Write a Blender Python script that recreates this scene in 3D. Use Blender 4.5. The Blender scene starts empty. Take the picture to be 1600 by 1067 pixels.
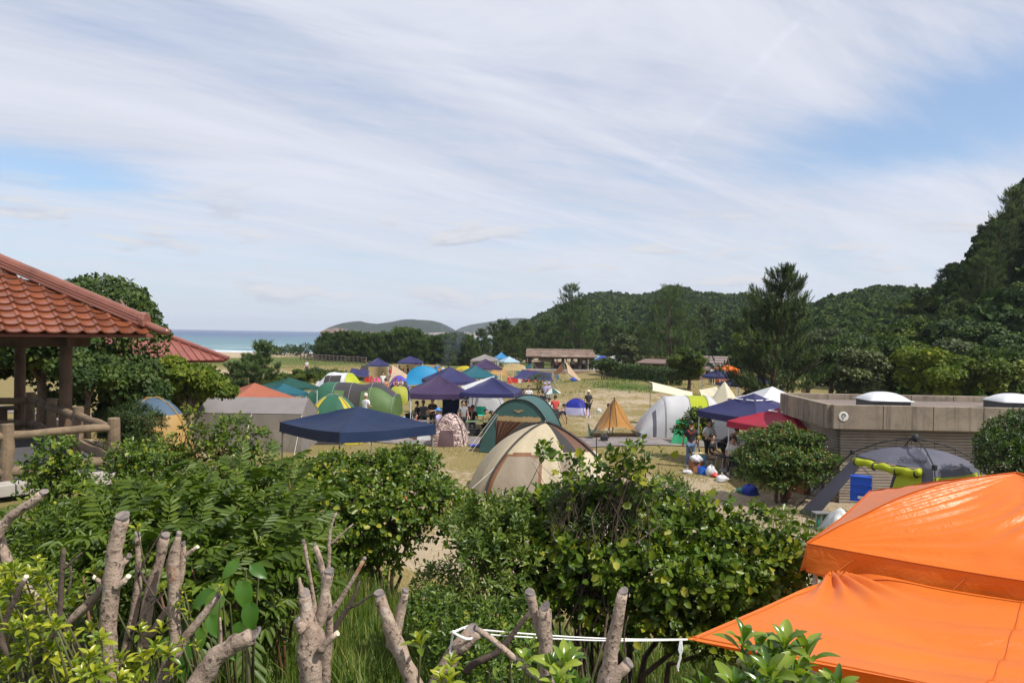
import bpy, bmesh, math, random
import numpy as np
from mathutils import Vector, Matrix, Euler
C = bpy.context.scene.collection
SC = bpy.context.scene
R = math.radians
PI = math.pi
rng = np.random.default_rng(7)
random.seed(7)
# ------------------------------------------------------------------ camera
F = 1150.0                                  # focal length in photo pixels (photo 1600 x 1067)
PITCH, ROLL = R(0.62), R(0.9)
_f = Vector((0, math.cos(PITCH), -math.sin(PITCH)))
_u0 = Vector((0, math.sin(PITCH), math.cos(PITCH)))
_r0 = Vector((1, 0, 0))
_r = _r0 * math.cos(ROLL) + _u0 * math.sin(ROLL)
_u = -_r0 * math.sin(ROLL) + _u0 * math.cos(ROLL)
cam = bpy.data.cameras.new('camera')
cam.sensor_width = 36.0
cam.lens = 36.0 * F / 1600.0
cam.clip_start = 0.05
cam.clip_end = 30000
co = bpy.data.objects.new('camera', cam)
C.objects.link(co)
M = Matrix((_r, _u, -_f)).transposed().to_4x4()
co.matrix_world = M
SC.camera = co
# ------------------------------------------------------------------ sun, sky, exposure
SUN_EL, SUN_AZ = R(53), R(122)              # azimuth clockwise from +Y (the view direction)
sun_dir = Vector((math.sin(SUN_AZ) * math.cos(SUN_EL), math.cos(SUN_AZ) * math.cos(SUN_EL), math.sin(SUN_EL)))
sl = bpy.data.lights.new('sun', 'SUN')
sl.energy = 5.0
sl.angle = R(0.55)
sl.color = (1.0, 0.945, 0.86)
so = bpy.data.objects.new('sun', sl)
C.objects.link(so)
so.rotation_euler = sun_dir.to_track_quat('Z', 'Y').to_euler()
SC.view_settings.view_transform = 'Standard'
SC.view_settings.look = 'None'
SC.view_settings.exposure = 0.12
SC.view_settings.gamma = 1.0
SC.view_settings.use_curve_mapping = False
SC.cycles.max_bounces = 6
SC.cycles.transparent_max_bounces = 12
SC.cycles.volume_bounces = 0
SC.cycles.use_denoising = True
SC.cycles.volume_step_rate = 4.0
class NT:
 """small helper to write node trees"""
 def __init__(s, tree):
  s.t = tree
  s.n = tree.nodes
  s.l = tree.links
 def node(s, typ, ins=None, **props):
  n = s.n.new(typ)
  for k, v in props.items():
   setattr(n, k, v)
  for k, v in (ins or {}).items():
   sock = n.inputs[k]
   if isinstance(v, bpy.types.NodeSocket):
    s.l.new(v, sock)
   else:
    sock.default_value = v
  return n
 def math(s, op, a, b=0.0, clamp=False):
  return s.node('ShaderNodeMath', {0: a, 1: b}, operation=op, use_clamp=clamp).outputs[0]
 def vmath(s, op, a, b=(0, 0, 0)):
  return s.node('ShaderNodeVectorMath', {0: a, 1: b}, operation=op)
 def noise(s, vec, scale, detail=4, rough=.55, dist=0.0):
  return s.node('ShaderNodeTexNoise', {'Vector': vec, 'Scale': scale, 'Detail': detail, 'Roughness': rough, 'Distortion': dist}).outputs[0]
 def ramp(s, fac, stops, interp='LINEAR'):
  n = s.node('ShaderNodeValToRGB', {0: fac})
  cr = n.color_ramp
  cr.interpolation = interp
  while len(cr.elements) < len(stops):
   cr.elements.new(0.5)
  for e, (p, c) in zip(cr.elements, stops):
   e.position = p
   e.color = (*c, 1) if len(c) == 3 else c
  return n.outputs[0]
 def smooth(s, x, lo, hi):
  return s.node('ShaderNodeMapRange', {0: x, 1: lo, 2: hi, 3: 0.0, 4: 1.0}, interpolation_type='SMOOTHSTEP').outputs[0]
 def mix(s, fac, a, b, blend='MIX'):
  n = s.node('ShaderNodeMix', data_type='RGBA', blend_type=blend)
  for sock, v in ((n.inputs[0], fac), (n.inputs[6], a), (n.inputs[7], b)):
   if isinstance(v, bpy.types.NodeSocket):
    s.l.new(v, sock)
   else:
    sock.default_value = (*v, 1) if isinstance(v, tuple) and len(v) == 3 else v
  return n.outputs[2]
def make_world():
 w = bpy.data.worlds.new('World')
 SC.world = w
 w.use_nodes = True
 T = NT(w.node_tree)
 T.n.clear()
 tc = T.node('ShaderNodeTexCoord')
 d = tc.outputs['Generated']
 sep = T.node('ShaderNodeSeparateXYZ', {0: d})
 x, y, z = sep.outputs
 sky = T.node('ShaderNodeTexSky', sky_type='NISHITA', sun_disc=False, sun_elevation=SUN_EL, sun_rotation=SUN_AZ,
 air_density=1.0, dust_density=1.2, ozone_density=1.6).outputs[0]
 zc = T.math('ADD', T.math('MAXIMUM', z, 0.0), 0.14)
 u = T.math('DIVIDE', x, zc)
 v = T.math('DIVIDE', y, zc)
 # high veil of cirrus: long streaks that fan out from the horizon
 def plane(ang, su, sv, off=0.0):
  ca, sa = math.cos(R(ang)), math.sin(R(ang))
  a = T.math('ADD', T.math('MULTIPLY', u, ca * su), T.math('MULTIPLY', v, sa * su))
  b = T.math('ADD', T.math('MULTIPLY', u, -sa * sv), T.math('MULTIPLY', v, ca * sv))
  return T.node('ShaderNodeCombineXYZ', {0: a, 1: b, 2: off}).outputs[0]
 n1 = T.noise(plane(28, .22, .62, 3.1), 1.0, 7, .55, .9)
 n2 = T.noise(plane(40, .55, 2.2, 9.4), 1.0, 9, .62, .7)
 n3 = T.noise(plane(18, 1.3, 7.5, 1.7), 1.0, 8, .66, .5)
 # where the veil thins: patches of blue
 def patch(px, py, su, sv):
  q = (_f + _r * ((px - 800) / F) - _u * ((py - 533.5) / F)).normalized()
  dx = T.math('DIVIDE', T.math('SUBTRACT', x, q.x), su)
  dz = T.math('DIVIDE', T.math('SUBTRACT', z, q.z), sv)
  e = T.math('ADD', T.math('MULTIPLY', dx, dx), T.math('MULTIPLY', dz, dz))
  return T.math('EXPONENT', T.math('MULTIPLY', e, -1.0))
 thin = T.math('ADD', T.math('MULTIPLY', patch(1590, 170, .15, .06), .60),
 T.math('MULTIPLY', patch(50, 262, .13, .022), .52))
 thin = T.math('ADD', thin, T.math('MULTIPLY', patch(1330, 235, .12, .04), .28))
 thin = T.math('ADD', thin, T.math('MULTIPLY', patch(840, 375, .09, .014), .25))
 thin = T.math('ADD', thin, T.math('MULTIPLY', patch(120, 420, .28, .06), .20))
 f = T.math('ADD', T.math('MULTIPLY', n1, .8), T.math('MULTIPLY', n2, .78))
 f = T.math('ADD', f, T.math('MULTIPLY', n3, .46))
 f = T.math('SUBTRACT', f, T.math('MULTIPLY', thin, .95))
 cov = T.smooth(f, .46, 1.16)
 cov = T.math('ADD', .10, T.math('MULTIPLY', cov, .88))
 # an old contrail, ragged, from upper right down to the middle
 p0 = (_f + _r * ((1300 - 800) / F) - _u * ((-20 - 533.5) / F)).normalized()
 p1 = (_f + _r * ((1040 - 800) / F) - _u * ((250 - 533.5) / F)).normalized()
 nrm = p0.cross(p1).normalized()
 dist = T.math('ABSOLUTE', T.math('ADD', T.vmath('DOT_PRODUCT', d, tuple(nrm)).outputs['Value'],
 T.math('MULTIPLY', T.math('SUBTRACT', T.noise(d, 22, 5, .6), .5), .016)))
 mid = (p0 + p1).normalized()
 along = T.smooth(T.vmath('DOT_PRODUCT', d, tuple(mid)).outputs['Value'], .979, .993)
 trail = T.math('MULTIPLY', T.math('SUBTRACT', 1.0, T.smooth(dist, .001, .0085)), along)
 trail = T.math('MULTIPLY', trail, T.math('MULTIPLY', T.smooth(T.noise(d, 45, 5, .6), .32, .68), .6))
 cov = T.math('MAXIMUM', cov, trail)
 # brightness of the veil
 lum = T.math('ADD', .86, T.math('MULTIPLY', n2, .44))
 lum = T.math('ADD', lum, T.math('MULTIPLY', trail, .10))
 ccol = T.mix(1.0, (6.0, 6.2, 7.0), T.node('ShaderNodeCombineXYZ', {0: lum, 1: lum, 2: lum}).outputs[0], 'MULTIPLY')
 sky = T.mix(1.0, sky, (1.15, 1.35, 1.5), 'MULTIPLY')
 sky = T.mix(.12, sky, (6.0, 6.6, 7.6))
 col = T.mix(cov, sky, ccol)
 # pale band towards the horizon
 hz = T.math('SUBTRACT', 1.0, T.smooth(z, 0.0, .20))
 col = T.mix(T.math('MULTIPLY', hz, .62), col, (6.0, 6.7, 7.7))
 # small flat cumulus low over the hills
 az = T.math('ARCTAN2', x, y)
 cu = T.node('ShaderNodeCombineXYZ', {0: T.math('MULTIPLY', az, 7.0), 1: T.math('MULTIPLY', z, 34.0), 2: 4.2}).outputs[0]
 c1 = T.noise(cu, 1.0, 6, .6, .25)
 band = T.math('MULTIPLY', T.smooth(z, .015, .05), T.math('SUBTRACT', 1.0, T.smooth(z, .12, .20)))
 cm = T.math('MULTIPLY', T.smooth(c1, .535, .63), band)
 cu2 = T.node('ShaderNodeCombineXYZ', {0: T.math('MULTIPLY', az, 7.0), 1: T.math('ADD', T.math('MULTIPLY', z, 34.0), .35), 2: 4.2}).outputs[0]
 shade = T.smooth(T.math('SUBTRACT', c1, T.noise(cu2, 1.0, 6, .6, .25)), -.10, .12)
 cc = T.mix(shade, (4.5, 4.7, 5.5), (7.0, 6.8, 6.8))
 col = T.mix(T.math('MULTIPLY', cm, .6), col, cc)
 bg = T.node('ShaderNodeBackground', {0: col, 1: 0.104})
 out = T.node('ShaderNodeOutputWorld', {0: bg.outputs[0]})
make_world()
# ------------------------------------------------------------------ picture to place
def ray(px, py):
 return _f + _r * ((px - 800) / F) - _u * ((py - 533.5) / F)
def at(px, py, D):
 """point at distance D (metres along +Y) that lies behind photo pixel px, py"""
 d = ray(px, py)
 return d * (D / d.y)
# ------------------------------------------------------------------ terrain
_CP = np.array([
 (0, -3, -1.6), (-5, -3, -1.6), (6, -3, -1.7), (0, 1.0, -1.65), (-2, 2, -1.7), (-3, 3.2, -1.95), (0, 3.2, -2.1), (3, 3, -2.6),
 (0, 5, -2.9), (-3, 5, -2.5), (-5, 6, -2.4), (2.2, 5, -3.3), (4, 6, -3.8), (6, 5, -3.9), (0, 8, -3.9), (-3, 8, -3.1), (-6, 8, -2.45), (-9, 8, -2.3),
 (3, 9, -4.4), (6, 9, -4.6), (0, 12, -4.55), (-4, 12, -3.6), (-6.3, 12, -2.55), (-6, 10.5, -2.4), (-9, 11, -2.3), (-9, 15, -2.35), (-12, 14, -2.3), (-7, 14.5, -2.8),
 (-14, 10, -2.3), (6, 14, -4.9), (10, 14, -5), (16, 14, -5), (-5, 16, -4.2), (-8, 18.5, -3.5), (0, 16, -4.9), (-12, 20, -3.2), (-16, 18, -2.9),
 (-8, 24, -4.6), (-14, 26, -4.3), (-22, 24, -3.6), (0, 25, -5), (7, 25, -5), (14, 22, -5), (22, 22, -5), (-4, 20, -4.9),
 (0, 40, -5.0), (-10, 40, -5), (-20, 40, -5), (-30, 36, -4.6), (10, 40, -4.95), (20, 40, -5.1), (34, 40, -4.9), (0, 34, -5), (10, 34, -5), (-10, 34, -5),
 (0, 60, -5.1), (6, 52, -4.8), (10, 60, -4.5), (-15, 60, -5.3), (-30, 60, -5.2), (22, 60, -5), (40, 60, -4.5), (14, 70, -4.5),
 (-20, 85, -5.6), (-40, 85, -5.4), (0, 85, -5.3), (8, 85, -5.0), (7, 105, -5.1), (20, 100, -5), (40, 100, -4.5), (60, 90, -4),
 (-30, 115, -5.2), (-10, 120, -5.2), (-55, 120, -5.5), (0, 160, -5.5), (40, 160, -4.5), (80, 160, -4)])
def _warp(x, y):
 yy = np.maximum(y, -3.0) + 5.0
 return 4.0 * x / (yy + 3.0), 4.0 * np.log(yy)
_cu, _cv = _warp(_CP[:, 0], _CP[:, 1])
def _sea(x, y):
 """metres seaward of the waterline (negative on land)"""
 a = y - 315 - 14 * np.sin(x * .012) - 5 * np.sin(x * .045 + 1)
 b = (-6 - .02 * (y - 300)) - x
 return np.minimum(a, b * 2.0)
def HV(x, y):
 x = np.asarray(x, float)
 y = np.asarray(y, float)
 u, v = _warp(x, y)
 w = ((u[..., None] - _cu) ** 2 + (v[..., None] - _cv) ** 2 + .02) ** -2.0
 h = (w * _CP[:, 2]).sum(-1) / w.sum(-1)
 amp = np.clip((y - 6) / 30, 0, 1) * np.clip((140 - y) / 60 + 1, .3, 1)
 h = h + amp * (.07 * np.sin(x * .9 + 1.3 * np.sin(y * .35)) * np.sin(y * .7) + .09 * np.sin(x * .23 + y * .17))
 s = _sea(x, y)
 beach = np.clip((s + 150) / 210, 0, 1)
 beach = beach * beach * (3 - 2 * beach)
 far = np.clip((y - 125) / 60, 0, 1)
 h = h * (1 - beach * far) + (-13.0) * beach * far
 # dune crest between camp and beach
 h = h + .25 * np.exp(-((y - 150) / 18.0) ** 2) * np.clip((-x - 20) / 15, 0, 1) * (.6 + .4 * np.sin(x * .13))
 return h
def H(x, y):
 return float(HV(np.array([x]), np.array([y]))[0])
def gp(px, D, dz=0.0):
 """ground point seen at photo column px, D metres out"""
 z = -5.0
 for _ in range(4):
  py = 520.0
  for _ in range(3):
   p = at(px, py, D)
   py += (p.z - z) * F / D
  p = at(px, py, D)
  z = H(p.x, D)
 return Vector((p.x, D, z + dz))
# ------------------------------------------------------------------ object helpers
class MB:
 """collects shapes, builds ONE mesh object"""
 def __init__(s):
  s.v = []
  s.f = []
  s.uv = None
 def add(s, vs, fs):
  n = len(s.v)
  s.v += [tuple(p) for p in vs]
  s.f += [tuple(i + n for i in f) for f in fs]
  return s
 def box(s, c, size, rot=None, taper=1.0):
  hx, hy, hz = size[0] / 2, size[1] / 2, size[2] / 2
  vs = [Vector((sx * hx * (taper if sz > 0 else 1), sy * hy * (taper if sz > 0 else 1), sz * hz)) for sz in (-1, 1) for sy in (-1, 1) for sx in (-1, 1)]
  if rot is not None:
   m = Euler(rot).to_matrix()
   vs = [m @ p for p in vs]
  c = Vector(c)
  return s.add([p + c for p in vs], [(0, 2, 3, 1), (4, 5, 7, 6), (0, 1, 5, 4), (2, 6, 7, 3), (0, 4, 6, 2), (1, 3, 7, 5)])
 def tube(s, pts, r, n=8, cap=True):
  pts = [Vector(p) for p in pts]
  if not hasattr(r, '__len__'):
   r = [r] * len(pts)
  k = len(pts)
  base = len(s.v)
  prev = None
  for i, p in enumerate(pts):
   t = (pts[min(i + 1, k - 1)] - pts[max(i - 1, 0)])
   t = t.normalized() if t.length > 1e-9 else Vector((0, 0, 1))
   if prev is None:
    a = Vector((1, 0, 0)) if abs(t.x) < .8 else Vector((0, 1, 0))
    x = (a - t * a.dot(t)).normalized()
   else:
    x = (prev - t * prev.dot(t))
    x = x.normalized() if x.length > 1e-6 else Vector((1, 0, 0))
   prev = x
   y = t.cross(x)
   for j in range(n):
    a = 2 * PI * j / n
    s.v.append(tuple(p + (x * math.cos(a) + y * math.sin(a)) * r[i]))
  for i in range(k - 1):
   for j in range(n):
    a = base + i * n + j
    b = base + i * n + (j + 1) % n
    s.f.append((a, b, b + n, a + n))
  if cap:
   s.f.append(tuple(base + j for j in reversed(range(n))))
   s.f.append(tuple(base + (k - 1) * n + j for j in range(n)))
  return s
 def grid(s, fn, nu, nv, keep=None):
  base = len(s.v)
  for j in range(nv + 1):
   for i in range(nu + 1):
    s.v.append(tuple(fn(i / nu, j / nv)))
  for j in range(nv):
   for i in range(nu):
    if keep is None or keep((i + .5) / nu, (j + .5) / nv):
     a = base + j * (nu + 1) + i
     s.f.append((a, a + 1, a + nu + 2, a + nu + 1))
  if keep is not None:
   used = sorted({i for f in s.f for i in f if i >= base})
   mp = {o: base + k for k, o in enumerate(used)}
   vs = [s.v[o] for o in used]
   s.v = s.v[:base] + vs
   s.f = [tuple(mp.get(i, i) for i in f) for f in s.f]
  return s
 def lathe(s, prof, n=16, c=(0, 0, 0)):
  base = len(s.v)
  c = Vector(c)
  for (r, z) in prof:
   for j in range(n):
    a = 2 * PI * j / n
    s.v.append(tuple(c + Vector((r * math.cos(a), r * math.sin(a), z))))
  for i in range(len(prof) - 1):
   for j in range(n):
    a = base + i * n + j
    b = base + i * n + (j + 1) % n
    s.f.append((a, b, b + n, a + n))
  s.f.append(tuple(base + j for j in reversed(range(n))))
  s.f.append(tuple(base + (len(prof) - 1) * n + j for j in range(n)))
  return s
 def prism(s, poly, z0, z1):
  n = len(poly)
  s.add([(x, y, z0) for x, y in poly] + [(x, y, z1) for x, y in poly],
 [tuple(reversed(range(n))), tuple(range(n, 2 * n))] + [(i, (i + 1) % n, n + (i + 1) % n, n + i) for i in range(n)])
  return s
 def mesh(s, name, mat=None, smooth=False, weld=False):
  me = bpy.data.meshes.new(name)
  me.from_pydata(s.v, [], s.f)
  if weld:
   bm = bmesh.new()
   bm.from_mesh(me)
   bmesh.ops.remove_doubles(bm, verts=bm.verts, dist=1e-4)
   bmesh.ops.delete(bm, geom=[v for v in bm.verts if not v.link_faces], context='VERTS')
   bm.to_mesh(me)
   bm.free()
  if smooth:
   me.polygons.foreach_set('use_smooth', [True] * len(me.polygons))
  if mat:
   me.materials.append(mat)
  me.update()
  return me
 def build(s, name, mat=None, parent=None, smooth=False, weld=False, bevel=0.0, solid=0.0):
  o = put(name, s.mesh(name, mat, smooth, weld), parent)
  if solid:
   m = o.modifiers.new('solid', 'SOLIDIFY')
   m.thickness = solid
   m.offset = 0
  if bevel:
   m = o.modifiers.new('bevel', 'BEVEL')
   m.width = bevel
   m.segments = 2
   m.limit_method = 'ANGLE'
  return o
def put(name, me, parent=None, loc=None, rot=None):
 o = bpy.data.objects.new(name, me)
 C.objects.link(o)
 if parent is not None:
  o.parent = parent
 if loc is not None:
  o.location = loc
 if rot is not None:
  o.rotation_euler = rot
 return o
def tag(o, label=None, cat=None, group=None, kind=None):
 if label:
  o['label'] = label
 if cat:
  o['category'] = cat
 if group:
  o['group'] = group
 if kind:
  o['kind'] = kind
 return o
def thing(name, label, cat, loc=(0, 0, 0), rz=0.0, group=None):
 o = bpy.data.objects.new(name, None)
 C.objects.link(o)
 o.empty_display_size = .2
 o.location = loc
 o.rotation_euler = (0, 0, rz)
 return tag(o, label, cat, group)
def dup(root, loc, rz=0.0, label=None, scale=None, group=None, tilt=(0, 0)):
 r = root.copy()
 C.objects.link(r)
 r.location = loc
 r.rotation_euler = (tilt[0], tilt[1], rz)
 if scale:
  r.scale = (scale,) * 3 if not hasattr(scale, '__len__') else scale
 if label:
  r['label'] = label
 if group:
  r['group'] = group
 for ch in list(root.children):
  c = ch.copy()
  C.objects.link(c)
  c.parent = r
  for g in list(ch.children):
   d = g.copy()
   C.objects.link(d)
   d.parent = c
 return r
# ------------------------------------------------------------------ materials
_MC = {}
def mat(name, col, rough=.6, var=.12, scale=6.0, bump=0.0, bscale=40.0, metal=0.0, transl=0.0, spec=.5, dirt=None, coat=0.0, coords='Object', objvar=0.0, streak=0.0):
 """procedural material: base colour broken up by noise, optional fine relief, optional light coming through"""
 if name in _MC:
  return _MC[name]
 m = bpy.data.materials.new(name)
 m.use_nodes = True
 T = NT(m.node_tree)
 T.n.clear()
 tc = T.node('ShaderNodeTexCoord')
 v = tc.outputs[coords]
 n = T.noise(v, scale, 6, .6)
 lo = tuple(max(0, c * (1 - var * 1.6)) for c in col)
 hi = tuple(c * (1 + var) for c in col)
 c = T.ramp(n, [(.28, lo), (.5, col), (.75, hi)])
 if dirt:
  dc, amt, dsc = dirt
  dn = T.smooth(T.noise(v, dsc, 6, .68, .4), .48, .72)
  c = T.mix(T.math('MULTIPLY', dn, amt), c, dc)
 if streak:
  sn = T.noise(T.vmath('MULTIPLY', v, (5.0, 5.0, .35)).outputs[0], 1.0, 5, .65)
  c = T.mix(T.math('MULTIPLY', T.smooth(sn, .48, .70), streak), c, tuple(x * .35 for x in col))
 if objvar:
  oi = T.node('ShaderNodeObjectInfo').outputs['Random']
  k = T.math('ADD', 1 - objvar / 2, T.math('MULTIPLY', oi, objvar))
  c = T.mix(1.0, c, T.node('ShaderNodeCombineXYZ', {0: k, 1: k, 2: k}).outputs[0], 'MULTIPLY')
 p = T.node('ShaderNodeBsdfPrincipled', {'Base Color': c, 'Roughness': rough, 'Metallic': metal, 'Specular IOR Level': spec, 'Coat Weight': coat})
 if bump:
  bn = T.noise(v, bscale, 5, .6)
  b = T.node('ShaderNodeBump', {'Height': bn, 'Strength': bump, 'Distance': .02})
  T.l.new(b.outputs[0], p.inputs['Normal'])
 s = p.outputs[0]
 if transl:
  tr = T.node('ShaderNodeBsdfTranslucent', {0: c})
  s = T.node('ShaderNodeMixShader', {0: transl, 1: s, 2: tr.outputs[0]}).outputs[0]
 T.node('ShaderNodeOutputMaterial', {0: s})
 _MC[name] = m
 return m
def cloth(name, col, transl=.22, rough=.55, var=.07, wr=.13):
 """tent fabric: faint fading, soft wrinkles, some light through it"""
 if name in _MC:
  return _MC[name]
 m = bpy.data.materials.new(name)
 m.use_nodes = True
 T = NT(m.node_tree)
 T.n.clear()
 v = T.node('ShaderNodeTexCoord').outputs['Object']
 n = T.noise(v, 1.6, 5, .6)
 c = T.ramp(n, [(.3, tuple(x * (1 - var * 1.5) for x in col)), (.7, tuple(min(1, x * (1 + var)) for x in col))])
 w1 = T.noise(T.vmath('MULTIPLY', v, (1.0, 1.0, .55)).outputs[0], 5.5, 4, .55, 1.3)
 w2 = T.noise(v, 70.0, 2, .5)
 h = T.math('ADD', w1, T.math('MULTIPLY', w2, .04))
 b = T.node('ShaderNodeBump', {'Height': h, 'Strength': wr, 'Distance': .12})
 p = T.node('ShaderNodeBsdfPrincipled', {'Base Color': c, 'Roughness': rough, 'Specular IOR Level': .35, 'Normal': b.outputs[0]})
 tr = T.node('ShaderNodeBsdfTranslucent', {0: c})
 s = T.node('ShaderNodeMixShader', {0: transl, 1: p.outputs[0], 2: tr.outputs[0]})
 T.node('ShaderNodeOutputMaterial', {0: s.outputs[0]})
 _MC[name] = m
 return m
def leafmat(name, stops, rough=.45, transl=.28, spec=.5, big=0.0):
 """foliage: each leaf takes its own tint from a ramp, light shows through"""
 if name in _MC:
  return _MC[name]
 m = bpy.data.materials.new(name)
 m.use_nodes = True
 T = NT(m.node_tree)
 T.n.clear()
 a = T.node('ShaderNodeAttribute', attribute_name='tint').outputs['Fac']
 if big:
  g = T.node('ShaderNodeNewGeometry').outputs['Position']
  a = T.math('ADD', a, T.math('MULTIPLY', T.math('SUBTRACT', T.noise(g, big, 3, .5), .5), .7))
 oi = T.node('ShaderNodeObjectInfo').outputs['Random']
 a = T.math('ADD', a, T.math('MULTIPLY', T.math('SUBTRACT', oi, .5), .16))
 c = T.ramp(a, stops)
 p = T.node('ShaderNodeBsdfPrincipled', {'Base Color': c, 'Roughness': rough, 'Specular IOR Level': spec})
 tr = T.node('ShaderNodeBsdfTranslucent', {0: T.mix(1.0, c, (1.25, 1.35, .6), 'MULTIPLY')})
 s = T.node('ShaderNodeMixShader', {0: transl, 1: p.outputs[0], 2: tr.outputs[0]})
 T.node('ShaderNodeOutputMaterial', {0: s.outputs[0]})
 _MC[name] = m
 return m
# ------------------------------------------------------------------ foliage geometry
OVAL = (np.array([(0, 0, 0), (.5, .32, .10), (.42, .72, .06), (0, 1, -.06), (-.42, .72, .06), (-.5, .32, .10)], float), [(0, 1, 2, 3), (0, 3, 4, 5)])
OBOV = (np.array([(0, 0, 0), (.26, .35, .05), (.5, .72, .09), (.3, .95, .03), (-.3, .95, .03), (-.5, .72, .09), (-.26, .35, .05), (0, .99, -.03), (0, .4, -.02)], float),
 [(0, 1, 2, 8), (8, 2, 3, 7), (0, 8, 5, 6), (8, 7, 4, 5)])
CARD = (np.array([(-.5, .1, .04), (.42, 0, -.05), (.5, .8, .05), (-.3, 1, -.06)], float), [(0, 1, 2, 3)])
NEED = (np.array([(-.5, 0, 0), (.5, 0, 0), (0, 1, 0)], float), [(0, 1, 2)])
LANCE = (np.array([(0, 0, 0), (.5, .3, .05), (0, 1, -.12), (-.5, .3, .05)], float), [(0, 1, 2), (0, 2, 3)])
def nrm(a):
 return a / np.maximum(np.linalg.norm(a, axis=-1, keepdims=True), 1e-9)
def leaf_arrays(P, Dr, U, L, W, tmpl):
 tv, tf = tmpl
 D = nrm(Dr)
 Z = U - (U * D).sum(-1, keepdims=True) * D
 Z = nrm(Z + 1e-5)
 X = np.cross(D, Z)
 L = np.broadcast_to(L, (len(P),))
 W = np.broadcast_to(W, (len(P),))
 V = (P[:, None, :] + X[:, None, :] * (tv[None, :, 0:1] * W[:, None, None]) + D[:, None, :] * (tv[None, :, 1:2] * L[:, None, None])
 + Z[:, None, :] * (tv[None, :, 2:3] * L[:, None, None]))
 return V
def leaf_mesh(name, batches, material):
 """batches: list of (V (N,k,3), faces, tint (N,)) -> one mesh with a 'tint' attribute"""
 vs, loops, starts, totals, tint = [], [], [], [], []
 nb = 0
 nl = 0
 for V, tf, t in batches:
  N, k, _ = V.shape
  vs.append(V.reshape(-1, 3))
  tint.append(np.repeat(t, k))
  for f in tf:
   idx = (np.arange(N)[:, None] * k + np.array(f)[None, :] + nb)
   loops.append(idx.reshape(-1))
   starts.append(nl + np.arange(N) * len(f))
   totals.append(np.full(N, len(f)))
   nl += N * len(f)
  nb += N * k
 vs = np.concatenate(vs)
 loops = np.concatenate(loops)
 starts = np.concatenate(starts)
 me = bpy.data.meshes.new(name)
 me.vertices.add(len(vs))
 me.vertices.foreach_set('co', vs.reshape(-1).astype(np.float32))
 me.loops.add(len(loops))
 me.loops.foreach_set('vertex_index', loops.astype(np.int32))
 me.polygons.add(len(starts))
 me.polygons.foreach_set('loop_start', starts.astype(np.int32))
 at_ = me.attributes.new('tint', 'FLOAT', 'POINT')
 at_.data.foreach_set('value', np.concatenate(tint).astype(np.float32))
 me.materials.append(material)
 me.update(calc_edges=True)
 me.validate()
 return me
def lobe_points(lobes, n, g, up=.35, inner=.72, depth=.35):
 """n points near the skin of a cluster of ellipsoids: lobes = (cx,cy,cz,rx,ry,rz)"""
 lo = np.array(lobes, float)
 area = (lo[:, 3] * lo[:, 5]) + lo[:, 3] * lo[:, 4]
 pts, nms = [], []
 have = 0
 while have < n:
  m = n * 2
  k = g.choice(len(lo), m, p=area / area.sum())
  d = nrm(g.normal(size=(m, 3)))
  d[:, 2] = np.where((d[:, 2] < 0) & (g.random(m) < up), -d[:, 2], d[:, 2])
  r = 1 - depth * g.random(m) ** 1.6
  p = lo[k, :3] + d * lo[k, 3:] * r[:, None]
  nn = nrm(d / lo[k, 3:])
  q = (p[:, None, :] - lo[None, :, :3]) / lo[None, :, 3:]
  ins = ((q ** 2).sum(-1) < inner ** 2)
  ins[np.arange(m), k] = False
  ok = ~ins.any(1)
  pts.append(p[ok])
  nms.append(nn[ok])
  have += int(ok.sum())
 return np.concatenate(pts)[:n], np.concatenate(nms)[:n]
def shoots(O, A, m, g, length, L, W, tmpl, a0=78, a1=30, tj=.18, t0=.5, sz=.25):
 """leafy twigs: m leaves spiralled round each axis A from origin O"""
 A = nrm(A)
 N = len(O)
 ref = np.where(np.abs(A[:, 2:3]) < .9, np.array([[0, 0, 1.0]]), np.array([[1.0, 0, 0]]))
 X = nrm(np.cross(A, ref))
 Y = np.cross(A, X)
 base = g.random(N) * 6.28
 tb = t0 + g.normal(size=N) * tj
 out = []
 for j in range(m):
  s = (j + .5) / m
  al = R(a0 + (a1 - a0) * s) + g.normal(size=N) * .16
  ph = base + j * 2.4 + g.normal(size=N) * .25
  rad = X * np.cos(ph)[:, None] + Y * np.sin(ph)[:, None]
  D = A * np.cos(al)[:, None] + rad * np.sin(al)[:, None]
  D[:, 2] -= .12
  P = O + A * (length * s)[:, None] if hasattr(length, '__len__') else O + A * (length * s)
  sc = 1 + g.normal(size=N) * sz
  sc = np.clip(sc, .45, 1.6) * (1 - .30 * s)
  V = leaf_arrays(P, D, A + .25 * g.normal(size=(N, 3)), L * sc, W * sc, tmpl)
  out.append((V, tmpl[1], tb + .22 * (s - .4) + g.normal(size=N) * .08))
 return out
def limbs(mb, base, targets, r0, g, sides=6, wob=.12):
 """tapered limbs from a base point to each target"""
 for t in targets:
  b = Vector(base)
  e = Vector(t)
  n = 5
  pts = []
  L = (e - b).length
  for i in range(n + 1):
   s = i / n
   p = b.lerp(e, s)
   p.z += L * .16 * math.sin(s * PI) * (1 if e.z > b.z else .3)
   if 0 < i < n:
    p += Vector(g.normal(size=3)) * L * wob * .35
   pts.append(p)
  mb.tube(pts, [r0 * (1 - .82 * i / n) for i in range(n + 1)], sides)
LM_DARK = leafmat('leaves_dark_evergreen', [(.0, (.013, .028, .006)), (.4, (.026, .055, .010)), (.7, (.055, .092, .014)), (1, (.11, .145, .022))], .6, .2, .3)
LM_FAR = leafmat('leaves_far_forest', [(.0, (.010, .024, .005)), (.4, (.026, .055, .008)), (.7, (.062, .098, .012)), (1, (.13, .15, .02))], .75, .16, .15, .02)
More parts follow.
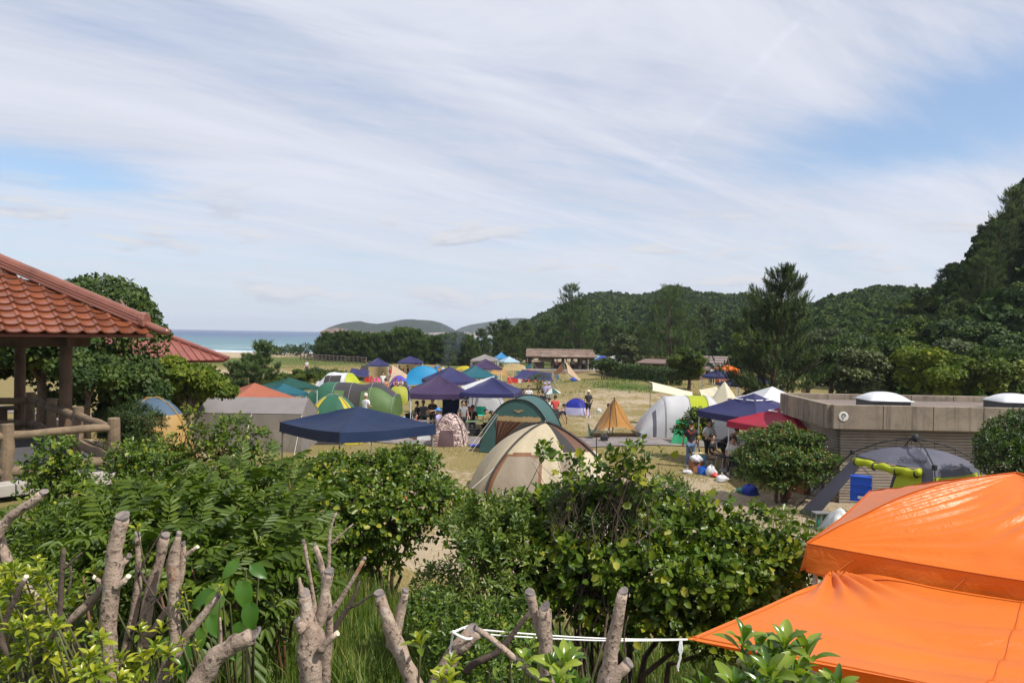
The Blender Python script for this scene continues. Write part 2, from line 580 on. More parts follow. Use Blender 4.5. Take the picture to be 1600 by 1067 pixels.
LM_MID = leafmat('leaves_broadleaf', [(.0, (.018, .038, .006)), (.4, (.045, .078, .009)), (.7, (.100, .135, .014)), (1, (.19, .205, .026))], .62, .26, .25)
LM_YEL = leafmat('leaves_yellow_green', [(.0, (.05, .085, .010)), (.4, (.11, .16, .014)), (.7, (.20, .23, .018)), (1, (.32, .29, .03))], .62, .3, .25)
LM_PINE = leafmat('pine_needles', [(.0, (.014, .030, .008)), (.4, (.034, .062, .012)), (.7, (.075, .112, .018)), (1, (.15, .17, .03))], .6, .16, .3)
LM_PINE2 = leafmat('pine_needles_pale', [(.0, (.03, .06, .018)), (.4, (.055, .10, .026)), (.7, (.09, .14, .035)), (1, (.15, .19, .05))], .55, .2, .35)
BARK = mat('bark_brown', (.10, .07, .048), .9, .35, 9, .5, 30)
BARK_PINE = mat('bark_pine', (.085, .052, .036), .92, .4, 7, .6, 22)
def crown_lobes(g, n, rx, rz, zc, lr=(.28, .45), flat=.75):
 out = []
 for i in range(n):
  d = nrm(g.normal(size=3))
  r = g.random() ** .45
  s = g.uniform(*lr)
  out.append((d[0] * rx * r * .78, d[1] * rx * r * .78, zc + d[2] * rz * r * .78, rx * s, rx * s, rz * s * flat if rz > rx else rx * s * flat))
 return out
def broad_tree(seed, lobes, n, leaf, material, trunk_h, trunk_r, mul=1.0, up=.55, n_l=9):
 """foliage mesh and trunk mesh of one broadleaf tree (base at z = 0)"""
 g = np.random.default_rng(seed)
 P, N = lobe_points(lobes, n, g, up)
 U = nrm(N + g.normal(size=(n, 3)) * .30 + np.array([0, 0, .35]))
 D = g.normal(size=(n, 3)) + np.array([0, 0, -.2])
 sc = leaf * np.clip(1 + g.normal(size=n) * .3, .5, 1.7)
 V = leaf_arrays(P, D, U, sc, sc * .8 * mul, CARD)
 lt = g.normal(size=len(lobes)) * .13
 # each leaf takes the tint of the nearest lobe
 lo = np.array(lobes)
 k = (((P[:, None, :] - lo[None, :, :3]) / lo[None, :, 3:]) ** 2).sum(-1).argmin(1)
 t = .48 + lt[k] + g.normal(size=n) * .14
 fm = leaf_mesh('foliage', [(V, CARD[1], t)], material)
 mb = MB()
 zt = trunk_h
 mb.tube([(0, 0, -.3), (.03 * zt, .02 * zt, zt * .5), (.0, .05 * zt, zt)], [trunk_r * 1.25, trunk_r, trunk_r * .7], 8)
 idx = g.choice(len(lobes), min(n_l, len(lobes)), replace=False)
 limbs(mb, (0, .05 * zt, zt * .8), [lobes[i][:3] for i in idx], trunk_r * .55, g)
 tm = mb.mesh('trunk', BARK, True)
 return fm, tm
def pine_tree(seed, h, spread, n_wh, material, tuft_L=.3, tuft_n=12, per=26, trunk_r=.16, start=.15, gap=.0, droop=.1, lean=0, wn=.05, up=.55, shape=.7, nb=(4, 6), brush=0):
 """a black pine: trunk, whorls of limbs, needle tufts standing on the twigs"""
 g = np.random.default_rng(seed)
 mb = MB()
 path = []
 for i in range(9):
  s = i / 8
  path.append(Vector((lean * s * s * h + .02 * h * math.sin(s * 5 + seed), .015 * h * math.sin(s * 4 + seed * 2), -.4 * (i == 0) + s * h)))
 mb.tube(path, [trunk_r * (1.2 - 1.05 * i / 8) for i in range(9)], 8)
 def trunk_at(s):
  a = s * 8
  i = min(int(a), 7)
  return path[i].lerp(path[i + 1], a - i)
 O, A = [], []
 for w in range(n_wh):
  s = start + (1 - start) * (w + g.random() * .7) / n_wh
  s = min(s, .985)
  c = trunk_at(s)
  k = g.integers(nb[0], nb[1] + 1)
  b0 = g.random() * 6.28
  for j in range(k):
   if g.random() < gap:
    continue
   a = b0 + j * 6.28 / k + g.normal() * .3
   prof = (1 - s) ** shape if s > start + .12 else .75 + .25 * g.random()
   ln = spread * prof * g.uniform(.65, 1.15) + .12 * spread
   e = c + Vector((math.cos(a) * ln, math.sin(a) * ln, ln * (g.normal() * .12 + .22 - droop + .35 * s)))
   m = c.lerp(e, .5) + Vector((0, 0, -ln * .08))
   mb.tube([c, m, e], [trunk_r * .32 * (1.1 - s), trunk_r * .2 * (1.1 - s), .012], 5)
   npt = max(5, int(per * ln / spread))
   for q in range(npt):
    t = g.uniform(.28, 1.03)
    p = c.lerp(m, t * 2) if t < .5 else m.lerp(e, (t - .5) * 2)
    side = Vector((-math.sin(a), math.cos(a), 0)) * g.normal() * ln * .20 * (1.15 - t * .5)
    p = p + side + Vector((0, 0, abs(g.normal()) * .10 * ln + .02))
    O.append(p)
    A.append(Vector((math.cos(a) * .5 + g.normal() * .35, math.sin(a) * .5 + g.normal() * .35, up + g.random() * .7)))
 for q in range(int(per * .8)):
  s = g.uniform(.86, 1.0)
  O.append(trunk_at(s) + Vector(g.normal(size=3)) * .08 * spread)
  A.append(Vector((g.normal() * .4, g.normal() * .4, 1.2)))
 O = np.array(O)
 A = np.array(A)
 bt = shoots(O, A, tuft_n, g, brush or tuft_L * .8, tuft_L, wn, NEED, 62, 22, .16, .45)
 return leaf_mesh('foliage', bt, material), mb.mesh('trunk', BARK_PINE, True)
def plant(name, label, cat, fm, tm, loc, rz=0, scale=1, group=None, tilt=(0, 0)):
 t = thing(name, label, cat, loc, rz, group)
 t.scale = (scale,) * 3 if not hasattr(scale, '__len__') else scale
 t.rotation_euler = (tilt[0], tilt[1], rz)
 tag(put('foliage', fm, t), kind='stuff')
 put('trunk', tm, t)
 return t
# ------------------------------------------------------------------ ground
def ground_material():
 m = bpy.data.materials.new('ground_sand_and_grass')
 m.use_nodes = True
 T = NT(m.node_tree)
 T.n.clear()
 pos = T.node('ShaderNodeNewGeometry').outputs['Position']
 sand = T.node('ShaderNodeAttribute', attribute_name='sand').outputs['Fac']
 green = T.node('ShaderNodeAttribute', attribute_name='green').outputs['Fac']
 n1 = T.noise(pos, .55, 7, .65, .3)
 n2 = T.noise(pos, 3.0, 7, .68, .3)
 n3 = T.noise(pos, 14.0, 5, .65)
 n4 = T.noise(pos, 60.0, 3, .6)
 sandc = T.ramp(n3, [(.25, (.24, .180, .118)), (.5, (.36, .285, .195)), (.8, (.47, .39, .285))])
 dryc = T.ramp(n3, [(.2, (.105, .082, .030)), (.5, (.215, .170, .068)), (.8, (.32, .26, .12))])
 grc = T.ramp(n4, [(.2, (.030, .050, .012)), (.5, (.070, .105, .022)), (.8, (.14, .165, .04))])
 sm = T.math('ADD', sand, T.math('MULTIPLY', T.math('SUBTRACT', n1, .5), 1.5))
 sm = T.math('ADD', sm, T.math('MULTIPLY', T.math('SUBTRACT', n2, .5), 1.3))
 sm = T.math('ADD', sm, T.math('MULTIPLY', T.math('SUBTRACT', n3, .5), .5))
 sm = T.smooth(sm, .40, .62)
 gm = T.math('ADD', green, T.math('MULTIPLY', T.math('SUBTRACT', n2, .5), 1.5))
 gm = T.math('ADD', gm, T.math('MULTIPLY', T.math('SUBTRACT', n3, .5), .8))
 gm = T.smooth(gm, .38, .70)
 c = T.mix(sm, dryc, sandc)
 c = T.mix(gm, c, grc)
 h = T.math('ADD', T.math('MULTIPLY', n2, .6), T.math('ADD', T.math('MULTIPLY', n3, .35), T.math('MULTIPLY', n4, .12)))
 b = T.node('ShaderNodeBump', {'Height': h, 'Strength': .8, 'Distance': .16})
 p = T.node('ShaderNodeBsdfPrincipled', {'Base Color': c, 'Roughness': .95, 'Specular IOR Level': .15, 'Normal': b.outputs[0]})
 T.node('ShaderNodeOutputMaterial', {0: p.outputs[0]})
 return m
def blob(x, y, cx, cy, rx, ry):
 return np.exp(-(((x - cx) / rx) ** 2 + ((y - cy) / ry) ** 2))
def build_ground():
 ys = np.concatenate([np.linspace(-8, 0, 10)[:-1], np.geomspace(4, 130, 190) - 4, np.geomspace(128, 5200, 90)])
 s = np.linspace(-1, 1, 221)
 s = np.sign(s) * np.abs(s) ** 1.25
 X = s[None, :] * 1.35 * (ys[:, None] + 26)
 Y = np.repeat(ys[:, None], len(s), 1)
 Z = HV(X, Y)
 ny, nx = X.shape
 v = np.stack([X, Y, Z], -1).reshape(-1, 3)
 i = (np.arange(ny - 1)[:, None] * nx + np.arange(nx - 1)[None, :]).reshape(-1)
 f = np.stack([i, i + 1, i + nx + 1, i + nx], -1)
 me = bpy.data.meshes.new('ground')
 me.from_pydata(v.tolist(), [], f.tolist())
 me.polygons.foreach_set('use_smooth', [True] * len(me.polygons))
 x, y = v[:, 0], v[:, 1]
 sand = .12 + .48 * blob(x, y, 9, 60, 4, 12) + .45 * blob(x, y, 4, 50, 3.5, 8) + .85 * blob(x, y, 8, 20, 4.2, 3.4) + .7 * blob(x, y, 4.8, 24, 3, 3)
 sand += .75 * blob(x, y, -4, 26, 2.6, 3.2) + .55 * blob(x, y, 6.5, 15.5, 5, 2.5) + .9 * blob(x, y, 1.0, 16, 4, 2.4) + .55 * blob(x, y, -34, 92, 9, 10) + .4 * blob(x, y, 7, 40, 4, 5)
 sand += .7 * blob(x, y, -3, 14.5, 2.5, 1.5) + .5 * blob(x, y, -1.5, 22, 2, 2) + .5 * blob(x, y, -9.5, 13.2, 3, 3)
 sand += np.clip((y - 136) / 16, 0, 1) * np.clip((20 - x) / 20, 0, 1) * 2.0
 green = np.clip((13.5 - y) / 5, 0, 1) * .75 + .7 * blob(x, y, 10.5, 63, 3, 5.5) + .35 * blob(x, y, 6, 72, 6, 9) + .3 * blob(x, y, 3, 46, 6, 4) + .55 * blob(x, y, 8.5, 18.5, 1.6, 1.6) + .3 * blob(x, y, 1, 27, 2, .6)
 green += .62 * np.clip((y - 95) / 20, 0, 1) * np.clip((146 - y) / 12, 0, 1) + .35 * blob(x, y, -10, 75, 12, 16) + .35 * blob(x, y, 14, 78, 6, 10) + .25 * blob(x, y, -12, 24, 6, 7)
 green += .7 * np.clip((x - 24) / 10, 0, 1) * np.clip((y - 25) / 20, 0, 1) + np.clip((y - 180) / 40, 0, 1) * np.clip((x - 10) / 30, 0, 1)
 green += .05 + .22 * blob(x, y, 0, 45, 9, 10)
 green -= .8 * blob(x, y, 1.0, 16, 4, 2.2) + .5 * blob(x, y, -9.5, 13.2, 3, 3)
 for nme, a in (('sand', sand), ('green', green)):
  me.attributes.new(nme, 'FLOAT', 'POINT').data.foreach_set('value', a.astype(np.float32))
 me.materials.append(ground_material())
 tag(put('ground', me), 'sandy campsite ground with patches of dry and green grass', kind='structure')
build_ground()
# paved path that crosses the campsite
ASPH = mat('path_asphalt', (.17, .15, .15), .9, .18, 2.2, .35, 120, dirt=((.36, .29, .2), .55, 1.1))
mb = MB()
PATH = [(-40, 45.5), (-26, 40.5), (-14, 36.2), (-4, 34.4), (6, 34.0), (12, 34.2), (20, 35.5), (30, 39.5), (40, 47)]
def path_fn(u, v):
 a = u * (len(PATH) - 1)
 i = min(int(a), len(PATH) - 2)
 t = a - i
 p = [PATH[max(0, min(len(PATH) - 1, i + k))] for k in (-1, 0, 1, 2)]
 q = [.5 * (2 * p[1][c] + (p[2][c] - p[0][c]) * t + (2 * p[0][c] - 5 * p[1][c] + 4 * p[2][c] - p[3][c]) * t * t + (3 * p[1][c] - p[0][c] - 3 * p[2][c] + p[3][c]) * t ** 3) for c in (0, 1)]
 y = q[1] + (v - .5) * 2.5
 return (q[0], y, H(q[0], y) + .035)
mb.grid(path_fn, 120, 4)
tag(mb.build('path', ASPH, smooth=True), 'grey paved path crossing the campsite lawn', kind='structure')
# ------------------------------------------------------------------ sea
def build_sea():
 ys = np.concatenate([np.linspace(240, 560, 90), np.geomspace(570, 6300, 70)])
 s = np.linspace(-1, 1, 121)
 X = s[None, :] * 1.1 * (ys[:, None] + 60)
 Y = np.repeat(ys[:, None], len(s), 1)
 sh = _sea(X, Y)
 amp = np.clip((430 - Y) / 120, .0, 1) * .32
 Z = -9.0 + amp * np.maximum(0, np.sin(sh * .21 + 1.2 * np.sin(X * .02))) ** 3
 ny, nx = X.shape
 v = np.stack([X, Y, Z], -1).reshape(-1, 3)
 i = (np.arange(ny - 1)[:, None] * nx + np.arange(nx - 1)[None, :]).reshape(-1)
 f = np.stack([i, i + 1, i + nx + 1, i + nx], -1)
 me = bpy.data.meshes.new('sea')
 me.from_pydata(v.tolist(), [], f.tolist())
 me.polygons.foreach_set('use_smooth', [True] * len(me.polygons))
 me.attributes.new('shore', 'FLOAT', 'POINT').data.foreach_set('value', sh.reshape(-1).astype(np.float32))
 m = bpy.data.materials.new('sea_water')
 m.use_nodes = True
 T = NT(m.node_tree)
 T.n.clear()
 pos = T.node('ShaderNodeNewGeometry').outputs['Position']
 sho = T.node('ShaderNodeAttribute', attribute_name='shore').outputs['Fac']
 st = T.vmath('MULTIPLY', pos, (.35, 1.0, 1.0)).outputs[0]
 big = T.noise(st, .02, 4, .6)
 q = T.math('ADD', sho, T.math('MULTIPLY', big, 45.0))
 wv = T.math('SINE', T.math('MULTIPLY', q, .19))
 gate = T.noise(T.vmath('MULTIPLY', pos, (.018, .05, 1)).outputs[0], 1.0, 3, .55)
 fine = T.noise(st, .30, 5, .7)
 foam = T.math('MULTIPLY', T.smooth(wv, .55, .95), T.smooth(gate, .44, .60))
 foam = T.math('MULTIPLY', foam, T.math('SUBTRACT', 1.0, T.smooth(sho, 90.0, 190.0)))
 edge = T.math('SUBTRACT', 1.0, T.smooth(T.math('ADD', sho, T.math('MULTIPLY', fine, 8.0)), 5.0, 14.0))
 foam = T.math('MAXIMUM', foam, T.math('MULTIPLY', edge, .8))
 foam = T.math('MULTIPLY', foam, T.smooth(fine, .30, .52))
 deep = T.smooth(sho, 40.0, 900.0)
 c = T.mix(deep, (.085, .20, .225), (.008, .045, .165))
 c = T.mix(T.math('MULTIPLY', T.smooth(big, .4, .7), .35), c, (.02, .10, .17))
 c = T.mix(foam, c, (.82, .84, .85))
 h = T.math('ADD', T.noise(st, .11, 5, .65), T.math('MULTIPLY', T.noise(st, .6, 4, .6), .3))
 b = T.node('ShaderNodeBump', {'Height': h, 'Strength': 1.0, 'Distance': 5.0})
 p = T.node('ShaderNodeBsdfPrincipled', {'Base Color': c, 'Roughness': .32, 'Specular IOR Level': .28, 'Normal': b.outputs[0]})
 T.node('ShaderNodeOutputMaterial', {0: p.outputs[0]})
 me.materials.append(m)
 tag(put('sea', me), 'blue sea with lines of breaking white waves', kind='structure')
build_sea()
# ------------------------------------------------------------------ hills
def hill_surface(prof, D, foot, back, zfoot, power=1.0, rough=1.0, fr=.03, seed=0):
 """returns fn(u, v): u along the ridge profile (pixels), v 0 foot .. .7 ridge .. 1 behind"""
 px = np.array([p[0] for p in prof], float)
 py = np.array([p[1] for p in prof], float)
 def fn(u, v):
  X = px[0] + (px[-1] - px[0]) * u
  Yp = np.interp(X, px, py)
  r = at(X, Yp, D)
  if v <= .7:
   t = v / .7
   y = foot + (D - foot) * t
   k = (t * t * (3 - 2 * t)) ** power
  else:
   t = (v - .7) / .3
   y = D + back * t
   k = 1 - .5 * t * t
  x = r.x / D * y
  z = zfoot + (r.z - zfoot) * k
  env = math.sin(min(1, v / .7) * PI) * rough
  z += env * (math.sin(x * fr + 2.1 * math.sin(y * fr * .8) + seed) * .5 + math.sin(x * fr * 2.3 + y * fr * 1.7 + seed * 2) * .3)
  return Vector((x, y, z))
 return fn
def hill(name, label, fn, nu, nv, material):
 mb = MB()
 mb.grid(fn, nu, nv)
 return tag(mb.build(name, material, smooth=True), label, kind='structure')
HILLM = mat('hill_shaded_undergrowth', (.020, .042, .014), .95, .35, .05)  # undergrowth colour kept dark to stand in for shade between the crowns
def headland_material():
 m = bpy.data.materials.new('headland_scrub_and_rock')
 m.use_nodes = True
 T = NT(m.node_tree)
 T.n.clear()
 g = T.node('ShaderNodeNewGeometry')
 pos = g.outputs['Position']
 z = T.node('ShaderNodeSeparateXYZ', {0: pos}).outputs[2]
 x = T.node('ShaderNodeSeparateXYZ', {0: pos}).outputs[0]
 n = T.noise(pos, .022, 7, .7)
 n2 = T.noise(pos, .09, 6, .7)
 veg = T.ramp(n2, [(.3, (.006, .013, .006)), (.55, (.015, .030, .010)), (.8, (.045, .06, .018))])
 rock = T.ramp(n2, [(.3, (.12, .065, .045)), (.55, (.27, .155, .11)), (.8, (.42, .29, .22))])
 zz = T.math('ADD', z, T.math('MULTIPLY', T.math('SUBTRACT', n, .5), 34.0))
 left = T.math('SUBTRACT', 1.0, T.smooth(x, -440.0, -230.0))
 lim = T.math('ADD', -8.0, T.math('MULTIPLY', left, 14.0))
 low = T.math('SUBTRACT', 1.0, T.smooth(T.math('SUBTRACT', zz, lim), -4.0, 3.0))
 scar = T.math('MULTIPLY', T.smooth(n, .63, .68), T.math('SUBTRACT', 1.0, T.smooth(z, 8.0, 18.0)))
 k = T.math('MAXIMUM', low, T.math('MULTIPLY', scar, .8))
 c = T.mix(k, veg, rock)
 b = T.node('ShaderNodeBump', {'Height': n2, 'Strength': 1.0, 'Distance': 9.0})
 p = T.node('ShaderNodeBsdfPrincipled', {'Base Color': c, 'Roughness': .95, 'Specular IOR Level': .1, 'Normal': b.outputs[0]})
 T.node('ShaderNodeOutputMaterial', {0: p.outputs[0]})
 return m
HEADM = headland_material()
hl = hill_surface([(500, 521), (504, 517), (513, 512), (520, 509.5), (534, 505), (548, 503.5), (565, 502.5), (578, 505), (590, 506), (600, 504.5), (614, 502.5), (628, 500), (645, 499.5), (660, 500), (675, 501),
 (688, 504), (698, 508.5), (706, 513), (712, 517), (718, 522)], 1750, 1560, 300, -10, .55, 6.0, .045, 1)
hill('headland', 'bluish headland with brown cliffs jutting into the sea', hl, 150, 40, HEADM)
h2 = hill_surface([(700, 522), (712, 516), (722, 511), (735, 507.5), (750, 505), (770, 502), (790, 498.5), (805, 497), (820, 497), (835, 499), (860, 500), (900, 503), (1000, 520)], 2500, 2250, 400, -10, .7, 4, .02, 2)
hill('far_hill', 'hazy blue hill beyond the headland', h2, 110, 30, HEADM)
# forested hills
h3 = hill_surface([(790, 533), (806, 530), (820, 524), (836, 515), (853, 506), (875, 496), (900, 488), (918, 480), (940, 477), (960, 478), (985, 479), (1010, 477), (1030, 471), (1046, 463), (1060, 463),
 (1078, 468), (1090, 473), (1130, 476), (1165, 478), (1185, 484), (1205, 488), (1240, 499), (1300, 520), (1400, 530)], 430, 170, 120, -6, .8, 4.5, .035, 3)
hill('wooded_hill', 'rounded hill covered in dense dark forest behind the campsite', h3, 90, 40, HILLM)
h4 = hill_surface([(1140, 530), (1200, 520), (1250, 503), (1285, 492), (1310, 484), (1335, 477), (1365, 470), (1400, 468), (1435, 469), (1470, 475), (1510, 480), (1560, 484), (1700, 500)], 250, 105, 80, -5, .8, 3, .05, 4)
hill('wooded_ridge', 'lower forested ridge behind the toilet block', h4, 60, 36, HILLM)
h5 = hill_surface([(1380, 575), (1420, 545), (1455, 500), (1490, 470), (1520, 440), (1545, 405), (1575, 370), (1610, 335), (1660, 290), (1740, 240), (1850, 210), (2000, 200)], 92, 50, 40, -5, .85, 1.6, .12, 5)
hill('wooded_slope', 'steep wooded slope rising at the right edge', h5, 60, 36, HILLM)
def scatter_group(coll):
 ng = bpy.data.node_groups.new('forest_scatter', 'GeometryNodeTree')
 ng.interface.new_socket('Geometry', in_out='INPUT', socket_type='NodeSocketGeometry')
 ng.interface.new_socket('Geometry', in_out='OUTPUT', socket_type='NodeSocketGeometry')
 N = ng.nodes
 gi = N.new('NodeGroupInput')
 go = N.new('NodeGroupOutput')
 ci = N.new('GeometryNodeCollectionInfo')
 ci.inputs['Collection'].default_value = coll
 ci.inputs['Separate Children'].default_value = True
 ci.inputs['Reset Children'].default_value = True
 ip = N.new('GeometryNodeInstanceOnPoints')
 ip.inputs['Pick Instance'].default_value = True
 ri = N.new('FunctionNodeRandomValue')
 ri.data_type = 'INT'
 ri.inputs[4].default_value = 0
 ri.inputs[5].default_value = 1000
 ri.inputs['Seed'].default_value = 3
 rr = N.new('FunctionNodeRandomValue')
 rr.data_type = 'FLOAT_VECTOR'
 rr.inputs[0].default_value = (-.12, -.12, 0)
 rr.inputs[1].default_value = (.12, .12, 6.28)
 na = N.new('GeometryNodeInputNamedAttribute')
 na.data_type = 'FLOAT'
 na.inputs['Name'].default_value = 'size'
 Lk = ng.links.new
 Lk(gi.outputs[0], ip.inputs['Points'])
 Lk(ci.outputs[0], ip.inputs['Instance'])
 Lk(ri.outputs[2], ip.inputs['Instance Index'])
 Lk(rr.outputs[0], ip.inputs['Rotation'])
 Lk(na.outputs[0], ip.inputs['Scale'])
 Lk(ip.outputs[0], go.inputs[0])
 return ng
def unit_crowns():
 coll = bpy.data.collections.new('crown_sources')
 for k in range(5):
  g = np.random.default_rng(40 + k)
  lobes = crown_lobes(g, 9, 1.0, .9, .55, (.34, .55), .9)
  if k == 3:
   lobes = [(g.normal() * .22 * (1 - z), g.normal() * .22 * (1 - z), z * 1.9 - .3, .62 * (1.1 - z), .62 * (1.1 - z), .34) for z in np.linspace(0, 1, 7)]
  n = 620
  P, N = lobe_points(lobes, n, g, .6)
  U = nrm(N + g.normal(size=(n, 3)) * .4 + np.array([0, 0, .3]))
  sc = .30 * np.clip(1 + g.normal(size=n) * .3, .5, 1.6)
  V = leaf_arrays(P, g.normal(size=(n, 3)), U, sc, sc * .85, CARD)
  me = leaf_mesh('crown', [(V, CARD[1], .42 + g.normal(size=n) * .16 + (.1 if k == 1 else 0))], LM_FAR)
  o = bpy.data.objects.new('tree_crown', me)
  coll.objects.link(o)
 return coll
SCAT = scatter_group(unit_crowns())
def forest(name, label, fn, n, size, seed, vmin=.0, vmax=.8, edge=None, u0=0., u1=1.):
 g = np.random.default_rng(seed)
 pts, sz = [], []
 for i in range(n):
  u, v = g.uniform(u0, u1), vmin + (vmax - vmin) * g.random() ** .9
  p = fn(u, v)
  s = size * g.uniform(.65, 1.3)
  pts.append((p.x, p.y, p.z + s * .1))
  sz.append(s)
 me = bpy.data.meshes.new(name)
 me.from_pydata(pts, [], [])
 me.attributes.new('size', 'FLOAT', 'POINT').data.foreach_set('value', sz)
 o = put(name, me)
 md = o.modifiers.new('scatter', 'NODES')
 md.node_group = SCAT
 return tag(o, label, kind='stuff')
forest('hill_forest', 'dense mixed forest covering the rounded hill', h3, 9000, 2.7, 1)
forest('ridge_forest', 'dense broadleaf forest on the lower ridge', h4, 4200, 2.1, 2)
forest('slope_undergrowth', 'tangled undergrowth between the trees of the steep slope', h5, 900, 1.5, 3)
# ------------------------------------------------------------------ air
def build_haze():
 mb = MB()
 mb.box((0, 3200, 27), (15000, 6900, 84))
 o = mb.build('haze')
 m = bpy.data.materials.new('sea_haze')
 m.use_nodes = True
 T = NT(m.node_tree)
 T.n.clear()
 v = T.node('ShaderNodeVolumePrincipled', {'Color': (.80, .88, 1.0, 1), 'Density': HAZE, 'Anisotropy': .1})
 out = T.node('ShaderNodeOutputMaterial')
 T.l.new(v.outputs[0], out.inputs['Volume'])
 o.data.materials.append(m)
 tag(o, 'thin sea haze over the bay', kind='stuff')
HAZE = .00017
build_haze()
# ------------------------------------------------------------------ gazebo with glazed tile roof
TILE = mat('glazed_red_tile', (.205, .064, .030), .15, .25, 1.3, .10, 60, spec=.6, dirt=((.10, .038, .026), .6, 3.0), objvar=.45)
RIDGET = mat('glazed_ridge_tile', (.20, .075, .050), .24, .2, 2.0, .12, 50, spec=.6, objvar=.18)
WOODG = mat('weathered_wood', (.185, .130, .078), .85, .3, 3, .6, 26, dirt=((.09, .065, .05), .6, 5))
WOODD = mat('dark_timber', (.11, .066, .040), .85, .3, 3, .6, 26, objvar=.15)
STONE = mat('pale_concrete_slab', (.36, .33, .29), .9, .2, 3, .4, 60, dirt=((.16, .14, .11), .5, 2))
DECK = mat('dark_paving', (.07, .068, .07), .9, .2, 3, .3, 60)
GZ = -2.2                                   # gazebo floor
RC = at(250, 522, 13.7)                     # eave corner nearest the picture's middle
CEN = Vector((RC.x - 4.32, RC.y, 0))        # gazebo axis
EAVE = RC.z
gz = thing('gazebo', 'open timber gazebo with glossy red tiled roof at the left edge', 'gazebo', (CEN.x, CEN.y, GZ), R(45))
# local frame: square with sides along local x and y; roof half side = 4.32 / sqrt 2
HS = 4.32 / math.sqrt(2)
PT = math.tan(R(29.5))
ze = EAVE - GZ
za = ze + HS * PT
for sx, sy in ((1, -1), (1, 1), (-1, -1), (-1, 1)):
 MB().tube([(sx * 1.82, sy * 1.82, -.1), (sx * 1.82, sy * 1.82, ze - .02)], [.115, .105], 12).build('post', WOODD, gz, smooth=False)
for k in range(4):
 a = k * PI / 2
 m = MB()
 m.box((0, -1.82, ze - .16), (4.4, .14, .2))
 for v in range(len(m.v)):
  x, y, z = m.v[v]
  m.v[v] = (x * math.cos(a) - y * math.sin(a), x * math.sin(a) + y * math.cos(a), z + (.012 if k % 2 else 0))
 m.build('beam', WOODD, gz)
# roof: timber deck under the tiles, tiles one by one on the two faces in view
m = MB()
q = HS - .06
m.add([(-q, -q, ze - .02), (q, -q, ze - .02), (q, q, ze - .02), (-q, q, ze - .02), (0, 0, za - .06), (-q, -q, ze - .07), (q, -q, ze - .07), (q, q, ze - .07), (-q, q, ze - .07), (0, 0, za - .13)],
 [(0, 1, 4), (1, 2, 4), (2, 3, 4), (3, 0, 4), (6, 5, 9), (7, 6, 9), (8, 7, 9), (5, 8, 9), (1, 0, 5, 6), (2, 1, 6, 7), (3, 2, 7, 8), (0, 3, 8, 5)])
roof = m.build('roof', mat('roof_deck', (.17, .052, .03), .7), gz)
for k in range(-14, 15):
 MB().box((k * .2, -HS + .85, ze - .13 + .44), (.05, 1.3, .07), (math.atan(PT), 0, 0)).build('rafter', WOODD, roof)
TW, TL = .285, .245                          # one pantile: width and exposed length
slope = math.atan(PT)
def tile_mesh():
 mb = MB()
 prof = [(-.5, .004), (-.45, .022), (-.39, .034), (-.33, .036), (-.27, .028), (-.22, .010), (-.10, -.004), (.10, -.012), (.30, -.010), (.43, -.002), (.5, .006)]
 L = TL * 1.16
 up = [(x * TW, 0, z) for x, z in prof]
 n = len(prof)
 vs = [(x, 0.0, z + .022) for x, _, z in up] + [(x, L, z - .004) for x, _, z in up] + [(x, 0.0, z - .002) for x, _, z in up]
 fs = [(i, i + 1, n + i + 1, n + i) for i in range(n - 1)] + [(2 * n + i, 2 * n + i + 1, i + 1, i) for i in range(n - 1)]
 mb.add(vs, fs)
 return mb.mesh('tile', TILE)
TM = tile_mesh()
gt = random.Random(3)
S = HS / math.cos(slope)
for face, ang in ((0, 0.0), (1, PI / 2)):
 rows = int(S / TL)
 for r_ in range(rows):
  d = r_ * TL
  half = HS - (d + TL * .75) * math.cos(slope)
  ncol = int(2 * HS / TW)
  for c_ in range(-ncol // 2 - 1, ncol // 2 + 2):
   x = (c_ + .5) * TW
   if abs(x) > half + TW * .2:
    continue
   if face == 1 and (r_ > 6 or x < -.5):
    continue
   o = put('tile', TM, roof)
   y = -HS - .05 + d * math.cos(slope)
   z = ze + .035 + (d - .05) * math.sin(slope)
   e = Euler((slope - .055 + gt.gauss(0, .006), gt.gauss(0, .008), gt.gauss(0, .006)))
   mtx = Matrix.Rotation(ang, 4, 'Z') @ Matrix.Translation((x, y, z + gt.gauss(0, .0015))) @ e.to_matrix().to_4x4()
   o.matrix_local = mtx
